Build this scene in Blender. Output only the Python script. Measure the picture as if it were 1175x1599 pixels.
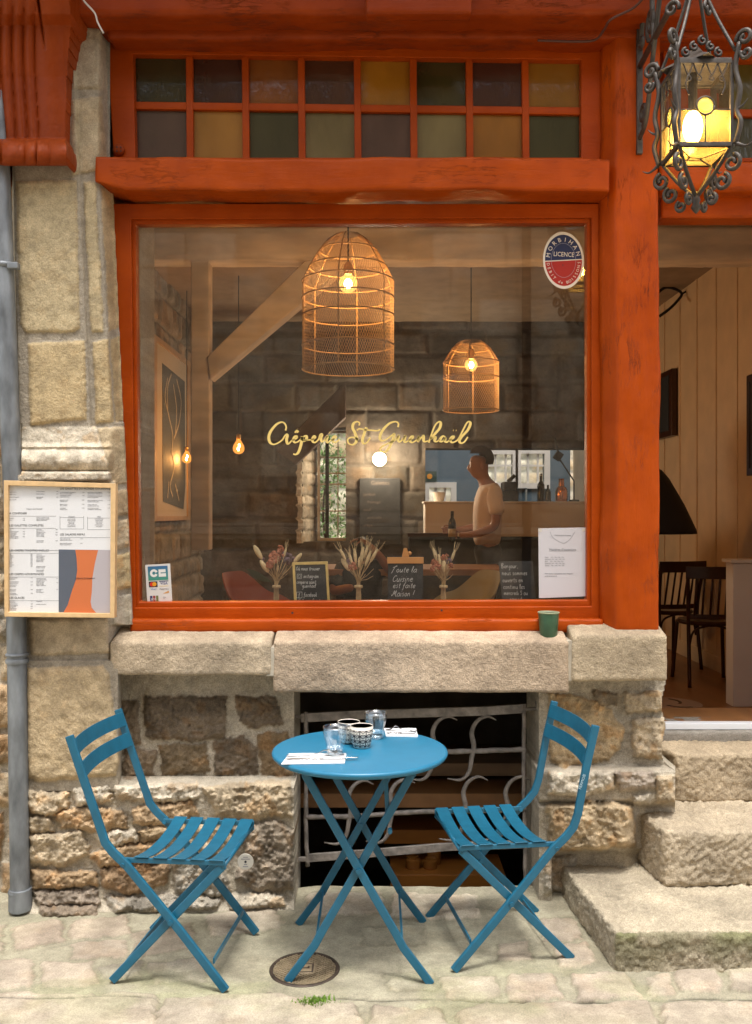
import bpy, bmesh, math, random
import numpy as np
from mathutils import Vector, Matrix
S = bpy.context.scene
for o in list(bpy.data.objects): bpy.data.objects.remove(o)
COL = S.collection
R = math.radians
F, CY, CZ, PX, PZ = 1437.0, -3.64, 1.52, 587.5, 799.5   # survey of the photo: focal in pixels, eye point, centre

# ------------------------------------------------------------------ camera
cam = bpy.data.cameras.new('camera'); co = bpy.data.objects.new('camera', cam); COL.objects.link(co)
co.location = (0, CY, CZ); co.rotation_euler = (R(90), 0, 0)
cam.sensor_fit = 'VERTICAL'; cam.sensor_height = 36.0; cam.lens = 36.0 * F / 1599.0
cam.clip_start = .05; cam.clip_end = 400
S.camera = co
# ------------------------------------------------------------------ sky, sun, exposure
SUN_EL, SUN_AZ = 73, 172          # azimuth of the sun seen from above, clockwise from +Y
w = bpy.data.worlds.new('World'); S.world = w; w.use_nodes = True
nt = w.node_tree; bg = nt.nodes['Background']
sky = nt.nodes.new('ShaderNodeTexSky'); sky.sky_type = 'NISHITA'; sky.sun_disc = False
sky.sun_elevation = R(SUN_EL); sky.sun_rotation = R(SUN_AZ); sky.dust_density = 4; sky.air_density = 1
hs = nt.nodes.new('ShaderNodeHueSaturation'); hs.inputs['Saturation'].default_value = .28
nt.links.new(sky.outputs[0], hs.inputs['Color']); nt.links.new(hs.outputs[0], bg.inputs[0])
bg.inputs[1].default_value = .15
sl = bpy.data.lights.new('sun', 'SUN'); so = bpy.data.objects.new('sun', sl); COL.objects.link(so)
sl.energy = 1.25; sl.angle = R(10); sl.color = (1, .97, .91)
az, el = R(SUN_AZ), R(SUN_EL)
d = -Vector((math.sin(az) * math.cos(el), math.cos(az) * math.cos(el), math.sin(el)))
so.rotation_euler = d.to_track_quat('-Z', 'Y').to_euler(); so.location = (1, -5, 9)
S.view_settings.view_transform = 'Standard'; S.view_settings.look = 'None'
S.view_settings.exposure = 1.22; S.view_settings.gamma = 1; S.view_settings.use_curve_mapping = False
S.cycles.use_denoising = True
S.cycles.max_bounces = 10; S.cycles.diffuse_bounces = 4; S.cycles.glossy_bounces = 4
S.cycles.transparent_max_bounces = 24; S.cycles.transmission_bounces = 6
S.cycles.sample_clamp_indirect = 6; S.cycles.caustics_reflective = False; S.cycles.caustics_refractive = False

# ------------------------------------------------------------------ helpers: points, noise
def at(px, py, Y):
    s = F / (Y - CY); return Vector(((px - PX) / s, Y, CZ - (py - PZ) / s))
def sc(Y): return F / (Y - CY)
def gnd(px, py, z=0.0):
    D = F * (CZ - z) / (py - PZ); return ((px - PX) * D / F, D + CY)

def _h(ix, iy, iz, seed):
    n = (ix.astype(np.int64) * 374761393 + iy.astype(np.int64) * 668265263 + iz.astype(np.int64) * 2147483647 + seed * 974711) & 0x7fffffff
    n = ((n ^ (n >> 13)) * 1274126177) & 0x7fffffff
    n = ((n ^ (n >> 16)) * 668265263) & 0x7fffffff
    return ((n ^ (n >> 15)) & 0xffff) / 65535.0
def noise3(x, y, z, seed=0):
    x, y, z = np.broadcast_arrays(np.asarray(x, float), np.asarray(y, float), np.asarray(z, float))
    xi, yi, zi = np.floor(x), np.floor(y), np.floor(z)
    fx, fy, fz = x - xi, y - yi, z - zi
    fx, fy, fz = [t * t * t * (t * (t * 6 - 15) + 10) for t in (fx, fy, fz)]
    r = 0
    for a in (0, 1):
        for b in (0, 1):
            for c in (0, 1):
                r = r + _h(xi + a, yi + b, zi + c, seed) * (fx if a else 1 - fx) * (fy if b else 1 - fy) * (fz if c else 1 - fz)
    return r * 2 - 1
def noise2(x, y, seed=0):
    x, y = np.broadcast_arrays(np.asarray(x, float), np.asarray(y, float))
    xi, yi = np.floor(x), np.floor(y); fx, fy = x - xi, y - yi
    fx, fy = [t * t * t * (t * (t * 6 - 15) + 10) for t in (fx, fy)]
    z = np.zeros_like(xi); r = 0
    for a in (0, 1):
        for b in (0, 1):
            r = r + _h(xi + a, yi + b, z, seed) * (fx if a else 1 - fx) * (fy if b else 1 - fy)
    return r * 2 - 1
def fbm2(x, y, o=4, seed=0):
    r, a = 0, .5
    for k in range(o): r = r + a * noise2(x * 2 ** k, y * 2 ** k, seed + k * 17); a *= .5
    return r
def fbm3(x, y, z, o=4, seed=0):
    r, a = 0, .5
    for k in range(o): r = r + a * noise3(x * 2 ** k, y * 2 ** k, z * 2 ** k, seed + k * 17); a *= .5
    return r
def sstep(a, b, x):
    t = np.clip((x - a) / (b - a), 0, 1); return t * t * (3 - 2 * t)
def lin(r, g, b):
    f = lambda c: (c / 255 / 12.92) if c / 255 <= .04045 else ((c / 255 + .055) / 1.055) ** 2.4
    return (f(r), f(g), f(b))

# ------------------------------------------------------------------ helpers: objects
ORG = {}
def tag(o, label=None, cat=None, group=None, kind=None):
    if label: o['label'] = label
    if cat: o['category'] = cat
    if group: o['group'] = group
    if kind or cat: o['kind'] = kind or 'thing'
    return o
def thing(name, label, cat, loc=(0, 0, 0), group=None):
    o = bpy.data.objects.new(name, None); COL.objects.link(o); o.empty_display_size = .1
    o.location = loc; ORG[o] = Vector(loc)
    return tag(o, label, cat, group)
def mk(name, V, Fc, mat, parent=None, loc=None, smooth=False, col=None, mats=None, fm=None, bevel=0, bseg=2, recalc=True, sharp=None):
    V = np.asarray(V, float).reshape(-1, 3)
    og = ORG[parent] if parent is not None else Vector(loc if loc is not None else (0, 0, 0))
    V = V - np.array(og)[None, :]
    me = bpy.data.meshes.new(name); me.from_pydata(V.tolist(), [], [list(map(int, f)) for f in Fc] if not isinstance(Fc, np.ndarray) else Fc.tolist())
    if recalc:
        bm = bmesh.new(); bm.from_mesh(me); bmesh.ops.recalc_face_normals(bm, faces=bm.faces); bm.to_mesh(me); bm.free()
    for m in (mats or [mat]): me.materials.append(m)
    if fm is not None: me.polygons.foreach_set('material_index', np.asarray(fm, np.int32))
    if smooth: me.polygons.foreach_set('use_smooth', np.ones(len(me.polygons), bool))
    if col is not None:
        a = me.color_attributes.new('Col', 'FLOAT_COLOR', 'POINT')
        c = np.ones((len(V), 4)); c[:, :3] = np.clip(col, 0, 1); a.data.foreach_set('color', c.ravel())
    me.update()
    o = bpy.data.objects.new(name, me); COL.objects.link(o)
    if parent is not None: o.parent = parent; ORG[o] = og
    else: o.location = og; ORG[o] = og
    if bevel:
        b = o.modifiers.new('bevel', 'BEVEL'); b.width = bevel; b.segments = bseg; b.limit_method = 'ANGLE'; b.angle_limit = R(40)
        me.polygons.foreach_set('use_smooth', np.ones(len(me.polygons), bool))
        wn = o.modifiers.new('wn', 'WEIGHTED_NORMAL'); wn.keep_sharp = True
    elif smooth and sharp:
        me.set_sharp_from_angle(angle=R(sharp))
    return o

class MB:
    def __init__(s): s.v = []; s.f = []; s.m = []; s.c = 0
    def add(s, V, Fc, m=0):
        n = len(s.v); s.v += [tuple(p) for p in V]; s.f += [[i + n for i in f] for f in Fc]; s.m += [m] * len(Fc); return s
    def box(s, x0, x1, y0, y1, z0, z1, m=0, M=None):
        V = [Vector(p) for p in ((x0, y0, z0), (x1, y0, z0), (x1, y1, z0), (x0, y1, z0), (x0, y0, z1), (x1, y0, z1), (x1, y1, z1), (x0, y1, z1))]
        if M is not None: V = [M @ p for p in V]
        return s.add(V, [(0, 3, 2, 1), (4, 5, 6, 7), (0, 1, 5, 4), (1, 2, 6, 5), (2, 3, 7, 6), (3, 0, 4, 7)], m)
    def quadbox(s, pts, Y, dep, m=0):        # four (x,z) corners pushed along Y
        V = [(p[0], Y, p[1]) for p in pts] + [(p[0], Y + dep, p[1]) for p in pts]; n = len(pts)
        return s.add(V, [list(range(n)), list(range(2 * n - 1, n - 1, -1))] + [[i, (i + 1) % n, n + (i + 1) % n, n + i] for i in range(n)], m)
    def sweep(s, pts, side, wd, th, m=0, closed=False):   # rectangle section swept along points; side = fixed axis
        pts = [Vector(p) for p in pts]; side = Vector(side).normalized(); V = []; n = len(pts)
        for i, p in enumerate(pts):
            a = pts[max(i - 1, 0)]; b = pts[min(i + 1, n - 1)]
            t = (b - a).normalized(); nn = t.cross(side).normalized()
            k = 1.0
            if 0 < i < n - 1:
                t1 = (p - a).normalized(); k = 1 / max(.5, t.dot(t1))
            w2 = wd / 2; h = th / 2 * k
            V += [p + side * w2 + nn * h, p - side * w2 + nn * h, p - side * w2 - nn * h, p + side * w2 - nn * h]
        Fc = [(0, 1, 2, 3), tuple(4 * (n - 1) + j for j in (3, 2, 1, 0))]
        for i in range(n - 1):
            for j in range(4): Fc.append((4 * i + j, 4 * i + 4 + j, 4 * i + 4 + (j + 1) % 4, 4 * i + (j + 1) % 4))
        return s.add(V, Fc, m)
    def tube(s, pts, r, seg=8, m=0, cap=True):
        pts = [Vector(p) for p in pts]; n = len(pts); V = []
        rr = r if hasattr(r, '__len__') else [r] * n
        t0 = (pts[1] - pts[0]).normalized(); u = t0.orthogonal().normalized()
        for i, p in enumerate(pts):
            t = (pts[min(i + 1, n - 1)] - pts[max(i - 1, 0)]).normalized()
            u = (u - t * u.dot(t)); u = u.normalized() if u.length > 1e-6 else t.orthogonal().normalized()
            v = t.cross(u)
            for k in range(seg):
                a = 2 * math.pi * k / seg; V.append(p + (u * math.cos(a) + v * math.sin(a)) * rr[i])
        Fc = []
        for i in range(n - 1):
            for k in range(seg): Fc.append((i * seg + k, i * seg + (k + 1) % seg, (i + 1) * seg + (k + 1) % seg, (i + 1) * seg + k))
        if cap: Fc += [tuple(range(seg - 1, -1, -1)), tuple((n - 1) * seg + k for k in range(seg))]
        return s.add(V, Fc, m)
    def lathe(s, prof, c=(0, 0, 0), seg=32, m=0, sx=1, sy=1):  # prof = [(r,z)]
        c = Vector(c); V = []; n = len(prof)
        for r, z in prof:
            for k in range(seg):
                a = 2 * math.pi * k / seg; V.append(c + Vector((r * math.cos(a) * sx, r * math.sin(a) * sy, z)))
        Fc = []
        for i in range(n - 1):
            for k in range(seg): Fc.append((i * seg + k, i * seg + (k + 1) % seg, (i + 1) * seg + (k + 1) % seg, (i + 1) * seg + k))
        if prof[0][0] > 1e-6: Fc.append(tuple(range(seg - 1, -1, -1)))
        if prof[-1][0] > 1e-6: Fc.append(tuple((n - 1) * seg + k for k in range(seg)))
        return s.add(V, Fc, m)
    def ball(s, c, r, seg=12, rings=8, m=0, sc=(1, 1, 1), M=None):
        c = Vector(c); V = []
        for i in range(rings + 1):
            th = math.pi * i / rings
            for k in range(seg):
                a = 2 * math.pi * k / seg
                p = Vector((math.sin(th) * math.cos(a) * sc[0], math.sin(th) * math.sin(a) * sc[1], math.cos(th) * sc[2])) * r
                V.append(c + (M @ p if M is not None else p))
        Fc = [(i * seg + k, (i + 1) * seg + k, (i + 1) * seg + (k + 1) % seg, i * seg + (k + 1) % seg) for i in range(rings) for k in range(seg)]
        return s.add(V, Fc, m)
    def ribbon(s, pts, wd, nrm=(0, -1, 0), th=.0006, m=0):   # flat stroke lying across nrm
        pts = [Vector(p) for p in pts]; n = len(pts); nrm = Vector(nrm).normalized()
        ww = wd if hasattr(wd, '__len__') else [wd] * n; V = []
        for i, p in enumerate(pts):
            t = pts[min(i + 1, n - 1)] - pts[max(i - 1, 0)]
            t = t.normalized() if t.length > 1e-9 else Vector((1, 0, 0))
            q = t.cross(nrm).normalized()
            V += [p + q * ww[i] / 2, p - q * ww[i] / 2, p - q * ww[i] / 2 + nrm * th, p + q * ww[i] / 2 + nrm * th]
        Fc = [(0, 1, 2, 3), tuple(4 * (n - 1) + j for j in (3, 2, 1, 0))]
        for i in range(n - 1):
            for j in range(4): Fc.append((4 * i + j, 4 * i + 4 + j, 4 * i + 4 + (j + 1) % 4, 4 * i + (j + 1) % 4))
        return s.add(V, Fc, m)
    def build(s, name, mat, parent=None, **k):
        if isinstance(mat, (list, tuple)): k['mats'] = list(mat); k['fm'] = s.m
        return mk(name, s.v, s.f, None if isinstance(mat, (list, tuple)) else mat, parent, **k)

def crom(pts, n=6):            # smooth curve through points
    P = [Vector(p) for p in pts]
    if len(P) < 3: return P
    P = [P[0] * 2 - P[1]] + P + [P[-1] * 2 - P[-2]]; out = []
    for i in range(1, len(P) - 2):
        a, b, c, d_ = P[i - 1], P[i], P[i + 1], P[i + 2]
        for k in range(n):
            t = k / n
            out.append(.5 * ((2 * b) + (c - a) * t + (2 * a - 5 * b + 4 * c - d_) * t * t + (3 * b - a - 3 * c + d_) * t ** 3))
    out.append(P[-2]); return out
def copy_tree(o, parent=None):
    c = o.copy(); COL.objects.link(c)
    if parent is not None: c.parent = parent
    for ch in list(o.children): copy_tree(ch, c)
    return c

# ------------------------------------------------------------------ materials
def nodes(name):
    m = bpy.data.materials.new(name); m.use_nodes = True; t = m.node_tree
    return m, t, t.nodes, t.links, t.nodes['Principled BSDF']
def rgb(c): return (c[0], c[1], c[2], 1)
def M(name, col=(.5, .5, .5), rough=.5, metal=0, var=0, vs=12, bump=0, bs=60, attr=False, spec=.5, stretch=(1, 1, 1), coat=0, dist=.004, speck=0, rvar=0):
    m, t, N, L, p = nodes(name)
    p.inputs['Roughness'].default_value = rough; p.inputs['Metallic'].default_value = metal
    p.inputs['Specular IOR Level'].default_value = spec; p.inputs['Coat Weight'].default_value = coat
    tc = N.new('ShaderNodeTexCoord'); mp = N.new('ShaderNodeMapping'); mp.inputs['Scale'].default_value = stretch
    L.new(tc.outputs['Object'], mp.inputs[0])
    if attr: a = N.new('ShaderNodeAttribute'); a.attribute_name = 'Col'; src = a.outputs['Color']
    else: a = N.new('ShaderNodeRGB'); a.outputs[0].default_value = rgb(col); src = a.outputs[0]
    def vary(src, scale, amt, detail=6):
        n = N.new('ShaderNodeTexNoise'); n.inputs['Scale'].default_value = scale; n.inputs['Detail'].default_value = detail
        L.new(mp.outputs[0], n.inputs['Vector'])
        r = N.new('ShaderNodeMapRange'); r.inputs[1].default_value = .25; r.inputs[2].default_value = .75
        r.inputs[3].default_value = 1 - amt; r.inputs[4].default_value = 1 + amt; L.new(n.outputs['Fac'], r.inputs[0])
        x = N.new('ShaderNodeMix'); x.data_type = 'RGBA'; x.blend_type = 'MULTIPLY'; x.inputs[0].default_value = 1
        c = N.new('ShaderNodeCombineColor')
        for i in range(3): L.new(r.outputs[0], c.inputs[i])
        L.new(src, x.inputs[6]); L.new(c.outputs[0], x.inputs[7]); return x.outputs[2], n
    if var: src, n1 = vary(src, vs, var)
    if speck: src, n2 = vary(src, 210, speck, 3); src, n3 = vary(src, 45, speck * .45, 5)
    L.new(src, p.inputs['Base Color'])
    if rvar:
        n = N.new('ShaderNodeTexNoise'); n.inputs['Scale'].default_value = vs * 1.7; n.inputs['Detail'].default_value = 5; L.new(mp.outputs[0], n.inputs['Vector'])
        r = N.new('ShaderNodeMapRange'); r.inputs[3].default_value = rough - rvar; r.inputs[4].default_value = rough + rvar; L.new(n.outputs['Fac'], r.inputs[0]); L.new(r.outputs[0], p.inputs['Roughness'])
    if bump:
        n = N.new('ShaderNodeTexNoise'); n.inputs['Scale'].default_value = bs; n.inputs['Detail'].default_value = 8; n.inputs['Roughness'].default_value = .6
        L.new(mp.outputs[0], n.inputs['Vector'])
        b = N.new('ShaderNodeBump'); b.inputs['Strength'].default_value = bump; b.inputs['Distance'].default_value = dist
        L.new(n.outputs['Fac'], b.inputs['Height']); L.new(b.outputs[0], p.inputs['Normal'])
    return m
def stone_mat(name, bump=.9, dist=.009, bs=65, rough=.92, speck=.30, var=.20):
    return M(name, attr=True, rough=rough, var=var, vs=9, bump=bump, bs=bs, dist=dist, speck=speck, spec=.25)
def paint_wood(name, col, crack=.5, vert=True, rough=.42):
    m, t, N, L, p = nodes(name)
    p.inputs['Roughness'].default_value = rough; p.inputs['Specular IOR Level'].default_value = .16
    tc = N.new('ShaderNodeTexCoord'); mp = N.new('ShaderNodeMapping'); L.new(tc.outputs['Object'], mp.inputs[0])
    mp.inputs['Scale'].default_value = (1, 1, .16) if vert else (.16, 1, 1)
    def nz(scale, det, ro=.6, vec=mp.outputs[0]):
        n = N.new('ShaderNodeTexNoise'); n.inputs['Scale'].default_value = scale; n.inputs['Detail'].default_value = det; n.inputs['Roughness'].default_value = ro; L.new(vec, n.inputs['Vector']); return n
    def ramp(src, a, b, lo, hi):
        r = N.new('ShaderNodeMapRange'); r.inputs[1].default_value = a; r.inputs[2].default_value = b; r.inputs[3].default_value = lo; r.inputs[4].default_value = hi; L.new(src, r.inputs[0]); return r.outputs[0]
    big = nz(5, 5, vec=tc.outputs['Object']); g = nz(28, 9, .7); ck = nz(16, 10, .75)
    c0 = N.new('ShaderNodeMix'); c0.data_type = 'RGBA'; L.new(ramp(big.outputs['Fac'], .3, .7, 0, 1), c0.inputs[0])
    c0.inputs[6].default_value = rgb([c * .8 for c in col]); c0.inputs[7].default_value = rgb([min(1, col[0] * 1.12), col[1] * 1.25, col[2] * 1.3])
    # cracks: thin iso-lines of stretched noise, only where a broad mask allows
    ab = N.new('ShaderNodeMath'); ab.operation = 'ABSOLUTE'; sb = N.new('ShaderNodeMath'); sb.operation = 'SUBTRACT'; sb.inputs[1].default_value = .5
    L.new(ck.outputs['Fac'], sb.inputs[0]); L.new(sb.outputs[0], ab.inputs[0])
    line = ramp(ab.outputs[0], .0, .015, 1, 0)
    msk = nz(3.3, 4, vec=tc.outputs['Object']); mk_ = ramp(msk.outputs['Fac'], .49, .60, 0, crack)
    mu = N.new('ShaderNodeMath'); mu.operation = 'MULTIPLY'; mu.use_clamp = True; L.new(line, mu.inputs[0]); L.new(mk_, mu.inputs[1])
    c1 = N.new('ShaderNodeMix'); c1.data_type = 'RGBA'; L.new(mu.outputs[0], c1.inputs[0]); L.new(c0.outputs[2], c1.inputs[6]); c1.inputs[7].default_value = (.035, .012, .006, 1)
    # little pits
    vo = N.new('ShaderNodeTexVoronoi'); vo.inputs['Scale'].default_value = 60; L.new(tc.outputs['Object'], vo.inputs['Vector'])
    pit = ramp(vo.outputs['Distance'], .06, .14, 1, 0); pm = ramp(nz(7, 3, vec=tc.outputs['Object']).outputs['Fac'], .58, .66, 0, crack)
    mp2 = N.new('ShaderNodeMath'); mp2.operation = 'MULTIPLY'; L.new(pit, mp2.inputs[0]); L.new(pm, mp2.inputs[1])
    c2 = N.new('ShaderNodeMix'); c2.data_type = 'RGBA'; L.new(mp2.outputs[0], c2.inputs[0]); L.new(c1.outputs[2], c2.inputs[6]); c2.inputs[7].default_value = (.05, .016, .008, 1)
    L.new(c2.outputs[2], p.inputs['Base Color'])
    hsum = N.new('ShaderNodeMath'); hsum.operation = 'SUBTRACT'; L.new(g.outputs['Fac'], hsum.inputs[0]); L.new(mu.outputs[0], hsum.inputs[1])
    b = N.new('ShaderNodeBump'); b.inputs['Strength'].default_value = .6; b.inputs['Distance'].default_value = .005
    L.new(hsum.outputs[0], b.inputs['Height']); L.new(b.outputs[0], p.inputs['Normal'])
    L.new(ramp(g.outputs['Fac'], .3, .7, rough - .1, rough + .15), p.inputs['Roughness'])
    return m
def thin_glass(name, tint=(1, 1, 1), refl=1.0, rough=0.0, edge=.0, wav=0):
    m, t, N, L, p = nodes(name); N.remove(p); out = N['Material Output']
    tr = N.new('ShaderNodeBsdfTransparent'); tr.inputs[0].default_value = rgb(tint)
    gl = N.new('ShaderNodeBsdfGlossy'); gl.inputs['Roughness'].default_value = rough; gl.inputs[0].default_value = (1, 1, 1, 1)
    fr = N.new('ShaderNodeFresnel'); ge = N.new('ShaderNodeNewGeometry'); io = N.new('ShaderNodeMapRange'); io.inputs[3].default_value = 1.5; io.inputs[4].default_value = 1 / 1.5; L.new(ge.outputs['Backfacing'], io.inputs[0]); L.new(io.outputs[0], fr.inputs[0])
    mu = N.new('ShaderNodeMath'); mu.operation = 'MULTIPLY_ADD'; mu.use_clamp = True; mu.inputs[1].default_value = refl; mu.inputs[2].default_value = edge; L.new(fr.outputs[0], mu.inputs[0])
    mx = N.new('ShaderNodeMixShader'); L.new(mu.outputs[0], mx.inputs[0]); L.new(tr.outputs[0], mx.inputs[1]); L.new(gl.outputs[0], mx.inputs[2]); L.new(mx.outputs[0], out.inputs[0])
    if wav:
        n = N.new('ShaderNodeTexNoise'); n.inputs['Scale'].default_value = 1.6; b = N.new('ShaderNodeBump'); b.inputs['Strength'].default_value = wav; b.inputs['Distance'].default_value = .01
        L.new(n.outputs['Fac'], b.inputs['Height']); L.new(b.outputs[0], gl.inputs['Normal'])
    return m
def emit(name, col, st):
    m, t, N, L, p = nodes(name); p.inputs['Base Color'].default_value = rgb(col); p.inputs['Emission Color'].default_value = rgb(col); p.inputs['Emission Strength'].default_value = st; return m
def glow_glass(name, col, tr=.35):   # coloured leaded glass: part see-through, part diffusing
    m, t, N, L, p = nodes(name); N.remove(p); out = N['Material Output']
    a = N.new('ShaderNodeBsdfTransparent'); a.inputs[0].default_value = rgb(col)
    b = N.new('ShaderNodeBsdfTranslucent'); b.inputs[0].default_value = rgb(col)
    g = N.new('ShaderNodeBsdfGlossy'); g.inputs['Roughness'].default_value = .15
    x = N.new('ShaderNodeMixShader'); x.inputs[0].default_value = 1 - tr; L.new(a.outputs[0], x.inputs[1]); L.new(b.outputs[0], x.inputs[2])
    y = N.new('ShaderNodeMixShader'); y.inputs[0].default_value = .06; L.new(x.outputs[0], y.inputs[1]); L.new(g.outputs[0], y.inputs[2]); L.new(y.outputs[0], out.inputs[0])
    return m

ORANGE = (.39, .054, .002)
mStone = stone_mat('granite'); mDark = stone_mat('interior_granite', bump=.8)
mSmooth = stone_mat('dressed_granite', bump=.9, dist=.005, bs=120, speck=.24, var=.12)
mPave = stone_mat('paving', bump=.8, dist=.007, bs=70, rough=.85, speck=.22)
mPaintV = paint_wood('orange_paint_upright', ORANGE, crack=.6); mPaintH = paint_wood('orange_paint_level', ORANGE, crack=.35, vert=False)
mFrame = paint_wood('orange_paint_joinery', (.37, .050, .002), crack=.0, vert=False, rough=.36)
mBeamTop = paint_wood('red_brown_paint', (.28, .036, .003), crack=.6, vert=False); mCorbel = paint_wood('red_brown_paint_carved', (.27, .040, .005), crack=.15)
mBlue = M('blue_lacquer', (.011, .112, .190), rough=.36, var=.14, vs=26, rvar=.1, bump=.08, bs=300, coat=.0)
mIron = M('wrought_iron', (.075, .062, .052), rough=.5, metal=.35, var=.4, vs=40, bump=.6, bs=70, dist=.003)
mGrille = M('weathered_grille_iron', (.24, .21, .185), rough=.75, metal=.15, var=.55, vs=25, bump=.8, bs=60, dist=.005)
mZinc = M('zinc_pipe', (.20, .215, .23), rough=.5, metal=.4, var=.6, vs=18, bump=.25, bs=60, stretch=(1, 1, .35), rvar=.15)
mWhite = M('white_paper', (.76, .76, .77), rough=.7); mInk = M('ink', (.03, .03, .035), rough=.7); mGreyInk = M('pale_ink', (.22, .22, .24), rough=.7)
mPine = M('pale_pine', (.66, .44, .22), rough=.5, var=.15, vs=30, stretch=(1, 1, 1))
mGlass = thin_glass('window_glass', (.98, .985, .98), refl=1.8, wav=.06)
mTumbler = thin_glass('tumbler_glass', (.94, .97, .985), refl=1.5, edge=.05)
mGold = M('gold_vinyl', (.86, .64, .21), rough=.4)
mChalk = M('chalk', (.62, .60, .55), rough=.9); mSlate = M('blackboard', (.018, .019, .02), rough=.65, var=.3, vs=20)
mBlack = M('matt_black', (.008, .008, .009), rough=.7); mBrown = M('brown_beech', (.045, .014, .006), rough=.3, var=.3, vs=20)
mTimber = M('oak_beam', (.82, .67, .49), rough=.75, var=.3, vs=8, bump=.5, bs=20, stretch=(.3, 1, 1))
mTable = M('table_oak', (.36, .17, .055), rough=.45, var=.25, vs=10, stretch=(.3, 1, 1))
mRattan = M('rattan', (.50, .32, .15), rough=.6, var=.25, vs=60)
# ------------------------------------------------------------------ masonry builders
def sdf(poly, x, y):
    P = np.array(poly, float); n = len(P); d2 = np.full(x.shape, 1e18); ins = np.zeros(x.shape, bool)
    for i in range(n):
        a, b = P[i], P[(i + 1) % n]; e = b - a
        wx, wy = x - a[0], y - a[1]; t = np.clip((wx * e[0] + wy * e[1]) / max(e @ e, 1e-12), 0, 1)
        d2 = np.minimum(d2, (wx - e[0] * t) ** 2 + (wy - e[1] * t) ** 2)
        if a[1] != b[1]:
            c = ((a[1] <= y) != (b[1] <= y)); xx = a[0] + (y - a[1]) / (b[1] - a[1]) * e[0]; ins ^= c & (x < xx)
    d = np.sqrt(d2); return np.where(ins, d, -d)
def panel(name, us, vs, stones, mapf, mat, parent=None, mort=(.3, .25, .19), warp=4, wf=.05, base=None, skip=None, skirt=.2,
          edge=7, amp=.004, nf=.08, seed=0, loc=None, grow=0, joint=None, skirt_dir=(0, 1, 0), colf=None):
    # one continuous stone face: polygons in (u,v) swell out of the mortar, each with its own tint
    us, vs = np.asarray(us, float), np.asarray(vs, float); nu, nv = len(us), len(vs)
    U, V = np.meshgrid(us, vs, indexing='ij')
    Uw = U + warp * fbm2(U * wf, V * wf, 3, seed + 1) + warp * .4 * noise2(U * wf * 5, V * wf * 5, seed + 9); Vw = V + warp * fbm2(U * wf, V * wf, 3, seed + 5) + warp * .4 * noise2(U * wf * 5, V * wf * 5, seed + 11)
    fine = fbm2(U * nf * 3, V * nf * 3, 4, seed + 21); mid = fbm2(U * nf, V * nf, 3, seed + 31)
    H = amp * .5 * fine + amp * .4 * mid; C = np.array(mort)[None, None, :] * (1 + .22 * mid + .12 * fine)[..., None]
    for k, s in enumerate(stones):
        poly, prot, col = s[0], s[1], s[2]; ra = s[3] if len(s) > 3 else 1.0; ed = s[4] if len(s) > 4 else edge
        P = np.array(poly); pad = warp * 2 + grow
        i0, i1 = np.searchsorted(us, (P[:, 0].min() - pad, P[:, 0].max() + pad)); j0, j1 = np.searchsorted(vs, (P[:, 1].min() - pad, P[:, 1].max() + pad))
        if i1 <= i0 or j1 <= j0: continue
        sl = (slice(i0, i1), slice(j0, j1)); dd = sdf(poly, Uw[sl], Vw[sl]) + grow
        m = sstep(-.12 * ed, .28 * ed, dd); t = np.sqrt(np.clip(dd / ed, 0, 1)) if ed > 0 else (dd > 0) * 1.0
        t = sstep(0, 1, np.clip(t, 0, 1)) * .5 + t * .5
        lump = fbm2(U[sl] * nf * .8, V[sl] * nf * .8, 4, seed + 100 + k)
        hh = prot * t * (1 + .22 * lump * ra) + ra * amp * (fine[sl] * 1.1 + lump * 1.0) * t
        H[sl] = H[sl] * (1 - m) + hh * m
        tone = fbm2(U[sl] * nf * .6 + k, V[sl] * nf * .6, 5, seed + 300 + k)
        cc = np.array(col)[None, None, :] * (1 + (.22 + .40 * min(1, ra * ra)) * tone + .14 * fine[sl])[..., None]
        rust = sstep(.12, .4, fbm2(U[sl] * nf * .6 + 7 * k, V[sl] * nf * .6, 3, seed + 500 + k))[..., None] * (.5 if ra > .6 else .12)
        cc = cc * (1 - rust) + cc * np.array((1.05, .78, .5)) * rust
        C[sl] = C[sl] * (1 - m[..., None]) + cc * m[..., None]
        if joint:   # darker band along each stone outline, broken up by noise
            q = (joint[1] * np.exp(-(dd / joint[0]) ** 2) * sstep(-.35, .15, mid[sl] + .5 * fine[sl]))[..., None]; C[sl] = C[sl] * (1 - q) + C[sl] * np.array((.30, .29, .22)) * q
    if base is not None: H = H + base(U, V)
    if colf is not None: C = colf(C, U, V)
    X, Y, Z = mapf(U, V, H)
    Vx = np.stack([X, Y, Z], -1).reshape(-1, 3); idx = np.arange(nu * nv).reshape(nu, nv)
    Fq = np.stack([idx[:-1, :-1], idx[1:, :-1], idx[1:, 1:], idx[:-1, 1:]], -1).reshape(-1, 4)
    if skip is not None:
        ce = skip((U[:-1, :-1] + U[1:, 1:]) / 2, (V[:-1, :-1] + V[1:, 1:]) / 2).reshape(-1); Fq = Fq[~ce]
    # winding: want normals out along -skirt_dir
    sd = np.array(skirt_dir, float)
    if len(Fq):
        q = Fq[len(Fq) // 2]; n = np.cross(Vx[q[1]] - Vx[q[0]], Vx[q[3]] - Vx[q[0]])
        if n @ sd > 0: Fq = Fq[:, ::-1]
    Cc = C.reshape(-1, 3)
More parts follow.
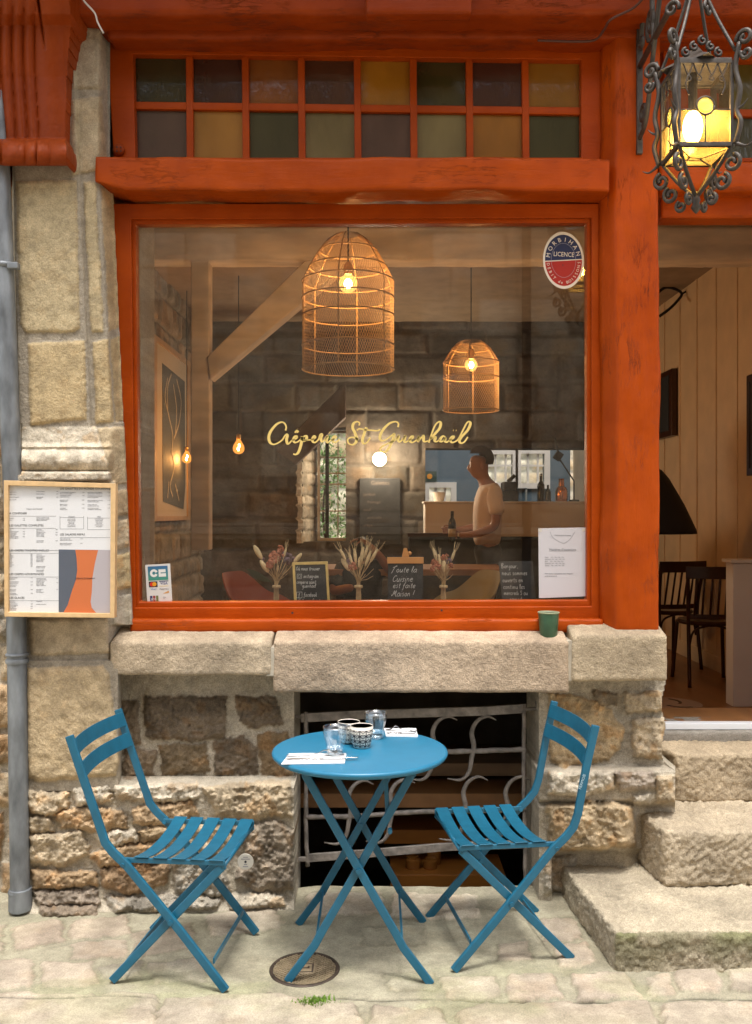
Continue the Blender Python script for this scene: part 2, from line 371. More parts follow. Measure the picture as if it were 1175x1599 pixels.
    if skirt:
        e = np.stack([Fq, np.roll(Fq, -1, 1)], -1).reshape(-1, 2); key = np.sort(e, 1); _, inv, cnt = np.unique(key, axis=0, return_inverse=True, return_counts=True)
        be = e[cnt[inv.reshape(-1)] == 1]; bv = np.unique(be); mp_ = {v: len(Vx) + i for i, v in enumerate(bv)}
        Vx = np.concatenate([Vx, Vx[bv] + sd * skirt]); Cc = np.concatenate([Cc, Cc[bv]])
        ex = np.array([[b, a, mp_[a], mp_[b]] for a, b in be]); Fq = np.concatenate([Fq, ex])
    used = np.unique(Fq); rm = np.full(len(Vx), -1); rm[used] = np.arange(len(used))
    return mk(name, Vx[used], rm[Fq], mat, parent, loc=loc, smooth=True, col=Cc[used], recalc=False, sharp=70)
def facade(Y0):                 # (u,v) = survey pixels on the front, h = how far the stone stands out of plane Y0
    def f(U, V, H):
        Y = Y0 - H; s = F / (Y - CY); return (U - PX) / s, Y, CZ - (V - PZ) / s
    return f
def rough_box(name, x0, x1, y0, y1, z0, z1, res, rad, amp, col, mat, parent=None, warp=None, seed=0, nf=9, cvar=.25, colf=None, fine=.35, loc=None, nff=6):
    def grid(a0, a1, b0, b1):
        na, nb = max(2, int((a1 - a0) / res) + 1), max(2, int((b1 - b0) / res) + 1)
        A, B = np.meshgrid(np.linspace(a0, a1, na), np.linspace(b0, b1, nb), indexing='ij'); i = np.arange(na * nb).reshape(na, nb)
        return A.ravel(), B.ravel(), np.stack([i[:-1, :-1], i[1:, :-1], i[1:, 1:], i[:-1, 1:]], -1).reshape(-1, 4)
    Vs, Fs, n = [], [], 0
    for ax in range(3):
        lo, hi = [(x0, x1), (y0, y1), (z0, z1)][ax]; o1, o2 = [i for i in range(3) if i != ax]; rg = [(x0, x1), (y0, y1), (z0, z1)]
        A, B, f = grid(*rg[o1], *rg[o2])
        for c in (lo, hi):
            P = np.zeros((len(A), 3)); P[:, ax] = c; P[:, o1] = A; P[:, o2] = B
            flip = (c == lo) ^ (ax == 1)
            Vs.append(P); Fs.append((f[:, ::-1] if flip else f) + n); n += len(P)
    P = np.concatenate(Vs); Fq = np.concatenate(Fs)
    _, ui, inv = np.unique(np.round(P, 5), axis=0, return_index=True, return_inverse=True); P = P[ui]; Fq = inv.reshape(-1)[Fq]
    lo = np.array((x0, y0, z0)) + rad; hi = np.array((x1, y1, z1)) - rad; q = np.clip(P, lo, hi); dv = P - q; ln = np.linalg.norm(dv, axis=1, keepdims=True)
    nrm = dv / np.maximum(ln, 1e-9); P = q + nrm * rad
    lump = fbm3(P[:, 0] * nf, P[:, 1] * nf, P[:, 2] * nf, 4, seed); fn = fbm3(P[:, 0] * nf * nff, P[:, 1] * nf * nff, P[:, 2] * nf * nff, 3, seed + 3)
    P = P + nrm * (amp * (lump * 1.6 + fn * fine * 2))[:, None]
    tone = fbm3(P[:, 0] * 5, P[:, 1] * 5, P[:, 2] * 5, 4, seed + 8)
    C = np.array(col)[None, :] * (1 + cvar * tone * 1.5 + .15 * fn)[:, None]
    if colf is not None: C = colf(C, P, nrm)
    if warp is not None: P = warp(P)
    return mk(name, P, Fq, mat, parent, smooth=True, col=C, recalc=False, loc=loc)
def courses(u0, u1, v0, v1, ch, cw, rnd, gap, cols, prot, ra=1.0, ed=None):   # coursed blocks with uneven joints
    out = []; v = v0
    while v < v1:
        h = rnd.uniform(*ch); u = u0 - rnd.uniform(0, cw[1])
        while u < u1:
            wd = rnd.uniform(*cw); j = lambda: rnd.uniform(-gap * .8, gap * .8)
            p = [(u + gap + j(), v + gap + j()), (u + wd / 2, v + gap + j()), (u + wd - gap + j(), v + gap + j()), (u + wd - gap + j(), v + h - gap + j()), (u + wd / 2, v + h - gap + j()), (u + gap + j(), v + h - gap + j())]
            c = rnd.choice(cols); k = rnd.uniform(.75, 1.2)
            s = [p, rnd.uniform(*prot), tuple(x * k for x in c), ra]
            if ed: s.append(ed)
            out.append(tuple(s)); u += wd
        v += h
    return out

# ------------------------------------------------------------------ the street
WARM = (.45, .36, .245); PALE = (.54, .47, .365); RUST = (.40, .28, .165); GREY = (.34, .30, .24); DARK = (.17, .13, .09); MORT = (.44, .385, .30)
rnd = random.Random(4)
def gp(*pp): return [gnd(a, b) for a, b in pp]
PAV = (.41, .35, .27); PINK = (.40, .335, .26); GRN = (.34, .33, .20); CEM = (.34, .31, .225)
gs = []
for pp in ([(-260, 1556), (242, 1557), (250, 1600), (210, 1720), (-400, 1720)], [(252, 1560), (420, 1558), (548, 1572), (566, 1600), (560, 1730), (232, 1730)],
           [(576, 1574), (690, 1584), (702, 1605), (700, 1730), (578, 1730)], [(716, 1590), (760, 1572), (1010, 1570), (1030, 1600), (1040, 1730), (720, 1730)], [(1030, 1572), (1330, 1566), (1400, 1730), (1060, 1730)]):
    gs.append((gp(*pp), .018, PAV if rnd.random() < .6 else PINK, .35, .014))
for pp, c, pr in (([(895, 1524), (980, 1522), (1000, 1560), (900, 1562)], PINK, .010), ([(1056, 1518), (1118, 1516), (1126, 1552), (1062, 1552)], PINK, .011), ([(1132, 1513), (1230, 1510), (1240, 1550), (1142, 1550)], PAV, .010),
                  ([(790, 1526), (866, 1522), (880, 1562), (796, 1566)], PINK, .010), ([(690, 1530), (778, 1526), (784, 1562), (696, 1566)], PAV, .006), ([(770, 1476), (830, 1472), (838, 1500), (776, 1504)], PINK, .006),
                  ([(842, 1440), (898, 1436), (912, 1470), (850, 1474)], PINK, .006), ([(868, 1478), (918, 1474), (930, 1510), (874, 1514)], PINK, .007), ([(1004, 1526), (1048, 1522), (1054, 1556), (1010, 1558)], PAV, .006),
                  ([(600, 1524), (680, 1520), (684, 1548), (604, 1552)], CEM, .005), ([(60, 1505), (150, 1500), (158, 1538), (66, 1542)], PINK, .006), ([(160, 1508), (222, 1500), (226, 1528), (162, 1532)], GREY, .006),
                  ([(-70, 1500), (46, 1498), (50, 1540), (-74, 1542)], PINK, .006), ([(20, 1448), (100, 1436), (106, 1470), (24, 1484)], (.37, .30, .23), .009), ([(110, 1440), (200, 1432), (206, 1462), (116, 1470)], (.40, .33, .25), .007),
                  ([(110, 1476), (196, 1470), (200, 1494), (114, 1498)], PINK, .006), ([(206, 1460), (300, 1440), (306, 1482), (214, 1496)], (.36, .30, .225), .006), ([(230, 1506), (320, 1498), (326, 1532), (236, 1540)], GREY, .005),
                  ([(320, 1430), (430, 1420), (440, 1452), (330, 1464)], PAV, .006), ([(560, 1452), (660, 1450), (664, 1476), (566, 1478)], CEM, .004), ([(480, 1404), (600, 1400), (604, 1432), (470, 1436)], PALE, .009, ), ([(612, 1404), (740, 1402), (748, 1436), (616, 1438)], PALE, .009),
                  ([(-90, 1446), (6, 1444), (4, 1486), (-100, 1490)], PINK, .006)):
    gs.append((gp(*pp), pr * 1.1, c, .6, .012))
# plainer cobbles out of the picture, towards the camera and to the sides
for yy in np.arange(-4.6, -1.15, .19):
    xx = -4.2 + rnd.uniform(0, .2)
    while xx < 4.4:
        ww = rnd.uniform(.16, .42); gs.append(([(xx, yy), (xx + ww - .02, yy), (xx + ww - .02, yy + .17), (xx, yy + .17)], .01, rnd.choice((PAV, PINK, CEM)), .4, .02)); xx += ww
def axis(fine0, fine1, st, far):
    a = list(np.arange(fine0, fine1, st)); g = st; p = fine0; L = []
    while p > -far: g *= 1.22; p -= g; L.append(p)
    g = st; p = fine1; Rr = []
    while p < far: Rr.append(p); g *= 1.22; p += g
    return np.array(L[::-1] + a + Rr)
def gmap(U, V, H): return U, V, H
def gcol(C, U, V):
    front = sstep(-.50, -.68, V) * sstep(-1.02, -.82, V)
    k = (sstep(-.05, .3, fbm2(U * 5, V * 7, 4, 77)) * .30 * front + .09 * sstep(.05, .4, fbm2(U * 3, V * 4, 4, 78)))[..., None]
    d = sstep(.02, .35, fbm2(U * 4, V * 9, 4, 91))[..., None] * .28
    C = C * (1 - d) + C * np.array((.62, .57, .52)) * d
    j = (.9 * np.exp(-((V + .775 + .012 * np.sin(U * 4) + .015 * fbm2(U * 6, V * 0, 3, 44)) / .0045) ** 2) * sstep(-.5, -.1, fbm2(U * 5, V, 3, 12)))[..., None]; C = C * (1 - j)
    return C * (1 - k) + np.array((.29, .30, .15)) * k
def gbase(U, V):
    h = .010 * fbm2(U * 3, V * 3, 3, 5)
    line = -.010 * np.exp(-((V + .775 + .012 * np.sin(U * 4) + .015 * fbm2(U * 6, V * 0, 3, 44)) / .007) ** 2)
    ramp_ = .02 * sstep(-.35, .0, V) * sstep(-.4, -.2, U)
    return h + line + ramp_
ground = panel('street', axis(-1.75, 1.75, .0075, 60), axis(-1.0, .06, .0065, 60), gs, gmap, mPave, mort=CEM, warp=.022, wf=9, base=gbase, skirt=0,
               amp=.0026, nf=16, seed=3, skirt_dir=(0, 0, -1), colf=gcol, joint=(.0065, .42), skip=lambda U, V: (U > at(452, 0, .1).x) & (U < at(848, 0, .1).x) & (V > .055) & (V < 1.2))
tag(ground, kind='structure')

# ------------------------------------------------------------------ rubble under the shop window (left), carved as one face
def r4(a, b, c, d_): return [(a, b), (c, b), (c, d_), (a, d_)]
us = np.arange(30, 461, 1.9); vs = np.arange(1046, 1446, 1.9)
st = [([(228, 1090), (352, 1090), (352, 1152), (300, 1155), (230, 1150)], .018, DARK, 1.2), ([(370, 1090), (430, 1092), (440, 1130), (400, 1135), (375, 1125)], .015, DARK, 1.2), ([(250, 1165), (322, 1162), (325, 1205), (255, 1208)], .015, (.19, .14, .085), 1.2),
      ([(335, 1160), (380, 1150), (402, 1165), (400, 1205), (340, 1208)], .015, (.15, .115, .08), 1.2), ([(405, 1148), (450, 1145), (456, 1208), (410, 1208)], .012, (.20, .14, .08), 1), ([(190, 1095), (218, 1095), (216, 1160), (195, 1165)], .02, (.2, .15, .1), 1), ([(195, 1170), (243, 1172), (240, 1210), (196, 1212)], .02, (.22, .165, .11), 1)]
lo = [([(318, 1230), (350, 1224), (452, 1219), (455, 1272), (400, 1277), (340, 1270)], WARM), ([(178, 1228), (305, 1222), (308, 1246), (240, 1252), (180, 1246)], PALE), ([(42, 1235), (108, 1240), (105, 1262), (70, 1275), (45, 1265)], WARM), ([(118, 1232), (170, 1230), (172, 1252), (122, 1256)], PALE),
      ([(85, 1272), (120, 1262), (190, 1268), (196, 1290), (150, 1298), (95, 1290)], RUST), ([(205, 1264), (245, 1258), (300, 1250), (306, 1270), (255, 1292), (210, 1284)], RUST), ([(45, 1276), (78, 1278), (85, 1298), (48, 1303)], WARM), ([(45, 1308), (128, 1300), (138, 1335), (90, 1352), (48, 1347)], WARM),
      ([(150, 1302), (212, 1296), (214, 1312), (160, 1325)], PALE), ([(142, 1335), (200, 1320), (250, 1315), (262, 1337), (230, 1350), (160, 1352)], RUST), ([(50, 1360), (150, 1360), (152, 1382), (55, 1388)], RUST), ([(160, 1358), (205, 1352), (262, 1352), (258, 1378), (200, 1395), (162, 1384)], (.3, .2, .115)),
      ([(268, 1345), (330, 1342), (348, 1360), (358, 1390), (330, 1400), (280, 1390)], GREY), ([(362, 1290), (440, 1285), (457, 1300), (457, 1386), (400, 1392), (368, 1372), (385, 1330)], (.27, .22, .165)), ([(300, 1286), (352, 1282), (366, 1320), (345, 1336), (290, 1330)], WARM), ([(218, 1298), (290, 1284), (292, 1306), (222, 1312)], (.38, .28, .17)),
      ([(54, 1394), (152, 1390), (156, 1410), (60, 1414)], (.32, .26, .2)), ([(168, 1402), (260, 1398), (345, 1404), (340, 1417), (180, 1422)], GREY), ([(358, 1398), (440, 1396), (446, 1414), (364, 1418)], PALE), ([(62, 1418), (150, 1416), (152, 1432), (66, 1434)], (.28, .22, .16))]
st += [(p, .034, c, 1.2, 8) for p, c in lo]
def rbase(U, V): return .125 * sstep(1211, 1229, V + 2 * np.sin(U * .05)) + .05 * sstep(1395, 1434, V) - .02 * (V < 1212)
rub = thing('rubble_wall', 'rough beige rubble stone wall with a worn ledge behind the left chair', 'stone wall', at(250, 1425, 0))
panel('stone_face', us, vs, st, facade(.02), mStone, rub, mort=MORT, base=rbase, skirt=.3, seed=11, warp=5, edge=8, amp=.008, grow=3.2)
disc_loc = at(384, 1345, -.175)
dsc = thing('survey_disc', 'small round pale metal disc fixed to the rubble stones', 'plaque', disc_loc)
mDisc = M('aluminium_disc', (.60, .57, .50), rough=.5, metal=.3, var=.1)
Mx = Matrix.Rotation(R(90), 4, 'X')
def disc(mb, c, r, th, seg=28, m=0, hole=0):
    V = [(c[0] + r * math.cos(2 * math.pi * k / seg), c[1], c[2] + r * math.sin(2 * math.pi * k / seg)) for k in range(seg)]
    V += [(a, b - th, e) for a, b, e in V]
    return mb.add(V, [list(range(seg)), list(range(2 * seg - 1, seg - 1, -1))] + [[k, (k + 1) % seg, seg + (k + 1) % seg, seg + k] for k in range(seg)], m)
disc(MB(), disc_loc, .030, .004).build('disc_plate', mDisc, dsc, bevel=.001)
mb = MB(); disc(mb, disc_loc - Vector((0, .004, 0)), .0045, .001); mb.build('centre_hole', mInk, dsc)
mb = MB()
for q, w_ in ((.017, .018), (.010, .034), (-.010, .012), (-.018, .020)): c_ = disc_loc + Vector((-w_ / 2, -.0042, q)); mb.ribbon([c_, c_ + Vector((w_, 0, 0))], .0028, th=.0004)
mb.build('engraving', mGreyInk, dsc)

# right pier
us = np.arange(842, 1056, 1.9); vs = np.arange(1056, 1436, 1.9)
st = [([(860, 1084), (905, 1090), (945, 1100), (975, 1140), (967, 1168), (950, 1187), (880, 1195), (860, 1190)], .02, (.42, .31, .18), 1.0, 6), ([(925, 1080), (963, 1083), (962, 1102), (938, 1098)], .02, (.24, .19, .13), 1, 5), ([(975, 1085), (1036, 1080), (1038, 1110), (980, 1112)], .03, WARM, 1, 6),
      ([(988, 1126), (1038, 1122), (1038, 1183), (990, 1181)], .04, WARM, 1.1, 7), ([(856, 1207), (958, 1204), (958, 1232), (930, 1240), (905, 1243), (856, 1240)], .05, PALE, 1.2, 9), ([(962, 1206), (1018, 1204), (1020, 1230), (970, 1236)], .04, (.36, .30, .24), 1.2, 8), ([(1026, 1215), (1052, 1213), (1052, 1250), (1028, 1252)], .03, WARM, 1, 6),
      ([(856, 1258), (920, 1252), (985, 1256), (993, 1280), (990, 1320), (930, 1327), (858, 1327)], .06, (.40, .305, .19), 1.3, 10), ([(990, 1243), (1014, 1241), (1016, 1256), (994, 1260)], .03, PALE, 1, 5), ([(850, 1338), (900, 1338), (900, 1394), (852, 1394)], .02, GREY, 1, 8)]
pier = thing('stone_pier', 'rubble stone pier under the orange post beside the doorstep', 'stone wall', at(945, 1390, 0))
panel('stone_face', us, vs, st, facade(.03), mStone, pier, mort=MORT, base=lambda U, V: .11 * sstep(1194, 1206, V) - .05 * sstep(1248, 1256, V) * (U < 990) * sstep(1262, 1250, V) - .075 * sstep(1322, 1334, V) * sstep(1070, 900, U) * (U > 862) - .07 * sstep(975, 1000, U) * sstep(1250, 1260, V), skirt=.3, seed=23, warp=4, edge=8, amp=.007, grow=2.5,
      skip=lambda U, V: ((U > 1036 + 3 * np.sin(V * .09)) & (V < 1196)))

# pilaster of dressed blocks on the left, with its moulded base
lean = lambda V: (V - 280) * .020
us = np.arange(14, 210, 1.7); vs = np.arange(18, 1236, 2.2)
PB = (.48, .385, .235); PB2 = (.47, .36, .205)
st = [([(24, 283), (120, 281), (126, 512), (118, 519), (40, 521), (31, 505)], .012, PB, .45, 6), ([(44, 536), (133, 531), (136, 655), (47, 666)], .012, PB2, .45, 6),
      ([(43, 966), (170, 964), (172, 1020), (47, 1024)], .014, WARM, .6, 6), ([(40, 1043), (163, 1038), (172, 1052), (188, 1190), (182, 1212), (60, 1222), (42, 1214)], .022, (.45, .345, .21), .6, 8),
      ([(130, 284), (150, 284), (163, 518), (142, 520)], .010, PB, .5, 5), ([(144, 535), (170, 528), (178, 660), (150, 662)], .010, PB2, .5, 5), ([(158, 290), (180, 300), (196, 505), (170, 518)], .004, (.48, .36, .21), .5, 4), ([(172, 530), (196, 520), (200, 655), (180, 660)], .004, (.46, .35, .20), .5, 4),
      ([(112, 30), (160, 46), (164, 140), (112, 138)], .010, (.40, .335, .24), .5, 6), ([(112, 156), (160, 150), (170, 262), (112, 275)], .010, (.43, .345, .225), .5, 6), ([(165, 60), (176, 60), (178, 250), (172, 250)], .002, (.24, .22, .18), .4, 3),
      ([(30, 668), (150, 665), (180, 750), (28, 752)], .004, PALE, .9, 4), ([(152, 668), (199, 664), (204, 755), (178, 758)], .006, (.42, .33, .21), .6, 4),
      ([(178, 768), (203, 762), (203, 802), (182, 806)], .014, (.42, .31, .19), .8, 5), ([(178, 813), (204, 809), (205, 855), (182, 858)], .014, WARM, .8, 5), ([(178, 866), (206, 861), (207, 918), (182, 922)], .014, PB2, .8, 5), ([(176, 930), (206, 926), (208, 985), (178, 975)], .01, MORT, .6, 5),
      ([(30, 752), (176, 752), (176, 962), (36, 962)], .004, WARM, .5, 4)]
def pbase(U, V):
    le = 20 + lean(V) * 1.0; gr = 124 + (V - 280) * .045; ch = 153 + (V - 280) * .05; fr = 178 + (V - 330) * .045
    ch = np.where(V < 275, 152, ch); fr = np.where(V < 275, 172, fr)
    h = np.where(V < 1032, .10, .115) * np.ones_like(U)
    h = h - .020 * sstep(gr - 1, gr + 4, U) * (V < 668)
    mould = .0 + .020 * sstep(690, 699, V) - .012 * sstep(697, 703, V) + .040 * np.sqrt(np.clip(1 - ((V - 719) / 17.) ** 2, 0, 1)) * ((V > 702) & (V < 737)) + .042 * sstep(735, 738, V) + .01 * sstep(668, 690, V)
    mould = mould * sstep(180 + 14 * sstep(680, 740, V) * 0 , 168, U) * ((V > 660) & (V < 960))
    h = h + np.where(V > 752, .03, mould)* np.where(V > 955, 0, 1) * (U < 182)
    fo = 178 + (V - 330) * .045; fo = np.where(V < 275, 172, fo)
    h = h - .098 * sstep(ch, fr, U) * (V < 660) - .075 * sstep(172, 200, U) * (V >= 660) * (V < 975)
    h = h - .12 * sstep(168, 192, U) * (V >= 975) * (V < 1030) - .20 * sstep(184, 193, U) * (V >= 1030)
    h = h - .12 * sstep(fo + .5, fo + 2.5, U) * (V < 975)
    h = h - .16 * sstep(le + 2, le - 2, U) * (V < 662) - .16 * sstep(34, 30, U) * (V >= 662) * (V < 740) * 1.0
    return h
pil = thing('stone_pilaster', 'tall pale granite pilaster with moulded base left of the shop window', 'stone pillar', at(110, 1225, -.08))
panel('dressed_stone', us, vs, st, facade(.0), mSmooth, pil, mort=(.36, .31, .24), base=pbase, skirt=.35, seed=41, warp=2.2, edge=6, amp=.0035, nf=.1)
# older wall further left, behind the pipe, and the wall beyond the doorway
rnd = random.Random(8)
us = np.concatenate([np.arange(-620, -30, 12), np.arange(-30, 48, 2.2)]); vs = np.concatenate([np.arange(-260, 200, 10), np.arange(200, 1440, 3.2)])
st = courses(-600, 50, -250, 1440, (45, 80), (60, 150), rnd, 4, [WARM, GREY, RUST, (.3, .22, .14)], (.02, .04), 1.0, 9)
tag(panel('rubble_wall', us, vs, st, facade(.06), mStone, mort=MORT, skirt=.3, seed=61, warp=4, edge=9, amp=.006, loc=at(-20, 1430, .06)), 'old rubble stone wall behind the zinc drainpipe at the far edge', 'stone wall')

# ------------------------------------------------------------------ the long granite sill
sill = thing('stone_sill', 'long granite sill of three blocks under the shop window', 'window sill', at(600, 1080, 0))
def sill_block(x0, x1, yt, yb, seed, c):
    Yf = -.115; a, b = at(x0, yt, Yf), at(x1, yb, Yf)
    def wp(P):
        P = P.copy(); k = sstep(-.02, .04, P[:, 2] - (a.z - .05)); P[:, 2] += k * .30 * (P[:, 1] - Yf); return P
    rough_box('sill_block', a.x, b.x, Yf, .16, b.z, a.z, .0075, .012, .003, c, mStone, sill, warp=wp, seed=seed, nf=7, cvar=.3)
sill_block(172, 424, 1003, 1055, 1, (.44, .35, .245)); sill_block(427, 889, 1002, 1082, 2, (.44, .335, .235)); sill_block(893, 1043, 992, 1064, 3, (.45, .36, .245))
mM = M('lime_mortar', (.44, .385, .30), rough=.95, var=.2, vs=20, bump=.6, bs=60)
a, b = at(416, 1008, -.105), at(434, 1056, -.105); MB().box(a.x, b.x, -.111, .14, b.z, a.z - .004).build('mortar_joint', mM, sill, bevel=.004)
a, b = at(882, 1000, -.105), at(902, 1064, -.105); MB().box(a.x, b.x, -.108, .14, b.z, a.z).build('mortar_joint', mM, sill, bevel=.004)
# back of the sill, bearing the window frame
a = at(172, 1000, .1); b = at(1043, 1000, .1)
MB().box(-1.10, 1.17, .12, .34, .80, 1.035).build('bearing_course', mM, sill)

# ------------------------------------------------------------------ doorsteps
def moss(lo_, hi_):
    def f(C, P, n):
        k = (sstep(.1, .5, -n[:, 1]) * sstep(-.25, .25, fbm3(P[:, 0] * 6, P[:, 1] * 6, P[:, 2] * 10, 4, 6) + .12) * sstep(lo_ - .05, hi_ * .6, P[:, 2]) * .75)[:, None]
        k2 = (sstep(.1, .6, -n[:, 1]) * np.exp(-((P[:, 2] - hi_) / .035) ** 2) * .5 * sstep(-.1, .3, fbm3(P[:, 0] * 8, P[:, 1] * 8, P[:, 2], 3, 16)))[:, None]
        C = C * (1 - k) + np.array((.16, .148, .085)) * k
        return C * (1 - k2) + np.array((.19, .215, .075)) * k2
    return f
def shear(y_front, y_back, dx):
    def f(P):
        P = P.copy(); t = np.clip((y_back - P[:, 1]) / (y_back - y_front), 0, 1); k = np.clip(1 - (P[:, 0] - P[:, 0].min()) / .9, 0, 1); P[:, 0] += dx * t * k; return P
    return f
s1 = rough_box('stone_step', .718, 3.2, -.60, .40, -.05, .128, .0075, .014, .006, (.41, .35, .255), mStone, seed=71, nff=11, fine=1.0, warp=shear(-.6, .1, .075), colf=moss(-.02, .128), loc=(1.6, -.3, 0))
tag(s1, 'lowest doorstep, broad worn granite slab with a green mossy front', 'doorstep')
s2 = rough_box('stone_step', 1.022, 3.2, -.225, .5, .126, .334, .0075, .018, .006, (.42, .345, .245), mStone, seed=72, nff=11, fine=1.1, warp=shear(-.225, .15, .05), loc=(1.8, 0, .13))
tag(s2, 'second doorstep, rough pecked granite block with rounded corner', 'doorstep')
s3 = rough_box('stone_step', 1.175, 3.2, .125, .7, .332, .530, .0075, .014, .006, (.41, .325, .22), mStone, seed=73, nff=11, fine=.9, warp=shear(.125, .3, .05), loc=(1.9, .3, .34))
tag(s3, 'third doorstep, granite block just below the grey threshold slab', 'doorstep')
s4 = rough_box('threshold_slab', 1.165, 3.2, .335, .62, .50, .572, .012, .008, .003, (.27, .245, .21), mSmooth, seed=74, loc=(1.9, .4, .53))
tag(s4, 'thin dark grey stone threshold slab on top of the doorsteps', 'doorstep')
strip = MB().box(1.155, 3.2, .36, .41, .574, .600).build('door_saddle', M('white_aluminium', (.80, .82, .86), rough=.3, metal=.0), bevel=.002, loc=(1.9, .38, .574))
tag(strip, 'white metal strip along the doorway threshold', 'threshold strip')
# ------------------------------------------------------------------ timber front
def ring(mb, outer, inner, Y, dep, m=0):
    V = [(p[0], Y, p[1]) for p in outer + inner] + [(p[0], Y + dep, p[1]) for p in outer + inner]; Fc = []
    for i in range(4):
        j = (i + 1) % 4
        Fc += [(i, j, 4 + j, 4 + i), (8 + i, 12 + i, 12 + j, 8 + j), (i, 8 + i, 8 + j, j), (4 + i, 4 + j, 12 + j, 12 + i)]
    return mb.add(V, Fc, m)
def px4(Y, *pp): return [(at(a, b, Y).x, at(a, b, Y).z) for a, b in pp]
def beam(name, x0, y0, x1, y1, Y, dep, seed, mat, parent=None, amp=.006, rad=.016, warp=None, loc=None):
    a, b = at(x0, y0, Y), at(x1, y1, Y)
    return rough_box(name, a.x, b.x, Y, Y + dep, b.z, a.z, .011, rad, amp, (.5, .1, .02), mat, parent, warp=warp, seed=seed, nf=5, fine=.15, loc=loc or ((a.x + b.x) / 2, Y, b.z))
def header_warp(P):
    P = P.copy(); zb = P[:, 2].min(); low = np.clip((zb + .035 - P[:, 2]) / .035, 0, 1)
    P[:, 2] += .0035 * np.sin(P[:, 0] * 5) + .002 * np.sin(P[:, 0] * 17 + 1)
    e = np.clip((P[:, 0].min() + .12 - P[:, 0]) / .12, 0, 1); P[:, 2] += low * e * .035
    return P
tag(beam('header_beam', 149, 246, 953, 297, -.10, .20, 5, mPaintH, amp=.0035, warp=header_warp, rad=.005), 'rough hewn orange beam between the shop window and its stained glass transom', 'wooden beam')
tag(beam('header_beam', 1034, 252, 1560, 296, -.08, .20, 6, mPaintH, amp=.007), 'rough hewn orange beam over the open doorway, right of the post', 'wooden beam')
tag(beam('lintel_board', 1033, 296, 1560, 340, .0, .10, 7, mPaintH, amp=.002, rad=.005), 'dark orange lintel board directly above the doorway opening', 'lintel')
tag(beam('jetty_beam', 166, -10, 1560, 60, -.07, .25, 8, mBeamTop, amp=.010, rad=.02), 'dark red painted beam above the stained glass transom', 'wooden beam')
tag(beam('jetty_sill_beam', -200, -150, 1560, 22, -.19, .30, 9, mBeamTop, amp=.006, rad=.02), 'topmost dark red beam at the upper edge of the shopfront', 'wooden beam')
tag(beam('joist_end', 572, -80, 738, 21, -.25, .06, 10, mBeamTop, amp=.003, rad=.008), 'squared red joist end under the upper floor in the middle', 'joist end')
up = thing('upper_storey', 'overhanging upper storey of the timber house above the red beams', 'building', (0, -.2, 3.75))
zt = at(0, -140, -.19).z
MB().box(-4.5, 4.5, -.55, .3, zt, 7.5).build('wall', mTimber, up); MB().box(-5, 5, -.8, .6, 7.5, 7.65).build('eaves', mBeamTop, up)
def post_warp(P):
    P = P.copy(); x0, y0 = P[:, 0].min(), P[:, 1].min()
    k = np.clip((y0 + .07 - P[:, 1]) / .07, 0, 1) * np.clip(1 - (P[:, 0] - x0) / .12, 0, 1); P[:, 0] += .048 * k
    P[:, 0] += .004 * np.sin(P[:, 2] * 4.2) + .002 * np.sin(P[:, 2] * 13); return P
tag(beam('timber_post', 946, 28, 1031, 987, -.062, .17, 12, mPaintV, amp=.004, rad=.010, warp=post_warp), 'stout cracked orange timber post between the window and the doorway', 'wooden post')

# carved corbel, top left
us = np.arange(-22, 118, 1.5); vs = np.arange(-40, 264, 1.8)
def cbase(U, V):
    prof = np.interp(V, [-40, 0, 22, 40, 62, 120, 216, 219], [.34, .30, .27, .215, .20, .165, .145, .15])
    k = 1 - .12 * sstep(-10, 220, V)
    u = U + 3 * np.sin(V * .02) - (V - 120) * .01
    fl = .016 * np.abs(np.sin((u - 4) / 18 * math.pi / 1.0)) * (u < 58) + .016 * np.clip(1 - ((u - 79) / 24.) ** 2, 0, 1) * (u >= 58)
    roll = .062 * np.sqrt(np.clip(1 - ((V - 238) / 21.) ** 2, 0, 1)) * (V > 217)
    rl = .020 * np.sqrt(np.abs(np.sin((U - 40) / (18 if 0 else 38) * math.pi))) * (V > 219) * np.where((U > 40) & (U < 58), 0, 1) + .018 * np.sqrt(np.clip(1 - ((U - 49) / 9.) ** 2, 0, 1)) * (V > 219)
    cr = -.03 * np.exp(-((U - (60 + V * .14)) / 1.7) ** 2) * (V < 78) * (1 - V / 90)
    return prof + fl * (V < 218) * sstep(-30, 40, V) + roll + rl + cr - .35 * (V > 259)
cor = panel('carved_corbel', us, vs, [], facade(0), mCorbel, base=cbase, skirt=.36, amp=.002, seed=3, loc=at(50, 262, -.1),
            skip=lambda U, V: U > np.interp(V, [-40, 0, 30, 60, 110, 218, 220, 262], [104, 108, 112, 109, 105, 102, 103, 105]))
tag(cor, 'red painted carved corbel with reeded front on top of the pilaster', 'corbel')

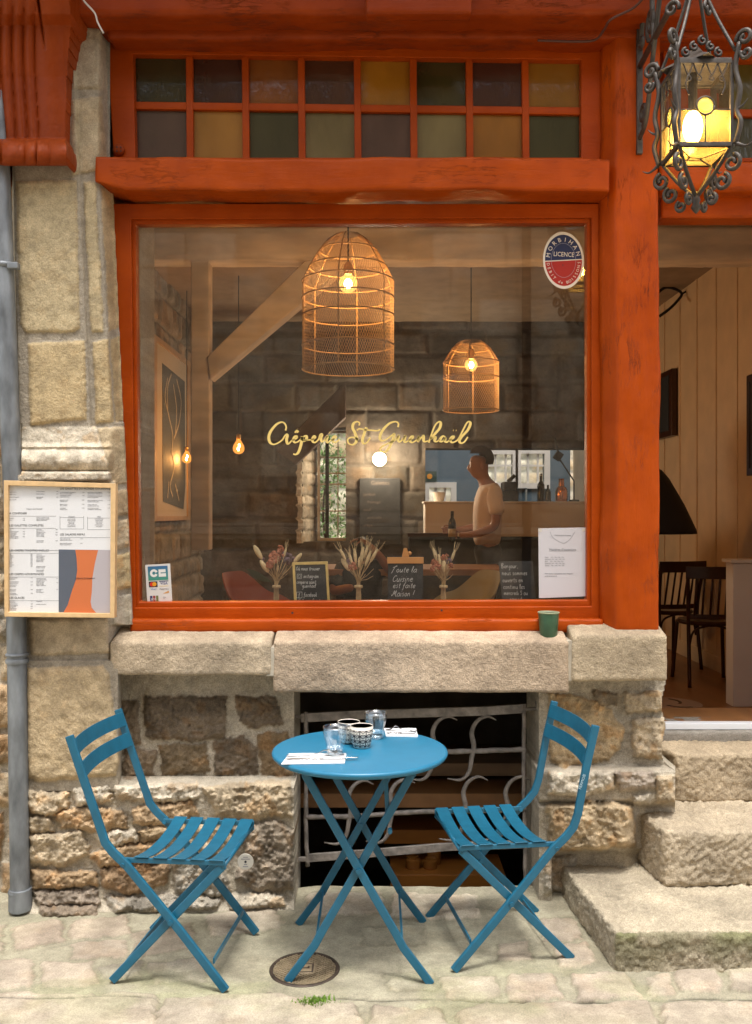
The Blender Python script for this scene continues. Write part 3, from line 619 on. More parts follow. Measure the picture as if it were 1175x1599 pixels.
# ------------------------------------------------------------------ shop window
win = thing('shop_window', 'large orange framed shop window with a single wide pane and gold lettering', 'window', at(570, 985, .03))
GY = .075
mb = MB(); ring(mb, px4(.03, (162, 318), (955, 318), (955, 975), (186, 975)), px4(.03, (205, 342), (924, 340), (924, 947), (212, 949)), .03, .075); wfr = mb.build('frame', mFrame, win, bevel=.004)
mb = MB(); ring(mb, px4(.046, (203, 340), (926, 338), (926, 949), (210, 951)), px4(.046, (212, 350), (917, 348), (917, 937), (218, 940)), .046, .05); mb.build('sash_bead', mFrame, win, bevel=.005)
mb = MB(); mb.quadbox(px4(GY, (208, 346), (921, 344), (921, 941), (214, 944)), GY, .006); wpane = mb.build('pane', mGlass, win)
a, b = at(203, 967, -.02), at(943, 988, -.02)
rough_box('sill_board', a.x, b.x, -.02, .03, b.z, a.z, .012, .008, .002, (.5, .1, .02), mPaintH, win, seed=31)
for px, py in ((457, 957), (690, 953)):
    mb = MB(); disc(mb, at(px, py, .0305), .0042, .001, 12); mb.build('screw_hole', mInk, wfr)

# gold script lettering: strokes traced from the sign writing
def L1(*p): return [(410 + a / 6.912, 645 + b / 6.912) for a, b in p]
def L2(*p): return [(570 + a / 6.912, 645 + b / 6.912) for a, b in p]
GS = [L1((250, 188), (258, 150), (240, 112), (205, 98), (150, 125), (95, 190), (70, 255), (82, 315), (120, 338), (165, 325), (215, 290), (242, 248), (262, 230), (270, 245), (262, 285), (270, 328), (288, 328), (318, 298), (350, 285), (375, 265), (372, 248), (350, 256), (336, 288), (348, 316), (378, 312), (412, 285), (430, 256)),
      L1((352, 212), (372, 190), (386, 210)), L1((432, 252), (425, 300), (410, 370), (388, 425), (360, 447), (334, 440)), L1((424, 292), (450, 252), (476, 248), (476, 280), (452, 302), (436, 292), (470, 292), (530, 288), (562, 275), (575, 258), (560, 248), (544, 275), (545, 308), (572, 316), (606, 285), (622, 240), (634, 226), (644, 234), (632, 270), (640, 305), (662, 302), (690, 262), (704, 250), (692, 295), (706, 318), (732, 298), (768, 285), (795, 262), (790, 248), (768, 260), (760, 292), (776, 316), (806, 308), (834, 282)), L1((722, 208), (728, 212)),
      L1((1045, 135), (1048, 106), (1020, 93), (985, 112), (976, 160), (1000, 215), (1018, 270), (1008, 320), (970, 342), (930, 325), (921, 290), (945, 266), (990, 264), (1036, 290)), L1((1124, 154), (1100, 220), (1082, 280), (1085, 320), (1110, 330), (1140, 305), (1165, 265)), L1((1020, 187), (1050, 170), (1110, 182), (1175, 186), (1235, 190), (1275, 177)),
      L2((358, 152), (362, 112), (332, 93), (270, 110), (210, 165), (170, 230), (165, 280), (190, 300), (230, 286), (280, 250), (318, 226), (300, 290), (265, 370), (225, 415), (182, 414), (165, 390), (195, 356), (260, 325), (318, 298), (350, 262), (366, 246), (358, 292), (378, 310), (414, 278), (436, 246), (426, 298), (442, 314), (480, 292), (518, 270), (522, 250), (500, 258), (485, 290), (504, 317), (540, 305), (572, 275), (586, 252), (574, 290), (578, 305), (606, 270), (634, 244), (634, 290), (648, 308), (686, 300)),
      L2((690, 320), (718, 235), (758, 135), (798, 95), (820, 108), (808, 162), (768, 212), (712, 275), (742, 264), (764, 260), (755, 298), (776, 308), (810, 284)), L2((872, 258), (842, 250), (815, 280), (816, 305), (840, 304), (870, 266), (864, 300), (886, 314), (915, 292), (955, 272), (964, 252), (942, 256), (922, 290), (940, 317), (975, 308), (1010, 280), (1050, 205), (1098, 112), (1125, 93), (1140, 116), (1110, 185), (1050, 250), (1020, 298), (1040, 324), (1075, 310), (1112, 258)),
      L2((953, 187), (958, 188)), L2((983, 187), (988, 188))]
mb = MB()
for st in GS:
    P = crom([at(a, b, GY - .0015) for a, b in st], 7); n = len(P); W = []
    for i, p in enumerate(P):
        t = (P[min(i + 1, n - 1)] - P[max(i - 1, 0)]); dn = abs(t.z) / max(t.length, 1e-9); W.append((.0050 + .0066 * (dn if t.z < 0 else dn * .25)))
    W = [sum(W[max(0, i - 3):i + 4]) / len(W[max(0, i - 3):i + 4]) for i in range(n)]
    mb.ribbon(P, W, th=.0005)
mb.build('lettering', mGold, wpane)

# stained glass transom over it
def pane_mat(name, c):
    m = M(name, [c[0] * .78 + .01, c[1] * .8 + .012, c[2] * .7 + .008], rough=.09, var=.3, vs=5, bump=.35, bs=9, dist=.012, spec=.8, stretch=(1, 1, .5)); return m
def transom(label, x0, x1, inner, cols, rows_y, colors, drop):
    t = thing('stained_glass_transom', label, 'window', at((x0 + x1) / 2, 250, .03))
    ix0, ix1, iy0, iy1 = inner; dr = lambda x: (x - ix0) / 700 * drop
    mb = MB(); ring(mb, px4(.03, (x0, 58), (x1, 58), (x1, 252), (x0 + 12, 252)), px4(.03, (ix0, iy0), (ix1, iy0 + dr(ix1)), (ix1, iy1), (ix0 + 4, iy1)), .03, .09); mb.build('frame', mFrame, t, bevel=.004)
    w = (ix1 - ix0) / cols
    for c in range(1, cols):
        x = ix0 + c * w; mb = MB(); mb.quadbox(px4(.048, (x - 5.5, iy0 + dr(x) - 2), (x + 5.5, iy0 + dr(x) - 2), (x + 7, iy1 + 3), (x - 4, iy1 + 3)), .048, .045); mb.build('muntin', mFrame, t, bevel=.004)
    mb = MB(); mb.quadbox(px4(.051, (ix0 - 2, rows_y - 6), (ix1 + 2, rows_y - 6 + dr(ix1)), (ix1 + 2, rows_y + 6 + dr(ix1)), (ix0 - 2, rows_y + 6)), .051, .036); mb.build('muntin', mFrame, t, bevel=.004)
    for r in (0, 1):
        for c in range(cols):
            xa, xb = ix0 + c * w - 1, ix0 + (c + 1) * w + 1; ya, yb = ((iy0 - 2, rows_y) if r == 0 else (rows_y, iy1 + 3))
            mb = MB(); mb.quadbox(px4(.068, (xa, ya + dr(xa)), (xb, ya + dr(xb)), (xb, yb + dr(xb) * (r == 0)), (xa, yb + dr(xa) * (r == 0))), .068, .005)
            mb.build('coloured_pane', pane_mat('stained_glass', lin(*colors[(r * cols + c) % len(colors)])), t)
transom('stained glass transom of sixteen coloured panes above the shop window', 166, 952, (208, 908, 84, 246), 8, 164,
        [(50, 40, 10), (56, 16, 8), (136, 72, 16), (76, 32, 10), (165, 104, 10), (56, 46, 10), (64, 20, 12), (142, 92, 14), (84, 60, 56), (158, 106, 44), (60, 54, 30), (118, 100, 66), (90, 60, 54), (122, 106, 72), (150, 94, 26), (60, 56, 30)], 9)
transom('stained glass transom over the doorway, partly behind the lantern', 1034, 1560, (1122, 1540, 94, 246), 4, 176, [(96, 80, 16), (120, 80, 20), (70, 30, 12), (140, 90, 16), (60, 54, 34), (110, 90, 50), (80, 60, 50), (120, 100, 60)], 0)
pd = thing('junction_box', 'small round red junction box with four holes on the lower left transom frame', 'junction box', at(186, 234, .03))
mb = MB(); mb.ball(at(186, 234, .022), .024, 18, 10, sc=(1, .6, 1)); pbx = mb.build('box', mCorbel, pd, smooth=True)
for i, j in ((-3, -3), (3, -3), (-3, 3), (3, 3)):
    mb = MB(); disc(mb, at(186 + i, 233 + j, .0075), .0028, .002, 8); mb.build('hole', mInk, pbx)
mb = MB(); mb.tube(crom([at(a, b, -.27) for a, b in ((118, -20), (132, 2), (148, 20), (153, 35), (162, 52))], 8), .0035, 6)
tag(mb.build('cable', M('dirty_white_cable', (.5, .45, .4), rough=.6), smooth=True, loc=at(150, 25, -.27)), 'short pale cable hanging beside the red corbel', 'cable')
mb = MB(); mb.tube(crom([at(a, b, y) for a, b, y in ((1012, -12, -.26), (990, 12, -.215), (955, 30, -.205), (944, 46, -.15), (930, 62, -.09), (900, 65, -.088), (840, 63, -.086))], 8), .005, 6)
tag(mb.build('cable', M('dark_cable', (.09, .03, .02), rough=.6), smooth=True, loc=at(950, 60, -.09)), 'dark cable running along the underside of the red beam towards the lantern', 'cable')

# ------------------------------------------------------------------ zinc drainpipe
dp = thing('drainpipe', 'grey zinc drainpipe at the left edge beside the pilaster', 'drainpipe', at(32, 1418, -.14))
pp = crom([at(a, b, -.14) for a, b in ((-12, -40), (-6, 120), (2, 300), (9, 480), (16, 660), (22, 800), (26, 980), (29, 1200), (32, 1422))], 4)
mb = MB(); mb.tube(pp, .036, 20); mb.build('pipe', mZinc, dp, smooth=True, sharp=50)
def collar(px, py, h, r):
    c = at(px, py, -.14); mb = MB(); mb.lathe([(.036, -h / 2), (r, -h / 2 + .002), (r + .002, 0), (r, h / 2 - .002), (.036, h / 2)], c, 20); return mb
for px, py, h in ((27, 1022, .014), (27, 1032, .02), (31, 1392, .016)): collar(px, py, h, .041).build('collar', mZinc, dp, smooth=True, sharp=40)
cl7 = collar(7, 415, .02, .040).build('collar', mZinc, dp, smooth=True)
a = at(17, 415, -.17); mb = MB(); mb.box(a.x - .01, a.x + .03, a.y - .012, a.y + .02, a.z - .012, a.z + .012); mb.build('clamp_bolt', mZinc, cl7, bevel=.003)
c = at(32, 1408, -.14); mb = MB(); mb.lathe([(.040, -.03), (.043, -.028), (.042, .05), (.037, .052)], c, 20); mb.build('shoe', mZinc, dp, smooth=True, sharp=40)

# ------------------------------------------------------------------ framed menu
def text(s, p, h, mat, parent, align='LEFT', rot=0, nrm='front', name='lettering', sx=1):
    cu = bpy.data.curves.new(name, 'FONT'); cu.body = s; cu.size = h; cu.align_x = align; cu.extrude = .0002; cu.resolution_u = 2
    t = bpy.data.objects.new(name, cu); COL.objects.link(t); bpy.context.view_layer.update()
    me = bpy.data.meshes.new_from_object(t.evaluated_get(bpy.context.evaluated_depsgraph_get())); bpy.data.objects.remove(t)
    me.materials.clear(); me.materials.append(mat)
    Mt = Matrix.Translation(Vector(p)) @ Matrix.Rotation(rot, 4, 'Y') @ Matrix.Rotation(R(90), 4, 'X') @ Matrix.Diagonal((sx, 1, 1, 1))
    og = ORG[parent]; me.transform(Matrix.Translation(-og) @ Mt); me.name = name
    o = bpy.data.objects.new(name, me); COL.objects.link(o); o.parent = parent; ORG[o] = og; return o
def merge_text(items, mat, parent, name='lettering'):   # many lines of one print become one mesh
    mb = MB()
    for s, p, h, al, *r in items:
        o = text(s, p, h, mat, parent, al, r[0] if r else 0); me = o.data
        og = ORG[parent]; mb.add([v.co + og for v in me.vertices], [list(f.vertices) for f in me.polygons]); bpy.data.objects.remove(o)
    return mk(name, mb.v, mb.f, mat, parent, recalc=False)
MY = -.235
men = thing('framed_menu', 'pale wooden framed menu with columns of print and an orange and grey picture', 'menu board', at(92, 965, MY + .03))
mb = MB(); ring(mb, px4(MY, (6, 750), (181, 755), (179, 965), (7, 963)), px4(MY, (13, 758), (173, 762), (172, 958), (13, 956)), MY, .032); mb.build('frame', mPine, men, bevel=.0015)
PY = MY + .014
mb = MB(); mb.quadbox(px4(PY, (10, 755), (176, 758), (175, 961), (10, 960)), PY, .004); sht = mb.build('sheet', mWhite, men)
mS = M('slate_print', lin(88, 94, 106), rough=.7); mO = M('orange_print', lin(205, 112, 62), rough=.7); mL = M('lilac_print', lin(180, 172, 176), rough=.7)
mb = MB(); q = lambda pts, dy: mb.quadbox(px4(PY - dy, *pts), PY - dy, .0003)
q([(92, 858), (173, 859), (172, 957), (92, 956)], .0006); mb.build('print_ground', mS, sht)
mb = MB(); q([(118, 858.5), (154, 859), (149, 880), (145, 902), (144, 925), (142, 940), (144, 950), (151, 957), (99, 957), (106, 945), (113, 922), (119, 905), (121, 890), (120, 872)][::-1], .0012); mb.build('orange_shape', mO, sht)
mb = MB(); q([(153.5, 859), (173, 859), (172, 957), (150.5, 957), (143.7, 949), (141.8, 940), (143.7, 925), (144.7, 902), (148.5, 880)][::-1], .0018); mb.build('lilac_shape', mL, sht)
TY = PY - .0004; T = lambda px, py: at(px, py, TY)
items = []; rnd = random.Random(2)
def head(s, x, y, h=.0085): items.append((s, T(x, y), h * 1.25, 'LEFT'))
head('LES GALETTES DU MONDE GOURMAND', 94, 764.5); head('A COMPOSER', 15, 803); head('LES GALETTES COMPLETES', 15, 822); head('LES SALADES REPAS', 94, 836); head('LES CREPES TRADITIONNELLES', 15, 861); head('LES CREPES GOURMANDES', 15, 898); head('LES GLACES', 15, 935)
[text(s_, p_, h_, mInk, sht, a_) for s_, p_, h_, a_ in items]; items = []
WORDS = 'beurre sucre jambon oeuf emmental champignons andouille oignons tomates chevre miel noix salade lardons poireaux saumon creme citron caramel sale chocolat pommes amandes glace vanille chantilly fraise banane'.split()
def para(x, y, n, wmax, price=None, st=2.1):
    for k in range(n):
        s = ' '.join(rnd.sample(WORDS, wmax)); items.append((s, T(x, y + k * st), .0048, 'LEFT'))
    if price: items.append((price, T(price_x, y), .0048, 'LEFT'))
for y in (769, 773, 777, 781): para(15, y, 1, 2)
for y in (768, 772, 777): para(57, y, 1 + (y == 777), 2); items.append(('9.50', T(88, y), .0045, 'LEFT'))
for y in (769.5, 774.5, 781.5, 788, 794): para(94, y, 2, 2 + (y < 780)); items.append(('12.00', T(128, y), .0045, 'LEFT'))
for y in (769.5, 775, 782, 788.5, 794): para(137, y, 2, 3); items.append(('11.50', T(168, y), .0045, 'LEFT'))
for y in (810, 813): para(15, y, 1, 1); items.append(('6.00', T(36, y), .0045, 'LEFT'))
para(57, 809, 3, 3)
for y in (826, 830.5, 834.5, 838.5): para(15, y, 2, 1 + (y > 830)); items.append(('8.50', T(36, y), .0045, 'LEFT'))
for y in (827.5, 832, 836, 845): para(57, y, 2, 2); items.append(('9.80', T(87, y), .0045, 'LEFT'))
for y in (842, 849): para(94, y, 2, 3); items.append(('12.50', T(125, y), .0045, 'LEFT'))
for k in range(10): para(15, 866 + k * 2.1, 1, 1); items.append(('4.50', T(48, 866 + k * 2.1), .0042, 'LEFT'))
for k in range(6): para(57, 867 + k * 2.1, 1, 2)
for y in (885, 891): para(57, y, 2, 2)
for y in (903, 909, 914, 921, 927): para(15, y, 2, 2); items.append(('7.20', T(48, y), .0045, 'LEFT'))
for y in (904, 910.5, 921): para(57, y, 3, 2); items.append(('7.90', T(88, y), .0045, 'LEFT'))
for y in (939, 943.5, 947.5, 951): para(15, y, 2, 2); items.append(('5.60', T(48, y), .0045, 'LEFT'))
for y in (939.5, 944): para(57, y, 1, 2)
for i, (x, c) in enumerate(((112, 'ENFANT'), (155, 'MIDI'))):
    items.append((c, T(x, 808), .0065, 'CENTER'))
    for k in range(6): items.append((' '.join(rnd.sample(WORDS, 2)), T(x, 811 + k * 2.3), .0046, 'CENTER'))
items.append(('Saint Guenhael', T(118, 904.5), .007, 'CENTER')); items.append(('Crêperie Saint Guenhaël', T(54, 795.5), .006, 'CENTER'))
merge_text([i for i in items if i[0] != 'Saint Guenhael'], mGreyInk, sht)
TY = PY - .0022; merge_text([('Crêperie St Guenhaël', T(133, 904), .0085, 'CENTER')], mInk, sht); TY = PY - .0004
mb = MB()
for x0, x1, y in ((15, 88, 806), (15, 88, 825), (15, 92, 859.5), (15, 92, 864), (15, 92, 901), (15, 92, 938), (94, 172, 839.5), (94, 131, 808), (94, 131, 826), (137, 172, 809), (137, 172, 827)):
    mb.quadbox(px4(TY, (x0, y - .25), (x1, y - .25), (x1, y + .25), (x0, y + .25)), TY, .0003)
for x, ya, yb in ((94, 806, 826), (131, 806, 826), (137, 807, 827)): mb.quadbox(px4(TY, (x - .25, ya), (x + .25, ya), (x + .25, yb), (x - .25, yb)), TY, .0003)
mb.build('ruling', mGreyInk, sht)
mb = MB(); mb.quadbox(px4(PY - .006, (12, 757), (174, 760), (173, 959), (12, 958)), PY - .006, .002); mb.build('glazing', thin_glass('menu_glazing', (.99, .99, .99), refl=.15), men)

# ------------------------------------------------------------------ lantern on its bracket
def spiral(c, r, a0, turns, e1, e2, n=22, shrink=.25):   # scroll in the plane of e1,e2
    c, e1, e2 = Vector(c), Vector(e1).normalized(), Vector(e2).normalized()
    return [c + (e1 * math.cos(a0 + turns * 2 * math.pi * k / n) + e2 * math.sin(a0 + turns * 2 * math.pi * k / n)) * r * (1 - (1 - shrink) * k / n) for k in range(n + 1)]
LX, LYc = .998, -.77
lan = thing('wall_lantern', 'ornate wrought iron lantern with amber glass, lit, hanging beside the post', 'lantern', (LX, LYc, 2.63))
zt, zb, hw = 2.885, 2.634, .080
mb = MB()
for sx in (-1, 1):
    for sy in (-1, 1): mb.box(LX + sx * hw - .005, LX + sx * hw + .005, LYc + sy * hw - .005, LYc + sy * hw + .005, zb, zt)
for z in (zb, zt):
    for sx in (-1, 1): mb.box(LX + sx * hw - .006, LX + sx * hw + .006, LYc - hw, LYc + hw, z - .006, z + .006)
    for sy in (-1, 1): mb.box(LX - hw, LX + hw, LYc + sy * hw - .0065, LYc + sy * hw + .0065, z - .0065, z + .0065)
mb.box(LX - hw, LX + hw, LYc - hw - .004, LYc + hw + .004, zt, zt + .012)
mb.build('frame', mIron, lan, bevel=.001)
mb = MB(); mb.lathe([(.112, 0), (.10, .008), (.06, .028), (.03, .05), (.012, .07), (0, .075)], (LX, LYc, zt + .012), 4); 
mb.build('roof', mIron, lan)
mA = glow_glass('amber_glass', (.97, .82, .45), .95); mC = thin_glass('clear_leaded_glass', (.9, .87, .78), refl=1.2); mY = glow_glass('yellow_glass', (.9, .85, .5), .9)
zm = zb + (zt - zb) * .42
for sx, sy in ((0, -1), (0, 1), (-1, 0), (1, 0)):
    ex = Vector((1, 0, 0)) if sx == 0 else Vector((0, 1, 0)); c = Vector((LX + sx * (hw - .002), LYc + sy * (hw - .002), 0)); n = Vector((sx, sy, 0))
    def slab(mb, a, b, z0, z1, t=.003):
        P = [c + ex * a + Vector((0, 0, z0)), c + ex * b + Vector((0, 0, z0)), c + ex * b + Vector((0, 0, z1)), c + ex * a + Vector((0, 0, z1))]
        mb.add(P + [p - n * t for p in P], [(0, 1, 2, 3), (7, 6, 5, 4), (0, 4, 5, 1), (1, 5, 6, 2), (2, 6, 7, 3), (3, 7, 4, 0)]); return mb
    slab(MB(), -hw + .005, -.001, zb + .006, zm).build('amber_pane', mA, lan); slab(MB(), .001, hw - .005, zb + .006, zm).build('amber_pane', mA, lan)
    slab(MB(), -hw + .005, hw - .005, zm, zt - .006).build('clear_pane', mC, lan)
    if sy == -1 or sx == -1:
        bz = Vector((0, 0, zm + .012)); mb = MB(); mb.tube([c + n * .004 + bz + ex * .027 * math.cos(a) + Vector((0, 0, .027 * math.sin(a))) for a in np.linspace(0, 2 * math.pi, 25)], .0035, 6)
        mb.tube([c + n * .003 + ex * 0 + Vector((0, 0, zb)), c + n * .003 + Vector((0, 0, zm - .014))], .0022, 6); mb.tube([c + n * .003 + ex * -hw + Vector((0, 0, zm)), c + n * .003 + ex * -.027 + Vector((0, 0, zm))], .002, 6); mb.tube([c + n * .003 + ex * hw + Vector((0, 0, zm)), c + n * .003 + ex * .027 + Vector((0, 0, zm))], .002, 6)
        for s in (-1, 1):   # tracery hanging from the top rail
            for a0, r0 in ((.02, .016), (.052, .014)):
                mb.tube(crom([c + n * .004 + ex * s * (a0 - r0) + Vector((0, 0, zt - .008)), c + n * .004 + ex * s * a0 + Vector((0, 0, zt - .04)), c + n * .004 + ex * s * (a0 + r0) + Vector((0, 0, zt - .008))], 6), .0024, 5)
                mb.tube(spiral(c + n * .004 + ex * s * a0 + Vector((0, 0, zt - .052)), .010, R(90), s * 1.1, ex, (0, 0, 1), 12), .002, 5)
            mb.tube(crom([c + n * .004 + ex * s * .052 + Vector((0, 0, zt - .04)), c + n * .004 + ex * s * .06 + Vector((0, 0, zt - .07)), c + n * .004 + ex * s * .05 + Vector((0, 0, zt - .10))], 6), .0024, 5)
        mb.build('tracery', mIron, lan, smooth=True)
        mb = MB(); mb.ball(c + n * .001 + bz, .025, 16, 10, sc=(1, .25, 1) if sx == 0 else (.25, 1, 1)); mb.build('bullseye', mY, lan, smooth=True)
mb = MB(); mb.box(LX - hw + .004, LX + hw - .004, LYc - hw + .004, LYc + hw - .004, zb - .006, zb - .003); mb.build('bottom_pane', mA, lan)
mb = MB()
for p0, p1 in (((-.08, -.08), (-.02, 0)), ((.08, -.08), (.02, .01)), ((-.08, .08), (-.02, .02)), ((.08, .08), (.02, .02)), ((-.02, 0), (.02, .01)), ((-.02, .02), (.02, .02)), ((-.02, 0), (-.02, .02)), ((.02, .01), (.02, .02))): mb.tube([(LX + p0[0], LYc + p0[1], zb - .008), (LX + p1[0], LYc + p1[1], zb - .008)], .0025, 5)
mb.build('leading', mIron, lan)
tip = Vector((LX, LYc, zb - .165)); top = Vector((LX, LYc, zt + .34))
mb = MB(); mb.lathe([(.0, -.02), (.008, -.012), (.016, 0), (.010, .014), (.014, .022), (.006, .05), (0, .052)], tip, 10); mb.build('finial', mIron, lan, smooth=True)
for sx in (-1, 1):
    for sy in (-1, 1):
        e = Vector((sx, sy, 0)).normalized(); z = Vector((0, 0, 1)); b = Vector((LX, LYc, 0)) + e * (hw * 1.414); mb = MB()
        mb.tube(crom([b + z * zb + e * .012, b + z * (zb + .06) + e * .028, b + z * (zb + .10) + e * .016, b + z * (zb + .16) + e * .026, b + z * (zt - .02) + e * .012, b + z * (zt + .05) + e * .024], 6), [.008] * 31, 7)
        mb.tube(spiral(b + e * .040 + z * (zt + .06), .026, R(190), -1.25, e, z), .007, 7); mb.tube(spiral(b + e * .046 + z * (zt + .012), .018, R(150), 1.2, e, z), .0065, 7)
        mb.tube(crom([b + z * (zt + .03) + e * .012, b * .6 + Vector((LX, LYc, 0)) * .4 + z * (zt + .15), b * .25 + Vector((LX, LYc, 0)) * .75 + z * (zt + .25), top], 6), .0055, 7)
        mb.tube(spiral(b * .45 + Vector((LX, LYc, 0)) * .55 + e * .03 + z * (zt + .235), .026, R(200), -1.2, e, z), .0065, 7)
        mb.tube(crom([b + z * zb, b * .55 + Vector((LX, LYc, 0)) * .45 + z * (zb - .07), tip + z * .03], 6), .0065, 7)
        mb.tube(spiral(b + e * .002 + z * (zb - .055), .027, R(80), -1.3, e, z), .007, 7); mb.tube(spiral(b * .6 + Vector((LX, LYc, 0)) * .4 + e * .016 + z * (zb - .105), .026, R(70), -1.3, e, z), .007, 7)
        mb.tube(spiral(b * .35 + Vector((LX, LYc, 0)) * .65 + e * .01 + z * (zb - .15), .018, R(70), -1.2, e, z), .0065, 7)
        mb.tube(crom([b + z * zb + e * .014, b + e * .045 + z * (zb - .015), b + e * .070 + z * (zb - .005)], 5), [.007, .006, .005, .0045, .004, .0035, .003, .0025, .002, .0015, .001], 6)
        mb.tube(crom([b + z * (zb + .10) + e * .014, b + e * .036 + z * (zb + .11), b + e * .05 + z * (zb + .125)], 5), [.006, .0055, .005, .0045, .004, .0035, .003, .0025, .002, .0015, .001], 6)
        mb.build('scrollwork', mIron, lan, smooth=True)
mb = MB()
for k in range(5): mb.tube(spiral((LX - .05 + .025 * k, LYc - hw * .7, zt + .04 + .018 * (2 - abs(k - 2))), .014, R(90), 1.1, (1, 0, 0), (0, 0, 1), 12), .005, 6)
mb.build('cresting', mIron, lan, smooth=True)
mb = MB(); mb.ball((LX - .01, LYc, zb + .085), .030, 16, 12, sc=(1, 1, 1.75)); blb = mb.build('bulb', emit('lantern_bulb', (1, .80, .48), 34), lan, smooth=True)
mb = MB(); mb.tube([(LX - .01, LYc, zb + .12), (LX - .01, LYc, zt + .01)], .014, 10); mb.build('socket', mIron, blb)
def lamp(name, p, W, col=(1, .62, .28), r=.03):
    l = bpy.data.lights.new(name, 'POINT'); l.energy = W; l.color = col; l.shadow_soft_size = r; o = bpy.data.objects.new(name, l); COL.objects.link(o); o.location = p; return o
lamp('lantern_light', (LX + .035, LYc - .02, zb + .085), 1.3, (1, .66, .3), .02)
br = thing('lantern_bracket', 'scrolled iron bracket on the orange post that carries the lantern', 'bracket', at(999, 240, -.07))
a, b = at(995, 30, -.075), at(1004, 240, -.075)
mb = MB(); mb.box(a.x, b.x, -.078, -.060, b.z, a.z + .5); mb.build('wall_plate', mIron, br, bevel=.002)
wall_p = Vector(((a.x + b.x) / 2, -.075, 0)); out = (Vector((LX, LYc, 0)) - wall_p); ex = out.normalized(); z = Vector((0, 0, 1))
mb = MB(); mb.tube([wall_p + z * (top.z + .02), Vector((LX, LYc, top.z + .02)) + ex * .1], .011, 8); mb.build('arm', mIron, br, smooth=True)
mb = MB(); mb.tube([Vector((LX, LYc, top.z + .02)), Vector((LX, LYc, top.z - .01))], .008, 8); mb.build('hook', mIron, br, smooth=True)
mb = MB(); mb.tube(crom([wall_p + z * (b.z + .06), wall_p + ex * .10 + z * (b.z + .10), wall_p + ex * .2 + z * (b.z + .3), wall_p + ex * .42 + z * (b.z + .62), wall_p + ex * .62 + z * (top.z + .0)], 8), .009, 8)
mb.tube(spiral(wall_p + ex * .05 + z * (b.z + .13), .045, R(-90), 1.4, ex, z), .008, 8); mb.tube(spiral(wall_p + ex * .16 + z * (b.z + .42), .06, R(-100), -1.5, ex, z), .008, 8); mb.tube(spiral(wall_p + ex * .24 + z * (b.z + .20), .035, R(90), 1.3, ex, z), .007, 8)
mb.tube(crom([wall_p + z * (a.z - .12), wall_p + ex * .05 + z * (a.z - .02), wall_p + ex * .14 + z * (a.z + .2), wall_p + ex * .2 + z * (top.z)], 8), .010, 8); mb.tube(spiral(wall_p + ex * .03 + z * (a.z - .10), .03, R(90), 1.3, ex, z), .008, 8)
mb.build('scrollwork', mIron, br, smooth=True)

# ------------------------------------------------------------------ cellar window under the sill
cel = thing('cellar_window', 'dark cellar opening with a rusty wrought iron grille behind the table', 'window', at(645, 1395, .10))
GYc = .09; G = lambda a, b, dy=0: at(a, b, GYc + dy)
def flat(pts, wd, th, name='bar'):
    mb = MB(); mb.sweep([G(*p) for p in pts], (0, 0, 1) if abs(pts[0][0] - pts[-1][0]) > abs(pts[0][1] - pts[-1][1]) else (1, 0, 0), wd, th); o = mb.build(name, mGrille, cel, bevel=.002); return o
flat([(470, 1121), (560, 1116), (660, 1113), (760, 1110), (822, 1106)], .036, .012); flat([(452, 1118), (484, 1120)], .012, .012, 'fixing'); flat([(454, 1100), (456, 1120)], .012, .01, 'fixing'); flat([(818, 1108), (842, 1106)], .012, .012, 'fixing'); flat([(838, 1094), (840, 1108)], .012, .01, 'fixing')
def rod(pts, r, name='rod', wob=.0012):
    rr = random.Random(int(pts[0][0] * 7 + pts[0][1])); P = crom([G(*p) for p in pts], 8); P = [p + Vector((rr.uniform(-wob, wob), rr.uniform(-wob, wob), rr.uniform(-wob, wob))) for p in P]
    n = len(P); R_ = r if hasattr(r, '__len__') else [r * rr.uniform(.9, 1.12) for _ in range(n)]
    if hasattr(r, '__len__'): R_ = list(np.interp(np.linspace(0, 1, n), np.linspace(0, 1, len(r)), r))
    mb = MB(); mb.tube(P, R_, 8); return mb.build(name, mGrille, cel, smooth=True)
rod([(478, 1112), (479, 1200), (478, 1290), (481, 1352)], .0085); rod([(819, 1100), (818, 1200), (820, 1300), (821, 1392)], .0085)
rod([(640, 1176), (700, 1174), (760, 1172), (822, 1170)], .010); rod([(476, 1276), (560, 1274), (650, 1268), (740, 1266), (822, 1264)], .010)
flat([(478, 1340), (580, 1332), (700, 1322), (820, 1318)], .032, .014); flat([(452, 1342), (484, 1341)], .018, .012, 'fixing')
def scroll(cx, cy, m=1, k=1.0):
    p = [(48, -50), (30, -56), (10, -48), (0, -30), (4, -8), (0, 12), (-6, 36), (-22, 48), (-48, 46)]
    rod([(cx + a * m * k * .8, cy + b * k * .95) for a, b in p], [.002, .006, .008, .0095, .010, .0095, .008, .006, .002], 'scroll', 0)
scroll(737, 1172); scroll(676, 1172); scroll(610, 1270); scroll(545, 1272); scroll(724, 1266); scroll(790, 1266)
mCel = M('cellar_plaster', (.13, .10, .075), rough=.9, var=.4, vs=8); mWd = M('cellar_plank', (.24, .15, .085), rough=.7, var=.4, vs=12, stretch=(.3, 1, 1)); mOr = M('lamplit_pine', (.42, .16, .03), rough=.35, var=.3, vs=10, stretch=(.3, 1, 1))  # pine colour carries orange lamplight from inside the cellar
mb = MB(); X0, X1 = at(440, 0, .1).x, at(856, 0, .1).x
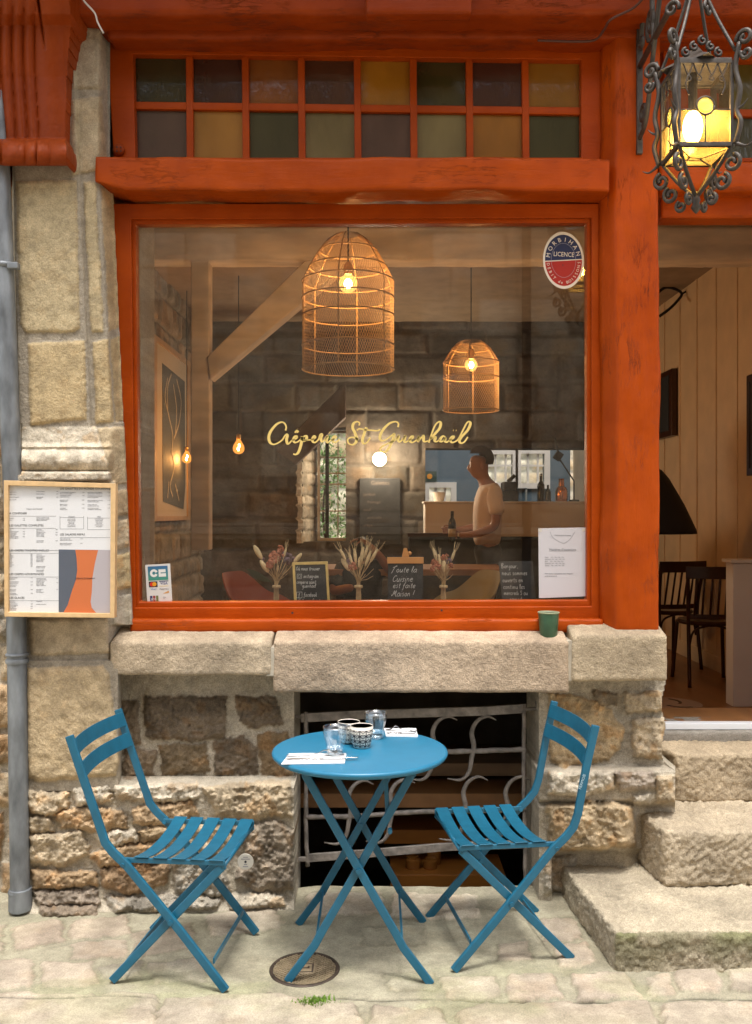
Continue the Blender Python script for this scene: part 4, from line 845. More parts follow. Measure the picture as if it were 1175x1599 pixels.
mb.box(X0 - .3, X1 + .3, 1.2, 1.24, -.4, 1.0); mb.box(X0 - .3, X0 - .26, .06, 1.2, -.4, .9); mb.box(X1 + .26, X1 + .3, .06, 1.2, -.4, .9); mb.box(X0 - .5, X1 + .5, .33, 1.24, .96, 1.0); mb.box(X0 - .3, X1 + .3, .06, 1.24, -.42, -.36); mb.box(X0 - .1, X1 + .1, .062, .085, -.36, -.004)
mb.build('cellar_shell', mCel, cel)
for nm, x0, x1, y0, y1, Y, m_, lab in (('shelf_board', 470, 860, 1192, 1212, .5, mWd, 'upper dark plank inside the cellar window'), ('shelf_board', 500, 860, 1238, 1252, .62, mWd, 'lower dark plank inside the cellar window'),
                            ('low_plank', 600, 740, 1296, 1318, .5, mOr, 'glossy board coloured with orange lamplight in the cellar behind the table legs'), ('low_plank', 610, 790, 1366, 1400, .42, mOr, 'low board coloured with orange lamplight, with jars at the bottom of the cellar opening')):
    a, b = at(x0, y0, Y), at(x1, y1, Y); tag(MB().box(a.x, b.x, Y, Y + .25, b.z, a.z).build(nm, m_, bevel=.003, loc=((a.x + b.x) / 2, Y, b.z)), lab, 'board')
for px, lab, h in ((645, 'squat orange jar on the low cellar board, the left one', .05), (672, 'squat orange jar on the low cellar board, the middle one', .045), (678, 'taller amber glass jar on the low cellar board behind the squat ones', .075)):
    c = at(px, 1368, .50 if h < .06 else .56); c.z = at(0, 1366, .42).z; mb = MB(); mb.lathe([(.030, 0), (.032, .004), (.032, h * .8), (.026, h * .9), (.026, h), (0, h)], c, 18)
    tag(mb.build('jar', M('amber_jar', (.35, .14, .03), rough=.15), smooth=True, sharp=40, loc=c), lab, 'jar')
# ------------------------------------------------------------------ bistro chairs and table
def fillet(pts, n=4):
    return crom(pts, n)
def chair_root(label, FU=.195, ln=0.0, W=.2):
    r = thing('folding_chair', label, 'chair', (0, 0, 0), 'blue folding chairs at the street table')
    for s in (-1, 1):
        y = s * W
        pts = [(-.315 - ln, y, .795), (-.272 - ln * .66, y, .66), (-.222, y, .50), (-.206, y, .455), (-.180, y, .425), (-.135, y, .385), (-.115, y, .363), (.04, y, .187), (FU - .004, y, .004)]
        mb = MB(); mb.sweep(pts, (0, 1, 0), .014, .027); bu = mb.build('back_upright', mBlue, r, bevel=.003)
        yi = s * (W - .018)
        mb = MB(); mb.sweep([(-FU + .004, yi, .004), (.178, yi, .393)], (0, 1, 0), .014, .027); mb.build('front_leg', mBlue, r, bevel=.003)
        mb = MB(); mb.tube([(.012, s * (W - .03), .212), (.012, s * (W + .012), .212)], .008, 12); mb.build('rivet', mBlue, bu, smooth=True, sharp=40)
        mb = MB(); mb.tube([(-.146, s * (W - .02), .395), (-.146, s * (W + .010), .387)], .007, 10); mb.build('rivet', mBlue, bu, smooth=True, sharp=40)
        mb = MB(); mb.sweep([(-.15, s * (W - .012), .398), (.185, s * (W - .012), .402)], (0, 1, 0), .010, .016); mb.build('seat_rail', mBlue, r, bevel=.002)
    for k in range(5):
        u = -.088 + .0612 * k; n = 12; P = [(u, -.197 + .394 * i / n, .412 - .024 * (1 - (2 * i / n - 1) ** 2)) for i in range(n + 1)]
        mb = MB(); mb.sweep(P, (1, 0, 0), .047, .004); mb.build('seat_slat', mBlue, r, bevel=.0012)
    for u0, z0 in ((-.303 - ln * .93, .762), (-.280 - ln * .75, .690)):
        n = 12; ux, uz = -.04 / .135 * .5, .96
        P = [(u0 - .022 * (1 - (2 * i / n - 1) ** 2) + .012, -.196 + .392 * i / n, z0) for i in range(n + 1)]
        mb = MB(); up_ = Vector((-.30, 0, .95)); mb.sweep(P, up_, .050, .003); mb.build('back_slat', mBlue, r, bevel=.001)
    mb = MB(); mb.sweep([(.145, -W + .02, .085), (.145, W - .02, .085)], (0, 0, 1), .018, .006); mb.build('cross_bar', mBlue, r, bevel=.001)
    mb = MB(); mb.sweep([(-.150, -W + .03, .055), (-.150, W - .03, .055)], (0, 0, 1), .018, .006); mb.build('cross_bar', mBlue, r, bevel=.001)
    mb = MB(); mb.tube([(.178, -W + .01, .390), (.178, W - .01, .390)], .007, 10); mb.build('seat_bar', mBlue, r, smooth=True)
    return r
ch = chair_root('blue folding metal chair on the left of the round table, facing right', ln=.012)
ch2 = chair_root('blue folding metal chair in front of the stone pier, facing left', FU=.212, ln=-.030)
ch.location = (-.641, -.512, .004); ch.rotation_euler = (0, 0, R(-6.5))
ch2.location = (.430, -.376, .004); ch2.rotation_euler = (0, 0, R(189))
# maker's name on the right chair's near upright
ORG[ch2] = Vector((0, 0, 0))
mkr = M('pale_blue_print', (.40, .55, .62), rough=.5)
t_ = text('FERMOB', (0, 0, 0), .014, mkr, ch2, 'CENTER'); t_.data.transform(Matrix.Translation((-.238, .2078, .607)) @ Matrix.Rotation(R(180), 4, 'Z') @ Matrix.Rotation(R(-71), 4, 'Y')); t_.name = 'maker_name'

tx, ty = -.055, -.493
tb = thing('bistro_table', 'round blue metal bistro table with crossed folding legs, laid for two', 'table', (tx, ty, .004))
mb = MB(); mb.lathe([(0, .688), (.27, .688), (.288, .687), (.293, .690), (.2985, .696), (.300, .701), (.2985, .706), (.294, .709), (.288, .710), (0, .710)], (tx, ty, 0), 96)
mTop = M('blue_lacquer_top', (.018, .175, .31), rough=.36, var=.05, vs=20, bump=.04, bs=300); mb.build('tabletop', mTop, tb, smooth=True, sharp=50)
def leg(sy, m, off):
    y = ty + .03 + sy * .215 + off
    P = [(tx + m * .232, y, .004), (tx + m * .182, y, .07), (tx + m * .142, y, .123), (tx + m * .118, y, .168), (tx + m * .05, y, .285), (tx - m * .172, y, .678)]
    mb = MB(); mb.sweep(P, (0, 1, 0), .014, .026); return mb.build('leg', mBlue, tb, bevel=.003)
legs = {}
for sy in (-1, 1): leg(sy, 1, -.008 * sy * -1); legs[sy] = leg(sy, -1, .010 * sy * -1)
for m in (-1, 1):
    mb = MB(); mb.sweep([(tx + m * .140, ty + .03 - .20, .122), (tx + m * .140, ty + .03 + .20, .122)], (0, 0, 1), .018, .007); mb.build('strut', mBlue, tb, bevel=.001)
    mb = MB(); mb.sweep([(tx + m * .172, ty + .03 - .235, .682), (tx + m * .172, ty + .03 + .235, .682)], (0, 0, 1), .016, .022); mb.build('top_rail', mBlue, tb, bevel=.002)
for sy in (-1, 1):
    y = ty + .03 + sy * .215; mb = MB(); mb.tube([(tx, y - .022, .370), (tx, y + .022, .370)], .0085, 12); mb.build('rivet', mBlue, legs[sy], smooth=True, sharp=40)
mb = MB(); mb.sweep([(tx + .085, ty - .16, .685), (tx + .092, ty - .165, .55)], (0, 1, 0), .012, .014); ls_ = mb.build('latch_stay', mBlue, tb, bevel=.002)
mb = MB(); mb.tube([(tx + .10, ty - .215, .50), (tx + .10, ty - .19, .50)], .007, 10); mb.build('rivet', mBlue, ls_, smooth=True, sharp=40)
ZT = .7102
def tp(px, py): D = F * (CZ - ZT) / (py - PZ); return Vector(((px - PX) * D / F, D + CY, ZT))
def tumbler(c, h, r, label, facets):
    g = thing('tumbler', label, 'glass', c, 'water glasses on the blue table'); seg = 40; mb = MB()
    prof = [(0, .004), (r * .60, .004), (r * .66, .001), (r * .70, .006), (r * .74, h * .2), (r * .80, h * .45), (r * .93, h * .62), (r * .98, h * .75), (r, h), (r * .94, h), (r * .92, h * .75), (r * .85, h * .6), (r * .70, h * .4), (r * .64, h * .2), (0, h * .17)]
    V = []
    for rr, z in prof:
        for k in range(seg):
            a = 2 * math.pi * k / seg; q = rr * (1 - .05 * (math.cos(a * facets) * .5 + .5) * (1 if .1 * h < z < .62 * h else 0)); V.append((c.x + q * math.cos(a), c.y + q * math.sin(a), c.z + z))
    Fc = [(i * seg + k, i * seg + (k + 1) % seg, (i + 1) * seg + (k + 1) % seg, (i + 1) * seg + k) for i in range(len(prof) - 1) for k in range(seg)]
    mk('glass_wall', V, Fc, mTumbler, g, smooth=True)
    mb = MB(); mb.lathe([(0, .002), (r * .62, .002), (r * .64, .008), (r * .60, .012), (0, .010)], c, 32); mb.build('thick_base', thin_glass('tumbler_base_glass', (.84, .92, .96), refl=2.5, edge=.08), g, smooth=True)
tumbler(tp(524, 1180), .098, .041, 'clear faceted tumbler beside the front napkin on the blue table', 10)
tumbler(tp(587, 1153), .094, .040, 'clear tumbler near the rear napkin on the blue table', 9)
def cup_mat(name, dark):
    m, t, N, L, p = nodes(name); p.inputs['Roughness'].default_value = .25
    tc = N.new('ShaderNodeTexCoord'); sp = N.new('ShaderNodeSeparateXYZ'); L.new(tc.outputs['Object'], sp.inputs[0])
    def m2(op, a, b=None, v=None):
        n = N.new('ShaderNodeMath'); n.operation = op; L.new(a, n.inputs[0])
        if b is not None: L.new(b, n.inputs[1])
        if v is not None: n.inputs[1].default_value = v
        return n.outputs[0]
    ang = m2('MULTIPLY', m2('ARCTAN2', sp.outputs[1], sp.outputs[0]), v=11 / (2 * math.pi)); zz = m2('MULTIPLY', sp.outputs[2], v=55)
    fx = m2('SUBTRACT', m2('FRACT', ang), v=.5); fz = m2('SUBTRACT', m2('FRACT', zz), v=.5)
    r = m2('SQRT', m2('ADD', m2('MULTIPLY', fx, fx), m2('MULTIPLY', fz, fz)))
    ringm = m2('LESS_THAN', m2('ABSOLUTE', m2('SUBTRACT', r, v=.33)), v=.085); dot = m2('LESS_THAN', r, v=.13)
    bar = m2('LESS_THAN', m2('ABSOLUTE', m2('SUBTRACT', m2('ABSOLUTE', fx), v=.46)), v=.05)
    k = m2('MINIMUM', m2('ADD', m2('ADD', ringm, dot), bar), v=1.0)
    inb = m2('MULTIPLY', m2('GREATER_THAN', sp.outputs[2], v=.006), m2('LESS_THAN', sp.outputs[2], v=.0655)); k = m2('MULTIPLY', k, inb)
    x = N.new('ShaderNodeMix'); x.data_type = 'RGBA'; L.new(k, x.inputs[0]); A, B = (.72, .66, .57, 1), (.035, .028, .03, 1)
    x.inputs[6].default_value, x.inputs[7].default_value = (B, A) if dark else (A, B); L.new(x.outputs[2], p.inputs['Base Color']); return m
mCer = M('cream_ceramic', (.72, .66, .57), rough=.22)
for c, lab, dk in ((tp(565, 1167), 'cream cup with dark ring pattern, in front of the other cup', False), (tp(545, 1160), 'dark patterned cup with pale rim between the glass and the cream cup', True)):
    g = thing('patterned_cup', lab, 'cup', c, 'patterned cups on the blue table')
    mb = MB(); mb.lathe([(0, 0), (.024, 0), (.029, .004), (.034, .02), (.0385, .045), (.0395, .074)], c, 40); mb.build('body', cup_mat('ring_pattern', dk), g, smooth=True)
    mb = MB(); mb.lathe([(.0395, .074), (.0385, .076), (.037, .074), (.036, .045), (.031, .02), (.02, .01), (0, .009)], c, 40); mb.build('rim', mCer, g, smooth=True)
mSteel = M('cutlery_steel', (.62, .62, .64), rough=.16, metal=1); mNap = M('paper_napkin', (.82, .82, .83), rough=.8, bump=.1, bs=120)
def napkin(c4, lab, seed):
    n = thing('napkin', lab, 'napkin', tuple(sum((Vector(p) for p in c4), Vector()) / 4), 'napkins on the blue table'); rr = random.Random(seed); mb = MB()
    for k in range(3):
        q = [Vector(p) + Vector((rr.uniform(-.0015, .0015), rr.uniform(-.0015, .0015), .0012 * k)) for p in c4]; N_ = 8
        V, Fc = [], []
        for i in range(N_ + 1):
            for j in range(N_ + 1):
                s, t = i / N_, j / N_; p = q[0] * (1 - s) * (1 - t) + q[1] * s * (1 - t) + q[2] * s * t + q[3] * (1 - s) * t; p.z += .0014 * (abs(math.sin(s * 5 + seed + k)) * t); V.append(p)
        for i in range(N_):
            for j in range(N_): a = i * (N_ + 1) + j; Fc.append((a, a + N_ + 1, a + N_ + 2, a + 1))
        n0 = len(V); V2 = V + [p + Vector((0, 0, .0009)) for p in V]; Fc = [tuple(reversed(f)) for f in Fc] + [tuple(x + n0 for x in f) for f in Fc]
        edge = [i * (N_ + 1) for i in range(N_ + 1)] + [N_ * (N_ + 1) + j for j in range(1, N_ + 1)] + [i * (N_ + 1) + N_ for i in range(N_ - 1, -1, -1)] + [j for j in range(N_ - 1, 0, -1)]
        for a, b in zip(edge, edge[1:] + edge[:1]): Fc.append((a, b, b + n0, a + n0))
        mb.add(V2, Fc)
    mb.build('folded_paper', mNap, n, smooth=True, sharp=40); return n
def cutlery(kind, p0, p1, lab):
    p0, p1 = Vector(p0), Vector(p1); d = (p1 - p0); L_ = d.length; d.normalize(); s = Vector((-d.y, d.x, 0)); z = Vector((0, 0, 1))
    o = thing(kind, lab, kind, p0 + z * .002)
    def strip(name, prof, th=.002, lift=None):
        mb = MB(); V = []
        for i, (t, w_) in enumerate(prof):
            c = p0 + d * t * L_ + z * (lift(t) if lift else .002); V += [c + s * w_, c - s * w_, c - s * w_ + z * th, c + s * w_ + z * th]
        n = len(prof); Fc = [(0, 1, 2, 3), tuple(4 * (n - 1) + j for j in (3, 2, 1, 0))] + [(4 * i + j, 4 * i + 4 + j, 4 * i + 4 + (j + 1) % 4, 4 * i + (j + 1) % 4) for i in range(n - 1) for j in range(4)]
        mb.add(V, Fc); mb.build(name, mSteel, o, bevel=.0006)
    if kind == 'knife':
        strip('handle', [(0, .003), (.03, .0048), (.3, .0045), (.48, .0036)], .0035); strip('blade', [(.48, .004), (.52, .0075), (.9, .008), (.98, .004), (1, .001)], .0015)
    else:
        lf = lambda t: .002 + .016 * math.exp(-((t - .68) / .13) ** 2) * 1.0
        strip('handle', [(0, .004), (.04, .006), (.2, .0045), (.4, .003), (.55, .0028), (.64, .003), (.70, .006), (.74, .0095), (.80, .0105)], .0022, lf)
        for k in range(4):
            off = (-1.5 + k) * .0058; mb = MB(); mb.sweep([p0 + d * t * L_ + s * off + z * (lf(t) + .001) for t in (.79, .86, .93, 1.0)], s, .0028, .002); mb.build('tine', mSteel, o)
Zn = Vector((0, 0, .0045))
napkin([tp(440, 1194), tp(538, 1193), tp(541, 1178), tp(452, 1178)], 'white paper napkin at the front edge of the blue table', 1)
napkin([tp(603, 1151), tp(653, 1151), tp(650, 1138.5), tp(600, 1139)], 'white paper napkin at the rear right of the blue table', 2)
cutlery('knife', tp(560, 1187) + Zn, tp(446, 1188.5) + Zn, 'steel knife across the front napkin, handle pointing right'); cutlery('fork', tp(448, 1183) + Zn, tp(538, 1182) + Zn, 'steel fork on the front napkin behind the knife')
cutlery('knife', tp(650, 1147) + Zn, tp(604, 1147.5) + Zn, 'steel knife on the rear napkin'); cutlery('fork', tp(651, 1143.5) + Zn, tp(603, 1143) + Zn, 'steel fork on the rear napkin')
# green beaker on the sill
c = at(857, 989, -.045); c.z = 1.0305
g = thing('green_beaker', 'small dark green beaker standing on the stone sill', 'beaker', c)
mb = MB(); mb.lathe([(0, 0), (.031, 0), (.033, .003), (.0405, .094), (.0395, .094), (.032, .006), (0, .005)], c, 40); mb.build('body', M('green_glaze', (.045, .115, .06), rough=.35, var=.2, vs=30), g, smooth=True, sharp=60)
mb = MB(); mb.lathe([(.0405, .094), (.0425, .0955), (.0425, .099), (.040, .1), (.0385, .098), (.0395, .094)], c, 40); mb.build('rim', M('glaze_rim', (.30, .33, .20), rough=.4), g, smooth=True)

# ------------------------------------------------------------------ manhole cover and moss
D = F * CZ / (1515 - PZ); mx, my = (476 - PX) * D / F, D + CY
man = thing('manhole_cover', 'small round rusty cast iron manhole cover under the table leg', 'manhole cover', (mx, my, -.004))
mCast = M('cast_iron', (.06, .042, .030), rough=.6, metal=.3, var=.5, vs=30, bump=.5, bs=90, dist=.002); mWorn = M('worn_cast_iron', (.26, .20, .125), rough=.55, metal=.25, var=.35, vs=30)
mb = MB(); mb.lathe([(0, .004), (.104, .004), (.105, .0085), (.114, .009), (.117, .006), (.117, -.03), (0, -.03)], (mx, my, -.002), 64); mb.build('rim', mCast, man, smooth=True, sharp=40)
mb = MB(); rr = .103
for k in range(-9, 10):
    o_ = k * .0108
    if abs(o_) >= rr: continue
    h = math.sqrt(rr * rr - o_ * o_)
    for a in (R(38), R(-38)):
        u = Vector((math.cos(a), math.sin(a), 0)); v = Vector((-u.y, u.x, 0)); c = Vector((mx, my, .0035 + (.0004 if a > 0 else 0)))
        mb.sweep([c + v * o_ - u * h, c + v * o_ + u * h], v, .0036, .005)
mb.build('lattice', mWorn, man)
mb = MB(); mb.box(mx - .036, mx + .036, my - .033, my + .033, .002, .0078); cpl = mb.build('centre_plate', mWorn, man, bevel=.002)
mb = MB()
for x0, x1, y0, y1 in ((-.030, .030, -.030, -.024), (-.030, .030, .024, .030), (-.030, -.024, -.024, .024), (.024, .030, -.024, .024), (-.012, .014, -.003, .003), (.010, .016, -.003, .012)): mb.box(mx + x0, mx + x1, my + y0, my + y1, .0078, .0084)
mb.build('raised_mark', mCast, cpl)
mb = MB(); rr_ = random.Random(3)
for k in range(480):
    px = rr_.gauss(492, 13) if k < 480 else rr_.choice((248, 690, 245, 520, 430)) + rr_.gauss(0, 14); py = 1576 + rr_.gauss(0, 2.4) - (abs(px - 492) * .05 if k < 480 else 12)
    x, y = gnd(px, py); h = rr_.uniform(.010, .024); a = rr_.uniform(0, 6.28); r = rr_.uniform(.003, .007); tlt = Vector((rr_.gauss(0, .4), rr_.gauss(0, .4), 1)).normalized() * h
    b0 = Vector((x, y, .004)); u = Vector((math.cos(a), math.sin(a), 0)) * r
    mb.add([b0 - u, b0 + u, b0 + tlt + u * .4 + Vector((0, 0, .004)), b0 + tlt * 1.4], [(0, 1, 2, 3)])
tag(mb.build('moss', M('moss_green', (.15, .27, .03), rough=.8, var=.3, vs=60)), kind='stuff')
# ------------------------------------------------------------------ the room behind
FZ, CEIL, XL, XR, YB = .30, 3.42, -1.75, 2.62, 5.56
rnd = random.Random(21)
mFloor = M('oak_floor', (.29, .135, .05), rough=.38, var=.35, vs=7, stretch=(1, .15, 1), bump=.1, bs=30); mCeil = M('ceiling_boards', (.30, .21, .13), rough=.8, var=.2, vs=6)
mCream = M('cream_paint', (.64, .46, .28), rough=.55, var=.1, vs=5); mOff = M('off_white_paint', (.76, .70, .63), rough=.5, var=.05, vs=5)
mBlueW = M('blue_grey_wall', (.09, .135, .17), rough=.7, var=.1, vs=3)
tag(MB().box(XL - .4, XR + .3, .345, 5.93, FZ - .06, FZ).box(.42, XR + .3, 5.93, 8.6, FZ - .06, FZ).build('floor', mFloor, loc=(0, 3, FZ)), kind='structure')
tag(MB().box(1.19, XR, .415, .81, FZ, .574).build('entrance_platform', mFloor, bevel=.006, loc=(1.8, .6, FZ)), 'low brown wooden platform just inside the doorway', 'platform')
tag(MB().box(XL - .4, XR + .3, .1, 5.93, CEIL, CEIL + .1).box(.42, XR + .3, 5.93, 7.0, CEIL, CEIL + .1).build('ceiling', mCeil, loc=(0, 3, CEIL)), kind='structure')  # kitchen part stops short, an added opening that lets daylight in
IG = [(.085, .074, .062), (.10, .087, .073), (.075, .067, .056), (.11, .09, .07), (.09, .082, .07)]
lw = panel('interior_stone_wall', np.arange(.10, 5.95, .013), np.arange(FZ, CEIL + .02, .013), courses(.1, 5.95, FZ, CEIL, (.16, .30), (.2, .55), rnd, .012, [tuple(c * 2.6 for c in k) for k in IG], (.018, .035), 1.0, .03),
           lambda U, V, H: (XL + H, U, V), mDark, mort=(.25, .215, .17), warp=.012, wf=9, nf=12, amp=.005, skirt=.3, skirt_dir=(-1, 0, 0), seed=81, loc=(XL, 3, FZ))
tag(lw, 'dark rubble stone side wall inside the room at the left', 'stone wall')
DB = YB - CY; sB = F / DB
bx = lambda px: (px - PX) / sB
bz = lambda py: CZ - (py - PZ) / sB
WX0, WX1, WZ0, WZ1 = bx(474), bx(541), bz(845), bz(668); HX0, HX1, HZ0, HZ1 = bx(665), bx(934), bz(840), bz(699)
def bskip(U, V): return ((U > WX0) & (U < WX1) & (V > WZ0) & (V < WZ1)) | ((U > HX0) & (U < HX1) & (V > HZ0) & (V < HZ1))
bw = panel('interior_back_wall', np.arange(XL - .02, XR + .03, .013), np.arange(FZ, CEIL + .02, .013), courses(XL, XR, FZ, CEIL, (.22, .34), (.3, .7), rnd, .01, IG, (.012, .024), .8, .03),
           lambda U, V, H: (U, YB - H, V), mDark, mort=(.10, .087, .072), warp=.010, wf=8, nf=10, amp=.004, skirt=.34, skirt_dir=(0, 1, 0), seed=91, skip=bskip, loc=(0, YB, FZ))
tag(bw, 'dark stone back wall of the room with a window and a serving hatch', 'stone wall')
rv = panel('window_reveal', np.arange(YB - .05, YB + .36, .011), np.arange(WZ0 - .02, WZ1, .011), courses(YB - .1, YB + .4, WZ0 - .05, WZ1, (.07, .16), (.09, .25), rnd, .006, [(.5, .44, .36), (.42, .37, .30)], (.010, .025), 1, .02),
           lambda U, V, H: (WX0 + .01 + (YB + .36 - U) * -.05 + (U - YB) * .28 + H, U, V), mStone, mort=(.3, .26, .2), warp=.01, wf=9, nf=12, amp=.004, skirt=.05, skirt_dir=(-1, 0, 0), seed=95, loc=(WX0, YB, WZ0))
tag(rv, 'pale rubble stone reveal left of the small back window', 'window reveal')
# right hand wall of painted boards
mb = MB(); mb.box(XR, XR + .12, .1, 8.6, FZ - .05, CEIL + .05)
for y in np.arange(.5, 5.5, .42): mb.box(XR - .008, XR + .001, y, y + .030, FZ, CEIL)
mb.box(XR - .016, XR + .001, .42, 5.5, FZ, FZ + .12)
tag(mb.build('panelled_wall', mCream, bevel=.002, loc=(XR, 3, FZ)), 'cream painted board wall along the right side inside the doorway', 'interior wall')
# party walls that close the room behind the shopfront
tag(MB().box(-4.6, XL - .32, .36, .42, -.1, 4).build('front_wall', mCeil, loc=(-3, .4, 0)), 'plain wall of the neighbouring house left of the pipe', 'house wall')
tag(MB().box(2.08, 5, .06, .40, -.1, 4).build('front_wall', mCeil, loc=(3, .2, 0)), 'plain house wall right of the doorway', 'house wall')
# beams
def ib(name, x0, x1, Y, z0, z1, dep, seed, lab, mt=None):
    tag(rough_box(name, x0, x1, Y, Y + dep, z0, z1, .025, .018, .006, (.5, .4, .3), mt or mTimber, seed=seed, nf=4, loc=((x0 + x1) / 2, Y, z0)), lab, 'wooden beam')
YI = 2.2; sI = sc(YI); zi = lambda py: CZ - (py - PZ) / sI; xi = lambda px: (px - PX) / sI
ib('ceiling_beam', XL, XR - .01, YI, zi(404), zi(352), .22, 1, 'pale oak ceiling beam crossing the room behind the window top')
tag(MB().quadbox([(xi(322), zi(556)), (xi(327), zi(592)), (xi(550), zi(405)), (xi(476), zi(405))], YI + .03, .15).build('diagonal_brace', mTimber, bevel=.01, loc=(xi(400), YI, zi(580))), 'pale oak diagonal brace rising to the ceiling beam', 'wooden brace')
tag(MB().quadbox([(xi(296), zi(860)), (xi(325), zi(860)), (xi(325), zi(404)), (xi(296), zi(404))], YI + .05, .12).build('oak_post', mTimber, bevel=.01, loc=(xi(310), YI, zi(860))), 'pale oak post under the lower end of the brace', 'wooden post')
YD = 5.2; sD = sc(YD)
tag(MB().quadbox([((a - PX) / sD, CZ - (b - PZ) / sD) for a, b in ((540, 596), (540, 652), (462, 726), (430, 704))], YD, .12).build('dark_brace', M('dark_red_timber', (.045, .026, .022), rough=.6, var=.3), bevel=.01, loc=((530 - PX) / sD, YD, CZ)), 'dark red diagonal timber above the small back window', 'wooden brace')

# back window with its casement
w2 = thing('back_window', 'small white casement window in the back wall looking onto a green yard', 'window', ((WX0 + WX1) / 2, YB + .25, WZ0))
YW = YB + .25; sW = sc(YW); wx = lambda p: (p - PX) / sW; wz = lambda p: CZ - (p - PZ) / sW
mb = MB(); ring(mb, [(wx(496), wz(672)), (wx(545), wz(672)), (wx(545), wz(846)), (wx(496), wz(846))], [(wx(500), wz(676)), (wx(541), wz(676)), (wx(541), wz(840)), (wx(500), wz(840))], YW, .06); mb.build('frame', mOff, w2)
for x, r in ((511, .018), (528, .005)): mb = MB(); mb.box(wx(x) - r, wx(x) + r, YW + .01, YW + .04, wz(840), wz(676)); mb.build('mullion', mOff if r < .01 else mBlack, w2)
for y in (714, 739, 756, 798): mb = MB(); mb.box(wx(500), wx(541), YW + .012, YW + .036, wz(y) - .007, wz(y) + .007); mb.build('glazing_bar', mOff, w2)
mb = MB(); mb.box(wx(500), wx(541), YW + .02, YW + .024, wz(840), wz(676)); mb.build('pane', thin_glass('back_glass', (.95, .97, .95), refl=.6), w2)
# yard behind
yw = panel('yard_wall', np.arange(-5, 5, .05), np.arange(-.2, 4.2, .05), courses(-5, 5, -.2, 4.2, (.18, .3), (.25, .6), rnd, .02, [(.62, .52, .38), (.7, .6, .46), (.6, .52, .4)], (.03, .05), 1, .06), lambda U, V, H: (U, 10.6 - H, V), mStone, mort=(.5, .45, .36), warp=.03, wf=3, nf=4, amp=.01, skirt=.3, seed=99, loc=(0, 10.6, 0))
tag(yw, 'sunlit stone wall across the yard seen through the back windows', 'stone wall')
tag(MB().box(-6, 6, 8.62, 11, -.1, 0).build('yard_paving', mPave, loc=(0, 9.5, 0)), kind='structure')
pl = thing('yard_shrub', 'green shrub in the yard seen through the small back window', 'shrub', (-.72, 9.6, 0)); mLeaf = M('yard_leaf', (.10, .19, .03), rough=.55, var=.4, vs=20); rr = random.Random(5)
mb = MB(); mb.tube(crom([(-.72, 9.6, 0), (-.70, 9.62, .8), (-.76, 9.6, 1.5), (-.7, 9.6, 2.2)], 5), [.03 - .0012 * k for k in range(16)], 7); mb.build('stem', mBrown, pl)
mb = MB()
for k in range(1500):
    c = Vector((-.70 + rr.gauss(0, .20), 9.6 + rr.gauss(0, .18), 2.1 + rr.gauss(0, .33))) if rr.random() < .7 else Vector((-.6 + rr.gauss(0, .22), 9.6 + rr.gauss(0, .2), 1.25 + rr.gauss(0, .16)))
    u = Vector((rr.gauss(0, 1), rr.gauss(0, 1), rr.gauss(0, 1))).normalized(); v = u.orthogonal().normalized(); s = rr.uniform(.018, .04); mb.add([c - u * s, c + v * s * .5, c + u * s, c - v * s * .5], [(0, 1, 2, 3)])
mb.build('foliage', mLeaf, pl, recalc=False)

# kitchen beyond the hatch
KY = 8.3; sK = sc(KY); kx = lambda p: (p - PX) / sK; kz = lambda p: CZ - (p - PZ) / sK
wins = [(760, 803, 707, 756), (811, 853, 706, 757), (668, 707, 759, 790)]
def kskip(U, V):
    r = np.zeros(U.shape, bool)
    for a, b, c, d_ in wins: r |= (U > kx(a)) & (U < kx(b)) & (V < kz(c)) & (V > kz(d_))
    return r
tag(MB().box(.36, .44, 5.91, 8.56, 0, CEIL + .1).build('kitchen_partition', mBlueW, loc=(.4, 7, 0)), 'blue grey side wall of the kitchen behind the hatch', 'interior wall')
ku = np.unique(np.concatenate([np.arange(.42, XR, .1)] + [[kx(a), kx(b)] for a, b, _, _ in wins])); kv = np.unique(np.concatenate([np.arange(FZ, CEIL, .1)] + [[kz(c), kz(d_)] for _, _, c, d_ in wins]))
tag(panel('kitchen_wall', ku, kv, [], lambda U, V, H: (U, KY - H * 0, V), mBlueW, warp=0, skirt=.25, skip=kskip, amp=0, loc=(0, KY, FZ)), 'blue grey kitchen wall seen through the hatch', 'interior wall')
for i, (a, b, c, d_) in enumerate(wins):
    t = thing('kitchen_window', ['white kitchen window seen behind the man', 'white kitchen window right of the man, behind the bottles', 'low bright kitchen window at the left end of the hatch'][i], 'window', ((kx(a) + kx(b)) / 2, KY, kz(d_)))
    mb = MB(); ring(mb, [(kx(a) - .05, kz(c) + .05), (kx(b) + .05, kz(c) + .05), (kx(b) + .05, kz(d_) - .05), (kx(a) - .05, kz(d_) - .05)], [(kx(a) + .02, kz(c) - .02), (kx(b) - .02, kz(c) - .02), (kx(b) - .02, kz(d_) + .02), (kx(a) + .02, kz(d_) + .02)], KY - .02, .06); mb.build('frame', mOff, t)
    for f in (.33, .70): mb = MB(); x = kx(a) + (kx(b) - kx(a)) * f; mb.box(x - .012, x + .012, KY, KY + .03, kz(d_), kz(c)); mb.build('glazing_bar', mOff, t)
    if i < 2: mb = MB(); mb.box(kx(a), kx(b), KY + .002, KY + .028, kz(727) - .012, kz(727) + .012); mb.build('glazing_bar', mOff, t)
    mb = MB(); mb.box(kx(a), kx(b), KY + .034, KY + .038, kz(d_), kz(c)); mb.build('pane', thin_glass('kitchen_glass', (.95, .97, .97), refl=.5), t)
pf = thing('kitchen_picture', 'tiny picture with an orange spot on the blue kitchen wall', 'picture', (kx(672), KY - .02, kz(752)))
